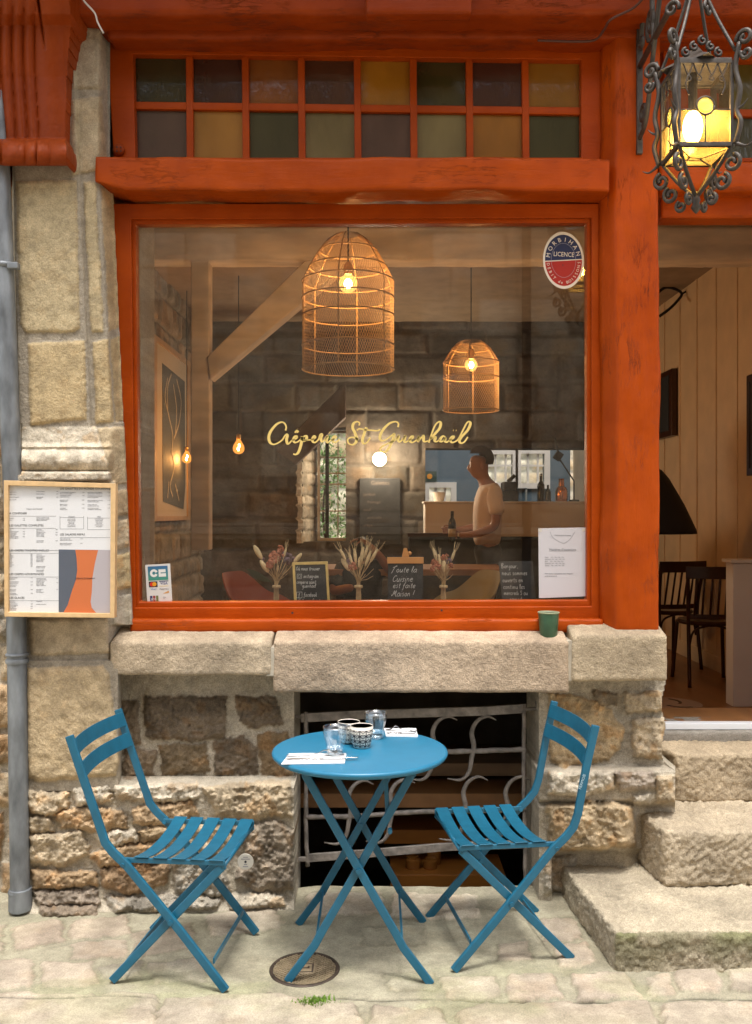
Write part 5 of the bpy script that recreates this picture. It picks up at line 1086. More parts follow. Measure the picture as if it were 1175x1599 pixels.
mb = MB(); mb.box(kx(664), kx(682), KY - .025, KY - .001, kz(752), kz(736)); mb.build('frame', M('dark_green', (.02, .06, .05), rough=.5), pf)
mb = MB(); disc(mb, Vector((kx(671), KY - .0255, kz(744))), .035, .002); mb.build('orange_spot', M('orange_spot', (.8, .3, .02), rough=.5), pf)
# bar counter in front of the hatch
CYb = 5.18; sC = sc(CYb); cx_ = lambda p: (p - PX) / sC; cz_ = lambda p: CZ - (p - PZ) / sC
bar = thing('bar_counter', 'white fronted bar counter under the hatch with dark base', 'counter', (1.3, CYb, FZ))
mb = MB(); mb.box(cx_(664), 2.35, CYb, CYb + .34, cz_(838), cz_(786)); mb.build('front_panel', mOff, bar, bevel=.004)
mb = MB(); mb.box(cx_(662), 2.36, CYb - .02, CYb + .36, cz_(786), cz_(783)); mb.build('counter_top', mOff, bar, bevel=.004)
mb = MB(); mb.box(cx_(640), 2.34, CYb + .03, CYb + .33, FZ, cz_(838)); mb.build('base', M('dark_counter_base', (.02, .022, .026), rough=.5), bar)
mb = MB(); mb.box(cx_(636), cx_(700), CYb - .12, CYb + .0, cz_(838), cz_(832)); mb.build('side_shelf', mBrown, bar)
zc = cz_(783) + .002
def prop(name, px, prof, mt, lab, cat, Y=CYb + .12, seg=18):
    c = Vector(((px - PX) / sc(Y), Y, zc)); mb = MB(); mb.lathe(prof, c, seg); tag(mb.build(name, mt, smooth=True, sharp=45, loc=c), lab, cat)
mDG = M('dark_bottle_glass', (.01, .012, .010), rough=.12); mCop = M('copper', (.75, .30, .10), rough=.2, metal=1)
bot = lambda h, r: [(0, 0), (r, 0), (r, h * .55), (r * .9, h * .62), (r * .36, h * .74), (r * .36, h), (0, h)]
prop('bottle', 845, bot(.27, .036), mDG, 'tall dark bottle on the bar counter', 'bottle'); prop('bottle', 856, bot(.16, .03), mDG, 'short dark bottle on the bar next to the tall one', 'bottle')
prop('copper_carafe', 877, [(0, 0), (.055, 0), (.06, .02), (.06, .10), (.05, .13), (.028, .15), (.026, .21), (.03, .22), (0, .22)], mCop, 'shiny copper carafe on the bar counter', 'carafe')
prop('white_bowl', 686, [(0, 0), (.045, 0), (.065, .09), (.06, .09), (.04, .01), (0, .01)], mOff, 'white bowl at the left end of the bar counter', 'bowl')
c = Vector((cx_(790), CYb + .12, zc)); t = thing('coffee_grinder', 'dark boxy coffee machine on the bar behind the man', 'coffee machine', c)
mb = MB(); mb.box(c.x - .13, c.x + .13, c.y - .09, c.y + .12, zc, zc + .10); mb.build('base', mBlack, t, bevel=.008); mb = MB(); mb.box(c.x - .02, c.x + .12, c.y - .08, c.y + .10, zc + .10, zc + .19); mb.build('hopper', mBlack, t, bevel=.02); mb = MB(); mb.tube([c + Vector((.03, -.05, .19)), c + Vector((.10, -.05, .25))], .018, 8); mb.build('handle', mBlack, t)
c = Vector((cx_(824), CYb + .16, zc)); mb = MB(); mb.box(c.x - .10, c.x + .02, c.y - .05, c.y + .1, zc, zc + .13); tag(mb.build('storage_jar', thin_glass('clear_acrylic', (.8, .82, .82), refl=1.5), bevel=.01, loc=c), 'clear plastic box on the bar beside the tall bottle', 'box')
c = Vector((cx_(902), CYb + .15, zc)); t = thing('bar_lamp', 'black angled lamp on the bar near the copper carafe', 'lamp', c)
mb = MB(); mb.lathe([(0, 0), (.05, 0), (.05, .015), (0, .02)], c, 16); mb.build('foot', mBlack, t); mb = MB(); mb.tube([c + Vector((0, 0, .01)), c + Vector((.0, 0, .20)), c + Vector((-.15, -.02, .42)), c + Vector((-.19, -.02, .62))], .008, 8); mb.build('arm', mBlack, t)
mb = MB(); mb.box(-.035, .035, -.035, .035, -.04, .04, M=Matrix.Translation(c + Vector((-.16, -.03, .44))) @ Matrix.Rotation(.6, 4, 'Y')); mb.build('head', mBlack, t, bevel=.004)

# globe lamp, blackboard, framed print
gx, gz = bx(593), bz(718)
t = thing('globe_lamp', 'glowing round white globe lamp on the dark back wall', 'wall lamp', (gx, YB - .1, gz)); mb = MB(); mb.ball((gx, YB - .10, gz), .070, 24, 16); mb.build('globe', emit('globe_glow', (1, .83, .55), 7), t, smooth=True); mb = MB(); mb.lathe([(0, 0), (.04, 0), (.04, .03), (0, .03)], (0, 0, 0), 16); mb.v = [(gx + a, YB - .006 - c, gz + b) for a, b, c in mb.v]; mb.build('wall_rose', mBlack, t)
lamp('globe_light', (gx, YB - .24, gz), 19, (1, .80, .56), .08)
t = thing('wall_blackboard', 'large blackboard hung on the back wall under the globe lamp', 'blackboard', (bx(594), YB - .03, bz(850)))
mb = MB(); mb.box(bx(562), bx(625), YB - .055, YB - .03, bz(850), bz(747)); mb.build('board', mSlate, t, bevel=.004)
dim = M('faint_chalk', (.16, .13, .11), rough=.9); rr = random.Random(3)
text('Galettes', (bx(594), YB - .0562, bz(757)), .055, dim, t, 'CENTER')
for k, s in enumerate(('jambon', 'fromage', 'oeuf', 'andouille', 'crêpe', 'sucre')): text(s, (bx(568 + (k % 2) * 6), YB - .0562, bz(774 + k * 12)), .04, dim, t)
pt = thing('framed_print', 'tall framed dark print with pale curved lines on the left stone wall', 'picture', (XL + .05, 4.2, 1.4))
PX_ = XL + .06
def lwp(px, py, off=0): D = F * -(PX_ + off) / (PX - px); return Vector((PX_ + off, D + CY, CZ - (py - PZ) * D / F))
def lpoly(pts, off, th, name, mt):
    V = [lwp(a, b, off) for a, b in pts]; n = len(V); V = V + [v - Vector((th, 0, 0)) for v in V]
    return mk(name, V, [list(range(n)), list(range(2 * n - 1, n - 1, -1))] + [[i, (i + 1) % n, n + (i + 1) % n, n + i] for i in range(n)], mt, pt)
def lring(o4, i4, off, th, name, mt):
    V = [lwp(a, b, off) for a, b in o4 + i4]; V = V + [v - Vector((th, 0, 0)) for v in V]; Fc = []
    for i in range(4):
        j = (i + 1) % 4; Fc += [(i, j, 4 + j, 4 + i), (8 + i, 12 + i, 12 + j, 8 + j), (i, 8 + i, 8 + j, j), (4 + i, 4 + j, 12 + j, 12 + i)]
    return mk(name, V, Fc, mt, pt)
lring([(240, 520), (298, 566), (298, 812), (240, 814)], [(246, 533), (294, 571), (294, 806), (246, 806)], .012, .045, 'frame', M('print_frame_wood', (.36, .23, .13), rough=.6, var=.15))
lpoly([(242, 528), (297, 568), (297, 809), (242, 810)], 0, .01, 'mount', M('cream_mount', (.42, .36, .29), rough=.8))
lpoly([(254, 567), (289, 596), (290, 760), (287, 795), (255, 783)], .003, .002, 'dark_print', M('dark_print', (.045, .05, .055), rough=.7))
mPale = M('pale_print_line', (.35, .31, .25), rough=.8); mb = MB()
for pts in ([(262, 590), (258, 620), (264, 650), (270, 680), (268, 710)], [(268, 584), (262, 605), (262, 640)], [(276, 592), (283, 625), (280, 660), (272, 685)], [(271, 600), (276, 640), (274, 680)], [(268, 700), (272, 730), (266, 758), (270, 776)], [(274, 756), (280, 782)], [(264, 752), (262, 778)]):
    mb.ribbon(crom([lwp(a, b, .0045) for a, b in pts], 5), .022, nrm=(1, 0, 0), th=.001)
mb.build('figure_lines', mPale, pt)
mBulbGlow, nt_, N, L, p = nodes('glowing_bulb_glass'); N.remove(p); a_ = N.new('ShaderNodeBsdfTransparent'); a_.inputs[0].default_value = (1, .9, .7, 1); b_ = N.new('ShaderNodeEmission'); b_.inputs[0].default_value = (1, .50, .13, 1); b_.inputs[1].default_value = 1.5; x_ = N.new('ShaderNodeMixShader'); x_.inputs[0].default_value = .38; L.new(a_.outputs[0], x_.inputs[1]); L.new(b_.outputs[0], x_.inputs[2]); L.new(x_.outputs[0], N['Material Output'].inputs[0])
mBulbEd = mBulbGlow.copy(); mBulbEd.name = 'amber_bulb_glass'; [setattr(n.inputs[1], 'default_value', 1.1) or setattr(n.inputs[0], 'default_value', (1, .34, .06, 1)) for n in mBulbEd.node_tree.nodes if n.type == 'EMISSION']
mBulbG = thin_glass('bulb_glass', (1, .86, .62), refl=1.5); mFil = emit('filament', (1, .50, .12), 60)
def bare_bulb(c, r, lab, W, emi=mFil, cord=True):
    c = Vector(c); t = thing('filament_bulb', lab, 'light bulb', c)
    mb = MB(); mb.lathe([(0, -r), (r * .55, -r * .86), (r * .92, -r * .45), (r, 0), (r * .88, r * .5), (r * .5, r * 1.15), (r * .32, r * 1.5), (r * .32, r * 1.6)], c, 24); bg_ = mb.build('glass', mBulbEd, t, smooth=True)
    mb = MB(); mb.tube(crom([c + Vector((math.sin(k * 1.3) * r * .16, 0, r * (.7 - .22 * k))) for k in range(6)], 5), r * .13, 8); mb.build('filament', emi, bg_, smooth=True)
    mb = MB(); mb.lathe([(r * .34, r * 1.5), (r * .38, r * 1.55), (r * .38, r * 2.3), (r * .1, r * 2.5), (0, r * 2.5)], c, 16); mb.build('socket', M('brass', (.55, .32, .1), rough=.3, metal=1), t, smooth=True, sharp=40)
    if cord: mb = MB(); mb.tube([c + Vector((0, 0, r * 2.4)), Vector((c.x, c.y, CEIL))], .004, 6); mb.build('cord', mBlack, t)
    lamp('bulb_light', c + Vector((.0, -r * .3, -r * .2)), W, (1, .48, .16), r * .4); return t
D = 7.4; bare_bulb(((373 - PX) * D / F, D + CY, CZ - (700 - PZ) * D / F), .047, 'bare glowing filament bulb hanging in front of the left stone wall', 13)
D = 7.9; bare_bulb(((292 - PX) * D / F, D + CY, CZ - (716 - PZ) * D / F), .042, 'glowing filament bulb added in place of a reflection in the framed print', 6, emit('filament_pale', (1, .62, .22), 60))  # bulb and light added in place of a lamp reflection in the print glass

# woven pendant lamps
def pendant(px, D, ytop, ysh, ybot, hw, rings, ytop_r, ybulb, lab, W, ns, br):
    s = F / D; x, y = (px - PX) / s, D + CY; z = lambda q: CZ - (q - PZ) / s; r = hw / s; Z0, ZS, Z1 = z(ybot), z(ysh), z(ytop)
    t = thing('woven_pendant', lab, 'pendant lamp', (x, y, Z0), 'woven pendant lamps')
    def rad(zz):
        if zz <= ZS: return r * (1 - .015 * (ZS - zz) / (ZS - Z0) * 0)
        k = (zz - ZS) / (Z1 - ZS); return r * (1 - k) ** .62 * (1 - ytop_r) + r * ytop_r if k < 1 else r * ytop_r
    for q in rings:
        zz = z(q); mb = MB(); rr = rad(zz); mb.tube([(x + rr * math.cos(a), y + rr * math.sin(a), zz) for a in np.linspace(0, 2 * math.pi, 49)], .0038, 6); mb.build('hoop', mRattan, t, smooth=True)
    for k in range(6):
        a = 2 * math.pi * k / 6 + .35; P = [(x + rad(zz) * math.cos(a), y + rad(zz) * math.sin(a), zz) for zz in np.linspace(Z0, Z1 - .001, 22)]; mb = MB(); mb.tube(P, .0036, 6); mb.build('upright', mRattan, t, smooth=True)
    mb = MB(); n = 26
    for k in range(ns):
        a0 = 2 * math.pi * k / ns; P = []
        for i, zz in enumerate(np.linspace(Z0, Z1 - .001, n)): a = a0 + 1.25 * (zz - Z0) / (Z1 - Z0) * 1.0; q = rad(zz) - .002; P.append((x + q * math.cos(a), y + q * math.sin(a), zz))
        mb.tube(P, .0011, 3, cap=False)
    mb.build('weave', mRattan, t)
    c = Vector((x, y, z(ybulb))); mb = MB(); mb.ball(c, br, 20, 14); pb = mb.build('bulb', mBulbGlow, t, smooth=True); mb = MB(); mb.ball(c, br * .45, 14, 10, sc=(1, 1, 1.2)); mb.build('filament', emit('warm_filament', (1, .66, .3), 40), pb, smooth=True)
    mb = MB(); mb.lathe([(.016, 0), (.024, .004), (.024, .05), (.01, .07), (0, .07)], c + Vector((0, 0, br * .95)), 14); mb.build('socket', mRattan, pb, smooth=True, sharp=40)
    mb = MB(); mb.tube([c + Vector((0, 0, br + .05)), (x, y, CEIL)], .0045, 6); mb.build('cord', mBlack, t)
    lamp('pendant_light', c + Vector((0, 0, -br * .4)), W, (1, .56, .25), br * .5)
pendant(544, 4.95, 366, 440, 577, 72, (392, 418, 440, 466, 494, 540, 577), .22, 443, 'larger woven rattan pendant lamp with a glowing bulb, near the window', 17, 110, .05)
pendant(736, 6.5, 533, 566, 641, 43.5, (545, 566, 590, 641), .36, 570, 'smaller woven rattan pendant lamp hanging further back in the room', 13, 84, .045)

# dining table and shell chairs
t = thing('dining_table', 'long oak dining table behind the dried flowers', 'table', (.04, 3.65, FZ))
mb = MB(); mb.box(-.50, 1.0, 3.30, 4.0, 1.040, 1.088); mb.build('tabletop', mTable, t, bevel=.004)
for x in (-.44, .94):
    for y in (3.36, 3.94): mb = MB(); mb.box(x - .025, x + .025, y - .025, y + .025, FZ, 1.04); mb.build('leg', mBlack, t, bevel=.003)
def shell(c, rz, mt, lab):
    t = thing('shell_chair', lab, 'armchair', c, 'moulded shell chairs'); V, Fc = [], []; na, nh = 41, 12; Rm = Matrix.Rotation(rz, 4, 'Z'); c = Vector(c)
    for layer in (0, 1):
        for i in range(na):
            a = -2.05 + 4.1 * i / (na - 1); k = abs(a) / 2.05; top = .80 - .17 * sstep(.18, .62, k) - .10 * sstep(.6, 1, k)
            for j in range(nh):
                h = j / (nh - 1); r = (.10 + .17 * math.sqrt(h) + .04 * h * (1 - .5 * k)) - layer * .006; zz = .43 + (top - .43) * h ** 1.35
                p = Vector((-math.cos(a) * r * 1.02, math.sin(a) * r * 1.12, zz + layer * .002)); V.append(c + Rm @ p)
    N_ = na * nh
    for i in range(na - 1):
        for j in range(nh - 1):
            q = (i * nh + j, (i + 1) * nh + j, (i + 1) * nh + j + 1, i * nh + j + 1); Fc += [q, tuple(N_ + x for x in reversed(q))]
    for i in range(na - 1): a = i * nh + nh - 1; b = a + nh; Fc.append((a, b, N_ + b, N_ + a))
    mk('shell', V, Fc, mt, t, smooth=True, sharp=60)
    mb = MB(); mb.lathe([(0, .425), (.13, .43), (.16, .445), (0, .44)], c, 24, sx=1.05, sy=1.15); mb.build('seat', mt, t, smooth=True)
    for sx in (-1, 1):
        for sy in (-1, 1): mb = MB(); mb.tube([c + Rm @ Vector((sx * .08, sy * .08, .43)), c + Rm @ Vector((sx * .20, sy * .20, .0))], [.014, .010], 8); mb.build('leg', mTable, t, smooth=True)
mTerra = M('terracotta_plastic', (.42, .085, .04), rough=.45); mSage = M('sage_plastic', (.36, .34, .22), rough=.45)
D = 6.35; shell(((420 - PX) * D / F, D + CY, FZ), R(-18), mTerra, 'terracotta shell armchair at the left end of the dining table'); D = 6.5; shell(((712 - PX) * D / F, D + CY, FZ), R(200), mSage, 'pale sage green shell armchair at the right of the dining table')
lf = thing('potted_leaf', 'single dark green pointed leaf rising behind the terracotta chair', 'plant', at(395, 930, 3.3)); mb = MB(); P = crom([at(a, b, 3.3) for a, b in ((424, 908), (410, 903), (398, 896), (386, 888))], 5); mb.ribbon(P, [.005 + .05 * math.sin(math.pi * i / (len(P) - 1)) for i in range(len(P))], th=.002); mb.build('leaf', M('dark_leaf', (.05, .10, .05), rough=.4), lf)
mb = MB(); mb.tube(crom([at(424, 908, 3.3), at(430, 930, 3.3), at(432, 990, 3.3)], 4), .004, 6); mb.build('stalk', M('leaf_stalk', (.05, .09, .04), rough=.5), lf)

# ------------------------------------------------------------------ seen through the doorway
def cafe_chair(c, rz, lab):
    t = thing('cafe_chair', lab, 'chair', (0, 0, 0), 'brown bentwood chairs inside the doorway'); Rm = Matrix.Translation(Vector(c)) @ Matrix.Rotation(rz, 4, 'Z'); T = lambda *p: Rm @ Vector(p); t.location = Vector(c); ORG[t] = Vector(c)
    for s in (-1, 1):
        mb = MB(); mb.tube(crom([T(s * .17, -.22, 0), T(s * .165, -.17, .45), T(s * .185, -.23, .82)], 8), .014, 8); mb.build('back_leg', mBrown, t, smooth=True)
        mb = MB(); mb.tube(crom([T(s * .185, .20, 0), T(s * .17, .17, .25), T(s * .16, .15, .43)], 6), .014, 8); mb.build('front_leg', mBrown, t, smooth=True)
        mb = MB(); mb.tube(crom([T(s * .16, -.16, .26), T(s * .13, -.165, .38), T(s * .05, -.17, .42), T(0, -.17, .425)], 6), .008, 6); mb.build('bent_brace', mBrown, t, smooth=True)
    mb = MB(); mb.lathe([(0, .425), (.20, .425), (.21, .44), (.20, .455), (0, .452)], T(0, -.01, 0), 32, sx=.95, sy=.98); mb.build('seat', mBrown, t, smooth=True, sharp=50)
    n = 12; P = [T(.20 * (2 * i / n - 1), -.235 - .035 * (1 - (2 * i / n - 1) ** 2), .80) for i in range(n + 1)]
    mb = MB(); mb.sweep(P, (0, 0, 1), .085, .014); mb.build('top_rail', mBrown, t, bevel=.003)
    P = [T(.165 * (2 * i / n - 1), -.175 - .03 * (1 - (2 * i / n - 1) ** 2), .49) for i in range(n + 1)]; mb = MB(); mb.sweep(P, (0, 0, 1), .035, .012); mb.build('lower_rail', mBrown, t, bevel=.003)
    for k in range(6): x = -.13 + .052 * k; b = 1 - (x / .18) ** 2; mb = MB(); mb.tube([T(x, -.175 - .028 * b, .50), T(x, -.235 - .033 * b, .77)], .008, 6); mb.build('back_spindle', mBrown, t, smooth=True)
D = 6.5; cafe_chair(((1110 - PX) * D / F, D + CY + .1, FZ), R(-4), 'brown bentwood cafe chair just inside the doorway, its slatted back to the street')
D = 7.2; cafe_chair(((1047 - PX) * D / F, D + CY + .1, FZ), R(14), 'brown bentwood cafe chair half hidden behind the orange post')
t = thing('cafe_table', 'dark pedestal cafe table behind the bentwood chairs', 'table', (2.0, 3.75, FZ)); mb = MB(); mb.lathe([(0, .735), (.30, .735), (.30, .76), (0, .76)], (2.0, 3.75, FZ), 36); mb.build('tabletop', mBrown, t, smooth=True, sharp=40); mb = MB(); mb.tube([(2.0, 3.75, FZ + .02), (2.0, 3.75, FZ + .74)], .035, 12); mb.build('column', mBlack, t); mb = MB(); mb.lathe([(0, .0), (.21, .0), (.21, .012), (.04, .04), (0, .04)], (2.0, 3.75, FZ), 32); mb.build('foot', mBlack, t)
D = 6.4; s = F / D; c = Vector(((1010 - PX) / s, D + CY, CZ - (833 - PZ) / s)); t = thing('black_lampshade', 'large black bell shaped lampshade hanging behind the orange post', 'pendant lamp', c)
k_ = 75 / s
mb = MB(); mb.lathe([(k_, 0), (k_ * .98, .03), (k_ * .75, .20), (k_ * .45, .38), (k_ * .30, .44), (k_ * .12, .47), (.02, .48), (0, .48)], c, 40); mb.build('shade', mBlack, t, smooth=True); mb = MB(); mb.tube([c + Vector((0, 0, .47)), Vector((c.x, c.y, CEIL))], .005, 6); mb.build('cord', mBlack, t)
hw_ = MB().box(2.235, XR - .018, 2.12, 2.24, FZ, 1.20).build('half_wall', mOff, bevel=.004, loc=(2.3, 2.18, FZ)); tag(hw_, 'low off white partition at the right edge inside the doorway', 'partition')
tag(MB().box(2.215, XR - .018, 2.10, 2.26, 1.202, 1.222).build('partition_cap', mOff, bevel=.003, loc=(2.3, 2.18, 1.202)), 'thin white capping board on top of the low partition', 'shelf')
def rwframe(px0, px1, yt, yb, lab, glassy):
    x = XR - .01; D0, D1 = F * x / (px0 - PX), F * x / (px1 - PX); z0, z1 = CZ - (yb - PZ) * D1 / F, CZ - (yt - PZ) * D1 / F
    t = thing('picture_frame', lab, 'picture', (x, (D0 + D1) / 2 + CY, z0)); mb = MB(); mb.box(x - .05, x, D1 + CY, D0 + CY, z0, z1); mb.build('frame', mBrown, t, bevel=.004); mb = MB(); mb.box(x - .054, x - .050, D1 + CY + .07, D0 + CY - .05, z0 + .05, z1 - .05); mb.build('picture', mBlack, t)
rwframe(1030, 1058, 575, 680, 'dark framed picture on the cream wall near the orange post', 1); rwframe(1177, 1190, 582, 742, 'dark frame on the cream wall at the right edge of the picture', 1)
D = 7.78; P = crom([((a - PX) * D / F, D + CY, CZ - (b - PZ) * D / F) for a, b in ((1026, 458), (1040, 449), (1056, 452), (1065, 459), (1058, 470), (1046, 482), (1030, 494))], 6); P = [Vector(p) for p in P]; t = thing('wire_hoop', 'curved black metal hoop high up behind the orange post', 'wall fitting', P[0]); mb = MB(); mb.tube(P, .012, 8); mb.build('hoop', mBlack, t, smooth=True); mb = MB(); mb.tube([P[len(P) // 2], Vector((XR, P[len(P) // 2].y, P[len(P) // 2].z + .02))], .008, 8); mb.build('wall_arm', mBlack, t)
dx, dy = gnd(1046, 1099, FZ); t = thing('floor_decal', 'round pale floor sticker with dark marks on the brown floor', 'sticker', (dx, dy, FZ)); mb = MB(); mb.lathe([(0, .0012), (.20, .0012), (.20, .0), (0, 0)], (dx, dy, FZ + .001), 48); mb.build('disc', M('decal_print', (.42, .30, .22), rough=.5), t)
mb = MB()
for a in (0, 2.1, 4.2): mb.tube([(dx + (.06 + .09 * k) * math.cos(a + k * 1.3), dy + (.06 + .09 * k) * math.sin(a + k * 1.3), FZ + .0022) for k in np.linspace(0, 1, 9)], .012, 5)
mb.v = [(a, b, FZ + .0024 + max(-.001, min(.001, c - FZ - .0022))) for a, b, c in mb.v]; mb.build('marks', mBrown, t)
t = thing('string_lights', 'row of tiny warm lights along the underside of the door lintel', 'string lights', at(1100, 345, .12)); mb = MB(); mb.tube([at(1033, 343, .12), at(1500, 343, .12)], .004, 6); mb.build('wire', mBrown, t); mLed = emit('led_glow', (1, .66, .28), 6)
for k in range(9): mb = MB(); mb.ball(at(1108 + k * 9.5, 344.5 + .8 * math.sin(k), .115), .0055, 8, 6, sc=(1.8, 1, .8)); mb.build('bulb', mLed, t, smooth=True)
# ------------------------------------------------------------------ window display
SY = .20
tag(MB().box(-1.05, .92, .105, .50, 1.085, 1.115).build('display_shelf', mTable, bevel=.003, loc=(0, .3, 1.085)), 'wooden display shelf just inside the shop window', 'shelf')
# single-stroke handwriting: x-height 1, ascender 1.9, descender -.9
G_ = {'a': (.8, [[(.7, .85), (.4, 1), (.1, .6), (.15, .1), (.45, 0), (.7, .4), (.72, .95), (.68, .2), (.85, 0)]]), 'b': (.75, [[(.15, 1.8), (.12, .1), (.4, 0), (.68, .35), (.6, .85), (.35, .9), (.14, .6)]]), 'c': (.65, [[(.6, .8), (.35, 1), (.08, .5), (.3, 0), (.62, .15)]]), 'd': (.8, [[(.65, .8), (.3, .95), (.08, .45), (.3, 0), (.62, .3)], [(.68, 1.8), (.64, .2), (.82, 0)]]),
      'e': (.65, [[(.1, .5), (.55, .62), (.45, .98), (.15, .8), (.1, .25), (.35, 0), (.65, .2)]]), 'f': (.6, [[(.6, 1.6), (.4, 1.8), (.28, 1.2), (.25, -.5), (.1, -.8)], [(.05, .9), (.55, .95)]]), 'g': (.75, [[(.65, .85), (.3, 1), (.1, .5), (.35, .1), (.62, .5), (.66, .9), (.6, -.5), (.3, -.85), (.1, -.6)]]), 'h': (.8, [[(.15, 1.8), (.12, 0)], [(.14, .55), (.45, .95), (.62, .6), (.62, 0)]]),
      'i': (.35, [[(.18, .95), (.18, .1), (.32, 0)], [(.18, 1.35), (.2, 1.4)]]), 'j': (.4, [[(.25, .95), (.25, -.6), (.0, -.8)], [(.25, 1.35), (.27, 1.4)]]), 'k': (.7, [[(.12, 1.8), (.12, 0)], [(.6, .95), (.15, .45), (.62, 0)]]), 'l': (.4, [[(.1, .3), (.3, 1.5), (.2, 1.85), (.12, 1.2), (.15, .15), (.35, 0)]]), 'm': (1.15, [[(.1, .95), (.12, 0), (.15, .6), (.4, .95), (.52, .5), (.54, 0), (.56, .55), (.8, .95), (.95, .5), (1.0, 0)]]), 'n': (.8, [[(.1, .95), (.12, 0), (.15, .6), (.42, .95), (.6, .5), (.64, 0)]]),
      'o': (.72, [[(.38, 1), (.1, .6), (.2, .08), (.45, .02), (.62, .5), (.38, 1)]]), 'p': (.75, [[(.12, .95), (.12, -.85)], [(.13, .6), (.4, .98), (.65, .55), (.4, .02), (.14, .25)]]), 'q': (.75, [[(.62, .85), (.3, 1), (.1, .5), (.35, 0), (.62, .4)], [(.64, .95), (.64, -.85)]]), 'r': (.6, [[(.12, .95), (.14, 0), (.16, .55), (.38, .92), (.58, .85)]]), 's': (.6, [[(.52, .85), (.28, 1), (.15, .72), (.48, .35), (.35, .02), (.08, .12)]]), 't': (.55, [[(.28, 1.55), (.25, .15), (.48, .02)], [(.05, .98), (.52, 1.02)]]),
      'u': (.8, [[(.1, .95), (.12, .2), (.35, 0), (.6, .35), (.65, .95), (.65, .1), (.8, 0)]]), 'v': (.65, [[(.08, .95), (.3, 0), (.58, .98)]]), 'x': (.65, [[(.08, .95), (.58, 0)], [(.58, .95), (.08, 0)]]), 'z': (.6, [[(.1, .95), (.55, .95), (.1, 0), (.58, .02)]]), ':': (.3, [[(.15, .75), (.17, .8)], [(.15, .15), (.17, .2)]]), '.': (.3, [[(.12, .02), (.15, .06)]]), ',': (.3, [[(.18, .1), (.1, -.25)]]), '!': (.4, [[(.3, 1.8), (.15, .45)], [(.1, .03), (.12, .08)]]),
      'B': (1.0, [[(.2, 1.75), (.18, 0)], [(.05, 1.6), (.5, 1.8), (.75, 1.4), (.25, .95), (.8, .6), (.6, .05), (.12, .02)]]), 'C': (1.0, [[(.9, 1.5), (.6, 1.8), (.15, 1.1), (.25, .2), (.6, 0), (.95, .3)]]), 'M': (1.4, [[(.0, .5), (.05, .05), (.3, .6), (.5, 1.7), (.62, .5), (1.05, 1.75), (1.05, .4), (1.25, .0), (1.4, .2)]]), 'O': (1.05, [[(.5, 1.8), (.1, 1.1), (.25, .15), (.7, .1), (.95, .9), (.5, 1.8)]]), 'T': (1.1, [[(.1, 1.45), (.5, 1.6), (1.1, 1.9), (.8, 2.0), (.55, 1.5), (.3, .0), (.1, -.3)]]), 'S': (.85, [[(.75, 1.5), (.5, 1.8), (.2, 1.4), (.7, .6), (.45, .02), (.1, .25)]]),
      'ù': (.8, [[(.1, .95), (.12, .2), (.35, 0), (.6, .35), (.65, .95), (.65, .1), (.8, 0)], [(.2, 1.7), (.45, 1.3)]]), 'ê': (.65, [[(.1, .5), (.55, .62), (.45, .98), (.15, .8), (.1, .25), (.35, 0), (.65, .2)], [(.15, 1.3), (.35, 1.6), (.55, 1.3)]]), '’': (.25, [[(.15, 1.8), (.1, 1.5)]])}
def write(mb, s, x, y, h, Y, wmul=1.0, slant=.12, width=.0016, jit=.03, rnd=random.Random(1)):   # x,y survey pixels of the baseline start, h x-height in px
    cx = x
    for c in s:
        if c == ' ': cx += h * .55 * wmul; continue
        a, st = G_[c]
        for q in st:
            P = crom([at(cx + (p[0] + p[1] * slant + rnd.uniform(-jit, jit)) * h * wmul, y - (p[1] + rnd.uniform(-jit, jit)) * h, Y) for p in q], 4)
            mb.ribbon(P, width * rnd.uniform(.85, 1.2), th=.0004)
        cx += (a + .12) * h * wmul
def sq(mb, x0, y0, x1, y1, Y, wd):
    for a, b, c, d_ in ((x0, y0, x1, y0), (x1, y0, x1, y1), (x1, y1, x0, y1), (x0, y1, x0, y0)): mb.ribbon([at(a, b, Y), at(c, d_, Y)], wd, th=.0004)
mGF = M('gilt_frame', (.62, .43, .14), rough=.4, var=.2, vs=40)
b1 = thing('chalk_sign', 'small blackboard sign in a pale gold frame with the social media addresses', 'chalkboard', at(487, 950, SY), 'chalk signs in the window')
mb = MB(); ring(mb, px4(SY, (457, 878), (512, 876.5), (517, 966), (461, 968)), px4(SY, (461, 882), (508.5, 881), (513, 960), (465, 962)), SY - .008, .014); mb.build('frame', mGF, b1, bevel=.001)
mb = MB(); mb.quadbox(px4(SY, (460, 881), (510, 880), (514, 962), (464, 963)), SY - .002, .006); slt = mb.build('slate', mSlate, b1)
WY = SY - .0025; mb = MB(); rw = random.Random(7)
write(mb, 'Où nous trouver', 462.5, 890.5, 3.3, WY, .95, rnd=rw, width=.0015); write(mb, 'instagram :', 474, 902.5, 3.4, WY, .95, rnd=rw, width=.0015); write(mb, 'creperie.saint.', 463.5, 911.5, 3.3, WY, .93, rnd=rw, width=.0015); write(mb, 'guenhael', 472, 917.5, 3.3, WY, 1.0, rnd=rw, width=.0015); write(mb, 'facebook :', 474.5, 931.5, 3.4, WY, .95, rnd=rw, width=.0015); write(mb, 'Crêperie Saint', 466, 941, 3.4, WY, .95, rnd=rw, width=.0015)
sq(mb, 464.5, 896.5, 471.5, 903, WY, .0013); P = [at(468 + 2 * math.cos(a), 899.8 + 2 * math.sin(a), WY) for a in np.linspace(0, 6.28, 13)]; mb.ribbon(P, .001, th=.0004); sq(mb, 463.5, 924.5, 472, 933.5, WY, .0013); write(mb, 'f', 466.3, 931.5, 3.0, WY, 1.0, rnd=rw, width=.0015)
mb.build('handwriting', mChalk, slt)
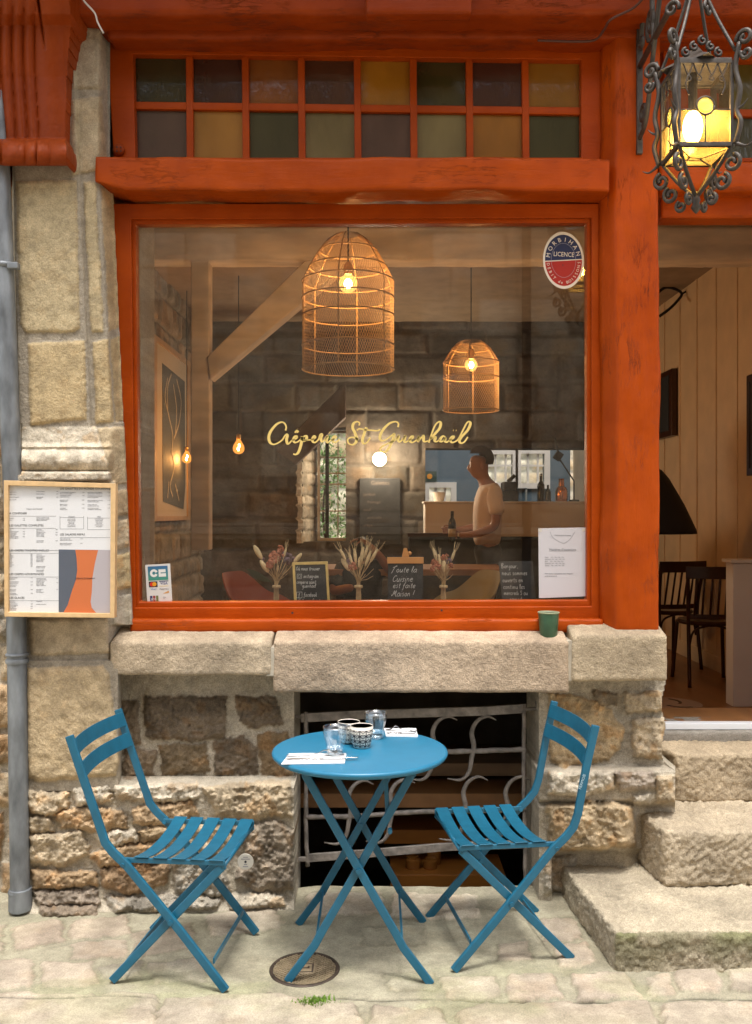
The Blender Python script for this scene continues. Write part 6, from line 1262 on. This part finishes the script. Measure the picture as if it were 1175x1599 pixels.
b2 = thing('chalk_sign', 'blackboard clipboard sign with wooden top bar that reads Toute la Cuisine est faite Maison', 'chalkboard', at(634, 950, SY), 'chalk signs in the window')
mWood = M('orange_pine', (.55, .24, .07), rough=.45, var=.25, vs=20, stretch=(.2, 1, 1))
mb = MB(); mb.quadbox(px4(SY, (606, 868), (661, 868), (661, 966), (606, 966)), SY, .006); slt = mb.build('slate', mSlate, b2)
mb = MB(); mb.quadbox(px4(SY - .008, (605, 870), (662, 870), (662, 880), (605, 880)), SY - .008, .018); mb.build('top_bar', mWood, b2, bevel=.0015)
mb = MB(); mb.quadbox(px4(SY - .006, (628, 870), (630.5, 856), (636, 856), (639.5, 870)), SY - .006, .010); mb.build('clip', mWood, b2, bevel=.0015)
mb = MB(); mb.ball(at(640, 864, SY), .009, 10, 8); mb.build('clip_button', mWood, b2, smooth=True)
WY = SY - .0005; mb = MB(); rw = random.Random(9)
write(mb, 'Toute la', 611, 893.5, 5.0, WY, 1.25, .25, .0017, rnd=rw); write(mb, 'Cuisine', 612.5, 908, 5.2, WY, 1.15, .25, .0017, rnd=rw); write(mb, 'est faite', 613.5, 918, 4.6, WY, 1.22, .25, .0017, rnd=rw); write(mb, 'Maison !', 611.5, 931, 5.2, WY, 1.05, .25, .0017, rnd=rw)
mb.build('handwriting', mChalk, slt)
b3 = thing('chalk_sign', 'unframed leaning blackboard sign that begins with Bonjour, beside the white notice', 'chalkboard', at(812, 950, SY), 'chalk signs in the window')
mb = MB(); mb.quadbox(px4(SY, (779, 877), (832, 876), (840, 966), (788, 968)), SY, .005); slt = mb.build('slate', M('blackboard_worn', (.06, .058, .056), rough=.6, var=.3, vs=20), b3, bevel=.001)
mb = MB(); rw = random.Random(12)
for k, (s, y) in enumerate((('Bonjour,', 887), ('nous sommes', 898), ('ouverts en', 909), ('continu les', 919.5), ('mercredi S au', 929), ('samedi', 939))): write(mb, s, 783 + k * 1.1 + (8 if k == 5 else 0), y, 4.0 if k != 4 else 3.7, WY, 1.05 if k != 4 else .98, -.02, .0019, rnd=rw)
mb.build('handwriting', mChalk, slt)
# papers and stickers on the pane
NY = GY - .0012
n = thing('paper_notice', 'white paper notice of opening hours taped to the lower right of the pane', 'notice', at(878, 933, NY))
mb = MB(); mb.quadbox(px4(NY, (841, 825), (915, 823.5), (917, 931), (842, 934)), NY, .0006); nsh = mb.build('sheet', M('notice_paper', (.55, .53, .55), rough=.7), n)
TY = NY - .0006; T = lambda px, py: at(px, py, TY); it = []
mb = MB(); mb.ribbon(crom([T(a, b) for a, b in ((859.5, 830), (862, 837), (867, 842), (874, 846), (881, 848.3), (887, 845), (892, 840), (898, 830.5))], 6), .0012, th=.0003); mb.ribbon([T(858, 860.3), T(900, 860)], .0009, th=.0003); mb.build('drawn_line', mGreyInk, nsh)
it.append(('Horaires d’ouverture', T(879, 859.5), .0125, 'CENTER')); it.append(('Crêperie Saint Guenhaël', T(879, 836.8), .0066, 'CENTER'))
for k, s in enumerate(('Mardi     12h - 14h / 19h - 21h', 'Mercredi  12h - 14h / 19h - 21h', 'Jeudi     12h - 14h / 19h - 21h', 'Vendredi  12h - 14h / 19h - 22h', 'Samedi    12h - 14h / 19h - 22h')): it.append((s, T(851, 871 + k * 3.2), .0063, 'LEFT'))
it.append(('Pour toutes réservations, merci d’appeler', T(851, 896.5), .0068, 'LEFT')); it.append(('au 02 97 00 00 00', T(851, 900.5), .0068, 'LEFT'))
merge_text(it, mGreyInk, nsh)
for px, py in ((844, 828), (912, 827)): mb = MB(); mb.quadbox(px4(NY - .0008, (px - 2.5, py - 2.5), (px + 2.5, py - 2.5), (px + 2.5, py + 2.5), (px - 2.5, py + 2.5)), NY - .0008, .0003); mb.build('tape', M('tape', (.62, .58, .5), rough=.3), n)
cs = thing('card_sticker', 'white sticker of accepted payment cards in the lower left corner of the pane', 'sticker', at(247, 942, NY))
def tilt(px, py): return (227 + (px - 0) * .39 / 10 + py * .035 / 10, 882 - px * .02 / 10 + py * .61 / 10)   # sticker grid 1000 x 1000 -> survey pixels
def Q(mb, x0, y0, x1, y1, dy): mb.quadbox(px4(NY - dy, tilt(x0, y0), tilt(x1, y0), tilt(x1, y1), tilt(x0, y1)), NY - dy, .0003); return mb
Q(MB(), 0, 0, 1000, 1000, 0).build('backing', M('sticker_white', (.66, .66, .64), rough=.5), cs)
m, nt_, N, L, p = nodes('blue_green_print'); tc = N.new('ShaderNodeTexCoord'); sx = N.new('ShaderNodeSeparateXYZ'); L.new(tc.outputs['Generated'], sx.inputs[0]); cr = N.new('ShaderNodeValToRGB'); L.new(sx.outputs[2], cr.inputs[0]); cr.color_ramp.elements[0].color = (.06, .30, .20, 1); cr.color_ramp.elements[1].color = (.035, .12, .30, 1); L.new(cr.outputs[0], p.inputs['Base Color'])
Q(MB(), 95, 50, 890, 410, .0006).build('blue_panel', m, cs)
mSW = M('sticker_letter_white', (.75, .76, .74), rough=.5); mb = MB(); c0 = tilt(330, 225)
P = [at(c0[0] + 4.3 * math.cos(a), c0[1] + 4.3 * math.sin(a), NY - .0009) for a in np.linspace(.35, 5.95, 22)]; mb.ribbon(P, .0095, th=.0003)
Q(mb, 520, 135, 800, 215, .0011); Q(mb, 520, 240, 810, 325, .0011); Q(mb, 520, 215, 600, 240, .0011); mb.build('letter_mark', mSW, cs)
Q(MB(), 105, 435, 450, 580, .0006).build('black_panel', mInk, cs)
for x, c in ((225, (.62, .03, .015)), (325, (.75, .33, .02))): mb = MB(); q = tilt(x, 508); disc(mb, at(q[0], q[1], NY - (.0008 if x < 300 else .001)), .0085, .0003); mb.build('disc_mark', M('disc_print', c, rough=.5), cs)
Q(MB(), 520, 430, 890, 448, .0006).build('navy_bar', M('navy_print', (.02, .04, .16), rough=.5), cs); q = tilt(705, 525); text('VISA', at(q[0], q[1], NY - .0006), .0155, M('navy_letters', (.03, .05, .22), rough=.5), cs, 'CENTER'); Q(MB(), 520, 560, 890, 570, .0006).build('gold_bar', mGold, cs)
q = tilt(280, 655); text('VPAY', at(q[0], q[1], NY - .0006), .010, M('blue_letters', (.1, .2, .45), rough=.5), cs, 'CENTER'); q = tilt(700, 660); text('MAESTRO', at(q[0], q[1], NY - .0006), .0085, mGreyInk, cs, 'CENTER')
mb = MB(); pts = [tilt(640, 755), tilt(880, 690), tilt(900, 740)]; mb.quadbox(px4(NY - .0006, *pts, tilt(760, 755)), NY - .0006, .0003); mb.build('orange_swoosh', M('swoosh', (.62, .33, .1), rough=.5), cs)
for x, c in ((120, (.03, .03, .13)), (240, (.30, .03, .03)), (360, (.16, .17, .06))): Q(MB(), x, 800, x + 95, 970, .0006).build('colour_block', M('block_print', c, rough=.5), cs)
q = tilt(260, 912); text('JCB', at(q[0], q[1], NY - .0012), .0115, mSW, cs, 'CENTER', sx=1.25); q = tilt(700, 880); text('((•', at(q[0], q[1], NY - .0006), .012, mGreyInk, cs, 'CENTER')
# oval licence sticker
lc = thing('licence_sticker', 'oval blue and red licence sticker in the upper right of the pane', 'sticker', at(880, 452, NY)); LYs = GY - .0012
OC, OA, OB, OR = (880.3, 406.5), 32.0, 44.5, R(-3)
def ov(k, a): x, y = OA * k * math.cos(a), OB * k * math.sin(a); return (OC[0] + x * math.cos(OR) - y * math.sin(OR), OC[1] + x * math.sin(OR) + y * math.cos(OR))
def ovp(k, a0, a1, dy, name, mt, n=40):
    mb = MB(); mb.quadbox(px4(LYs - dy, *[ov(k, a) for a in np.linspace(a0, a1, n)]), LYs - dy, .0002); mb.build(name, mt, lc)
mLW = M('sticker_cream', (.72, .68, .62), rough=.45); mLB = M('sticker_blue', (.004, .016, .085), rough=.6); mLR = M('sticker_red', (.38, .008, .005), rough=.6)
ovp(1, 0, 2 * math.pi * .99, 0, 'border', mLW, 60); ovp(.90, math.pi + .02, 2 * math.pi - .02, .0004, 'blue_half', mLB); ovp(.90, .02, math.pi - .02, .0004, 'red_half', mLR)
mb = MB(); mb.ribbon([at(*ov(.60, a), LYs - .0007) for a in np.linspace(0, 2 * math.pi, 60)], .0010, th=.0002); mb.build('inner_line', M('sticker_line', (.35, .36, .45), rough=.5), lc)
text('LICENCE', at(OC[0] + .3, OC[1] - 6, LYs - .0008), .026, mLW, lc, 'CENTER', R(3), sx=.82)
text('II', at(OC[0] - 1, OC[1] + 9, LYs - .0008), .012, mInk, lc, 'CENTER')
def arc(s, a0, a1, k, h, flip):
    its = []
    for i, ch_ in enumerate(s):
        if ch_ == ' ': continue
        a = a0 + (a1 - a0) * i / (len(s) - 1); q = ov(k, a); a_ = math.atan2((q[1] - OC[1]) / OB, (q[0] - OC[0]) / OA); nx, ny = math.cos(a_) / OA, math.sin(a_) / OB; an = math.atan2(ny, nx)
        rot = (an + math.pi / 2) if not flip else (an - math.pi / 2); its.append((ch_, at(q[0], q[1], LYs - .0008), h, 'CENTER', rot))
    return its
merge_text(arc('MORBIHAN', R(197), R(343), .66, .024, False) + arc('DEBIT de BOISSONS', R(172), R(8), .83, .0165, True), mLW, lc)

# dried flower bunches
mStalk = M('dry_stalk', (.52, .36, .18), rough=.8, var=.3, vs=60); mTail = M('dry_tail', (.70, .52, .28), rough=.9, var=.2, vs=90); mPinkF = M('dry_pink', (.42, .14, .07), rough=.9, var=.3, vs=50); mMauve = M('dry_mauve', (.20, .13, .15), rough=.9, var=.3, vs=50)
def bunch(px, lab, heads, seed, spread):
    t = thing('dried_bouquet', lab, 'dried flowers', at(px, 946, SY + .06), 'dried flower bunches in the window'); rr = random.Random(seed); b = at(px, 948, SY + .06); nk = at(px, 912, SY + .06)
    mb = MB()
    def pth(tx_, ty_, dy): e = at(tx_, ty_, SY + .06) + Vector((0, dy, 0)); o = Vector((rr.uniform(-.012, .012), rr.uniform(-.01, .01), 0)); return crom([b + o - Vector((0, 0, .03)), nk + o * .6, nk * .4 + e * .6 + Vector((0, dy * .3, 0)), e], 5)
    for hx, hy, kd, sz in heads: mb.tube(pth(hx, hy, rr.uniform(-.03, .03)), .0016, 5)
    for k in range(16): mb.tube(pth(px + rr.uniform(-spread, spread), rr.uniform(862, 900), rr.uniform(-.04, .04)), .0011, 4)
    mb.build('stalks', mStalk, t)
    mb = MB(); mb.lathe([(.017, -.006), (.019, 0), (.017, .006)], at(px, 916, SY + .06), 12); mb.build('tie', mStalk, t)
    for hx, hy, kd, sz in heads:
        c = at(hx, hy, SY + .06) + Vector((0, rr.uniform(-.03, .02), 0)); d_ = (c - nk).normalized(); q = d_.to_track_quat('Z', 'Y').to_matrix(); mb = MB()
        if kd == 't': mb.ball(c, sz, 10, 8, sc=(.42, .42, 1.25), M=q); mt = mTail
        elif kd == 'w':
            mb.ball(c, sz, 8, 8, sc=(.3, .3, 1.3), M=q); mt = mTail
            for k in range(10): a = rr.uniform(0, 6.28); mb.tube([c, c + q @ Vector((math.cos(a) * sz * .6, math.sin(a) * sz * .6, sz * rr.uniform(1.8, 3)))], .0005, 3)
        else:
            mt = mPinkF if kd == 'p' else mMauve
            for k in range(26): v = Vector((rr.gauss(0, 1), rr.gauss(0, 1), rr.gauss(0, 1))).normalized() * sz * rr.uniform(.4, 1); mb.ball(c + v, sz * rr.uniform(.22, .4), 6, 4)
        mb.build('flower_head', mt, t, smooth=True)
bunch(432, 'dried bouquet with orange pink heads left of the gold framed sign', [(404, 862, 't', .028), (414, 884, 't', .026), (427, 872, 'p', .028), (436, 868, 'p', .024), (425, 880, 'p', .022), (449, 873, 'm', .028), (438, 858, 'p', .018), (466, 871, 't', .022), (446, 862, 'w', .018), (434, 888, 't', .012), (408, 874, 'm', .012)], 1, 26)
bunch(560, 'bunch of dried wheat and bunny tails between the two blackboard signs', [(540, 882, 't', .026), (536, 866, 'w', .022), (548, 872, 'w', .022), (555, 868, 'w', .026), (566, 866, 'w', .028), (575, 872, 'w', .028), (584, 868, 'w', .026), (551, 884, 'p', .018), (562, 878, 't', .020), (546, 878, 'm', .016), (572, 862, 'w', .024)], 2, 24)
bunch(693, 'small bunch of dried wheat and berries right of the clipboard sign', [(680, 866, 'w', .024), (687, 876, 'w', .024), (693, 884, 't', .022), (694, 870, 'p', .016), (678, 878, 'p', .016), (676, 888, 'p', .014), (708, 868, 'w', .022), (700, 876, 'm', .014), (704, 882, 'p', .012), (683, 884, 'p', .014)], 3, 16)

# ------------------------------------------------------------------ people
def graft(mb, body, mt):   # features grown onto the one body mesh
    me = body.data; og = ORG[body]
    if mt.name not in [m.name for m in me.materials]: me.materials.append(mt)
    k = [m.name for m in me.materials].index(mt.name); bm = bmesh.new(); bm.from_mesh(me); vs_ = [bm.verts.new(Vector(v) - og) for v in mb.v]
    for f in mb.f:
        q = bm.faces.new([vs_[i] for i in f]); q.material_index = k; q.smooth = True
    bm.to_mesh(me); bm.free()
def skin(name, joints, edges, mt, parent, sub=2, root=0):
    og = ORG[parent]; me = bpy.data.meshes.new(name); me.from_pydata([tuple(Vector(j[0]) - og) for j in joints], edges, [])
    o = bpy.data.objects.new(name, me); COL.objects.link(o); sm = o.modifiers.new('skin', 'SKIN'); sm.use_smooth_shade = True; sd = o.modifiers.new('sub', 'SUBSURF'); sd.levels = sd.render_levels = sub
    if not me.skin_vertices: me.attributes.new('skin_vertex', 'FLOAT', 'POINT') if False else None
    if not me.skin_vertices:
        bpy.context.view_layer.objects.active = o; o.select_set(True); bpy.ops.mesh.customdata_skin_add()
    for i, j in enumerate(joints): r = j[1]; me.skin_vertices[0].data[i].radius = r if hasattr(r, '__len__') else (r, r)
    me.skin_vertices[0].data[root].use_root = True
    bpy.context.view_layer.update(); ev = o.evaluated_get(bpy.context.evaluated_depsgraph_get()); m2 = bpy.data.meshes.new_from_object(ev); bpy.data.objects.remove(o)
    m2.materials.clear(); m2.materials.append(mt); m2.name = name; m2.polygons.foreach_set('use_smooth', [True] * len(m2.polygons)); r = bpy.data.objects.new(name, m2); COL.objects.link(r); r.parent = parent; ORG[r] = og; return r
mSkin = M('skin', (.38, .20, .145), rough=.5); mHair = M('dark_hair', (.018, .013, .011), rough=.6); mShirt = M('pale_tshirt', (.82, .70, .63), rough=.85); mPants = M('black_trousers', (.012, .012, .014), rough=.85)
D = 8.1; s = F / D; mx_, my_ = (762 - PX) / s, D + CY; man_ = thing('person', 'man in pale t-shirt and black trousers walking left with a bottle', 'person', (mx_, my_, FZ))
def mp(f, l, z): return (mx_ - f, my_ - l, FZ + z)     # f forward (left in the picture), l towards the street, z up
J = [(mp(0, 0, .92), (.10, .09)), (mp(.01, 0, 1.06), (.10, .085)), (mp(.0, 0, 1.24), (.12, .10)), (mp(-.01, 0, 1.40), (.12, .085)), (mp(.015, 0, 1.475), .062), (mp(.05, 0, 1.535), .056), (mp(.085, 0, 1.60), (.070, .078)), (mp(.08, 0, 1.665), (.076, .092)), (mp(.065, 0, 1.72), (.05, .065)),
     (mp(-.01, .19, 1.40), .060), (mp(-.05, .235, 1.24), .047), (mp(-.03, .25, 1.09), .042), (mp(.11, .22, 1.035), .036), (mp(.22, .17, 1.02), .027), (mp(.27, .15, 1.02), (.035, .02)),
     (mp(-.01, -.19, 1.40), .060), (mp(.02, -.235, 1.22), .047), (mp(.05, -.25, 1.09), .042), (mp(.20, -.18, 1.06), .034), (mp(.29, -.10, 1.06), .026), (mp(.33, -.08, 1.06), (.035, .02)),
     (mp(.0, .095, .86), .066), (mp(.10, .09, .50), .05), (mp(.06, .085, .10), .042), (mp(.16, .09, .035), .034), (mp(.0, -.095, .86), .066), (mp(-.06, -.09, .50), .05), (mp(-.20, -.085, .13), .042), (mp(-.11, -.09, .04), .034),
     (mp(.185, 0, 1.612), .020), (mp(.15, 0, 1.55), .034)]
E = [(0, 1), (1, 2), (2, 3), (3, 4), (4, 5), (5, 6), (6, 7), (7, 8), (3, 9), (9, 10), (10, 11), (11, 12), (12, 13), (13, 14), (3, 15), (15, 16), (16, 17), (17, 18), (18, 19), (19, 20), (0, 21), (21, 22), (22, 23), (23, 24), (0, 25), (25, 26), (26, 27), (27, 28), (6, 29), (6, 30)]
BODY = skin('body', J, E, mSkin, man_)
hand = mp(.29, .145, 1.02)
for k in range(5):
    for tgt, base in ((1, Vector(mp(.285, .15, 1.02))), (0, Vector(mp(.34, -.08, 1.06)))):
        if k < 4: P = [base + Vector((0, 0, .022 - .015 * k)), base + Vector((-.035 + .003 * k, -.018, .020 - .015 * k)), base + Vector((-.055 + .004 * k, .006, .018 - .015 * k)), base + Vector((-.040, .024, .017 - .015 * k))]
        else: P = [base + Vector((.015, 0, .03)), base + Vector((-.015, .022, .042)), base + Vector((-.04, .02, .032))]
        mb = MB(); mb.tube(crom(P, 3), .0085 - .0005 * k, 7); graft(mb, BODY, mSkin)
skin('tshirt', [(mp(0, 0, .885), (.178, .142)), (mp(.01, 0, 1.06), (.165, .13)), (mp(0, 0, 1.24), (.188, .146)), (mp(-.015, 0, 1.40), (.168, .122)), (mp(.0, 0, 1.462), (.085, .08)), (mp(-.015, .20, 1.395), .083), (mp(-.045, .235, 1.26), .074), (mp(-.05, .245, 1.18), .072), (mp(-.01, -.20, 1.395), .083), (mp(.02, -.24, 1.24), .072)],
     [(0, 1), (1, 2), (2, 3), (3, 4), (3, 5), (5, 6), (6, 7), (3, 8), (8, 9)], mShirt, man_)
skin('trousers', [(mp(0, 0, .97), (.160, .122)), (mp(0, 0, .88), (.168, .13)), (mp(0, .095, .80), .105), (mp(.10, .09, .50), .078), (mp(.06, .085, .12), .066), (mp(0, -.095, .80), .105), (mp(-.06, -.09, .50), .078), (mp(-.19, -.085, .15), .066)], [(0, 1), (1, 2), (2, 3), (3, 4), (1, 5), (5, 6), (6, 7)], mPants, man_)
for q in ((.10, .09, .0), (-.15, -.09, .02)): mb = MB(); mb.ball(mp(q[0], q[1], q[2] + .045), .055, 12, 8, sc=(2.3, .85, .8)); mb.build('shoe', mBlack, man_, smooth=True)
mb = MB(); cc = Vector(mp(.066, 0, 1.69)); mb.ball(cc, .116, 20, 14, sc=(1.06, .90, 1.0)); hv = [Vector(v) for v in mb.v]; keep = lambda p: (p.z > cc.z + .02 + max(0, (cc.x - p.x)) * .30) or (p.x > cc.x + .03 and p.z > cc.z - .06)
mb.f = [f for f in mb.f if all(keep(hv[i]) for i in f)]; mb.build('hair', M('short_grey_hair', (.04, .032, .03), rough=.8), man_, smooth=True, recalc=False)
for l in (-1, 1):
    mb = MB(); mb.ball(mp(.055, l * .098, 1.625), .032, 10, 8, sc=(.7, .35, 1.1)); graft(mb, BODY, mSkin)
    mb = MB(); mb.ball(mp(.148, l * .032, 1.642), .010, 8, 6); graft(mb, BODY, mInk); mb = MB(); mb.ball(mp(.150, l * .034, 1.663), .014, 8, 6, sc=(.5, 1.3, .35)); graft(mb, BODY, mHair)
mb = MB(); mb.ball(mp(.155, 0, 1.575), .02, 10, 6, sc=(.5, 1.1, .25)); graft(mb, BODY, M('lips', (.28, .09, .07), rough=.5))
bp = Vector(mp(.325, .148, .955)); t = thing('wine_bottle', 'dark wine bottle held in the hand of the walking man', 'bottle', bp); mb = MB(); mb.lathe([(0, 0), (.033, 0), (.034, .01), (.034, .16), (.028, .19), (.014, .215), (.013, .27), (0, .27)], bp, 18); mb.build('glass', mDG, t, smooth=True, sharp=45); mb = MB(); mb.lathe([(.0345, .05), (.0345, .12)], bp, 18); mb.build('label', M('bottle_label', (.5, .4, .22), rough=.7), t, smooth=True); mb = MB(); mb.lathe([(.0142, .235), (.0142, .272), (0, .273)], bp, 14); mb.build('capsule', mBlack, t, smooth=True)
# seated guest, head bowed, one arm over the head
D = 7.0; s = F / D; gx_, gy_ = (566 - PX) / s, D + CY; gst = thing('person', 'seated guest in black with dark hair and one arm raised to the bowed head', 'person', (gx_, gy_, FZ))
def q_(x, y, z): return (gx_ + x, gy_ + y, FZ + z)
J = [(q_(0, .04, .50), (.11, .09)), (q_(0, .03, .66), (.10, .08)), (q_(0, .02, .78), (.10, .08)), (q_(0, .0, .835), .05), (q_(-.0, -.01, .875), (.07, .075)), (q_(-.005, -.02, .93), (.075, .085)), (q_(-.005, -.02, .975), (.05, .055)), (q_(.16, .02, .79), .05), (q_(.235, -.03, .745), .04), (q_(.12, -.10, .90), .034), (q_(.035, -.09, .985), .026), (q_(-.02, -.07, 1.0), (.032, .018)),
     (q_(-.16, .02, .78), .05), (q_(-.22, -.06, .62), .042), (q_(-.10, -.17, .655), .034), (q_(-.06, -.19, .66), (.03, .02)), (q_(.09, .02, .47), .065), (q_(.10, -.36, .47), .05), (q_(.10, -.34, .06), .045), (q_(.10, -.42, .03), .035), (q_(-.09, .02, .47), .065), (q_(-.10, -.36, .47), .05), (q_(-.10, -.34, .06), .045), (q_(-.10, -.42, .03), .035)]
E = [(0, 1), (1, 2), (2, 3), (3, 4), (4, 5), (5, 6), (2, 7), (7, 8), (8, 9), (9, 10), (10, 11), (2, 12), (12, 13), (13, 14), (14, 15), (0, 16), (16, 17), (17, 18), (18, 19), (0, 20), (20, 21), (21, 22), (22, 23)]
BODY = skin('body', J, E, mSkin, gst)
skin('black_top', [(q_(0, .04, .48), (.185, .145)), (q_(0, .03, .66), (.155, .125)), (q_(0, .02, .785), (.16, .12)), (q_(0, .0, .825), (.075, .07)), (q_(.16, .02, .79), .068), (q_(.21, -.01, .765), .058), (q_(-.16, .02, .78), .068), (q_(-.215, -.05, .64), .056)], [(0, 1), (1, 2), (2, 3), (2, 4), (4, 5), (2, 6), (6, 7)], mPants, gst)
skin('trousers', [(q_(0, .04, .49), (.175, .135)), (q_(.09, .02, .47), .095), (q_(.10, -.36, .47), .075), (q_(.10, -.34, .10), .06), (q_(-.09, .02, .47), .095), (q_(-.10, -.36, .47), .075), (q_(-.10, -.34, .10), .06)], [(0, 1), (1, 2), (2, 3), (0, 4), (4, 5), (5, 6)], mPants, gst)
mb = MB(); mb.ball(q_(-.005, -.018, .935), .102, 18, 12, sc=(.9, 1.0, .95)); mb.ball(q_(-.02, .03, .87), .085, 14, 10, sc=(.95, .9, 1.2)); mb.build('hair', mHair, gst, smooth=True)
for k in range(4): b = Vector(q_(-.03, -.085 + .014 * k, 1.012)); mb = MB(); mb.tube(crom([b, b + Vector((-.035, -.004, -.006)), b + Vector((-.06, -.006, -.028))], 3), .0075, 6); graft(mb, BODY, mSkin)
mb = MB(); b = Vector(q_(-.01, -.095, 1.0)); mb.tube(crom([b, b + Vector((-.02, -.022, -.012)), b + Vector((-.035, -.028, -.03))], 3), .008, 6); graft(mb, BODY, mSkin)
t = thing('stool', 'brown stool under the seated guest', 'stool', (gx_, gy_, FZ)); MB().box(gx_ - .2, gx_ + .2, gy_ - .16, gy_ + .22, FZ + .40, FZ + .44).build('seat', mBrown, t, bevel=.005)
for sx in (-.17, .17):
    for sy in (-.13, .19): MB().box(gx_ + sx - .015, gx_ + sx + .015, gy_ + sy - .015, gy_ + sy + .015, FZ, FZ + .40).build('leg', mBrown, t)

# ------------------------------------------------------------------ house across the street (mirrored in the panes)
rnd = random.Random(33)
OY = -6.2
oh = thing('opposite_house', 'granite house with timber and string courses across the street, mirrored in the window', 'building', (0, OY, 0))
gr = [(.46, .40, .32), (.40, .34, .27), (.50, .44, .36), (.34, .29, .23)]
panel('wall', np.arange(-4.5, 4.5, .03), np.arange(0, 6.2, .03), courses(-4.5, 4.5, 0, 6.2, (.34, .42), (.5, 1.0), rnd, .008, gr, (.010, .02), .8, .03), lambda U, V, H: (U, OY + H, V), mSmooth, oh, mort=(.26, .22, .17), warp=.008, wf=5, nf=5, amp=.005, skirt=.3, skirt_dir=(0, -1, 0), seed=121)
mb = MB(); mb.box(-4.5, 4.5, OY, OY + .12, 1.28, 1.36); mb.box(-4.5, 4.5, OY, OY + .08, 1.22, 1.28); mb.box(-4.5, 4.5, OY, OY + .07, 1.36, 1.40); mb.build('string_course', M('pale_granite', (.40, .35, .28), rough=.9, var=.2, vs=10, bump=.4), oh, bevel=.01)
mb = MB(); mb.tube([(1.62, OY + .09, 0), (1.62, OY + .09, 6)], .05, 12); mb.build('downpipe', mBlack, oh)
for x in (-3.2, 2.7):
    mb = MB(); mb.box(x - .45, x + .45, OY + .01, OY + .06, 1.6, 3.1); f = mb.build('window', mOff, oh); mb = MB(); mb.box(x - .38, x + .38, OY + .058, OY + .066, 1.68, 3.02); mb.build('pane', mDG, f)
mb = MB(); mb.box(-5, 5, OY - .3, OY + .5, 6.2, 6.35); mb.build('roof', mBlack, oh)
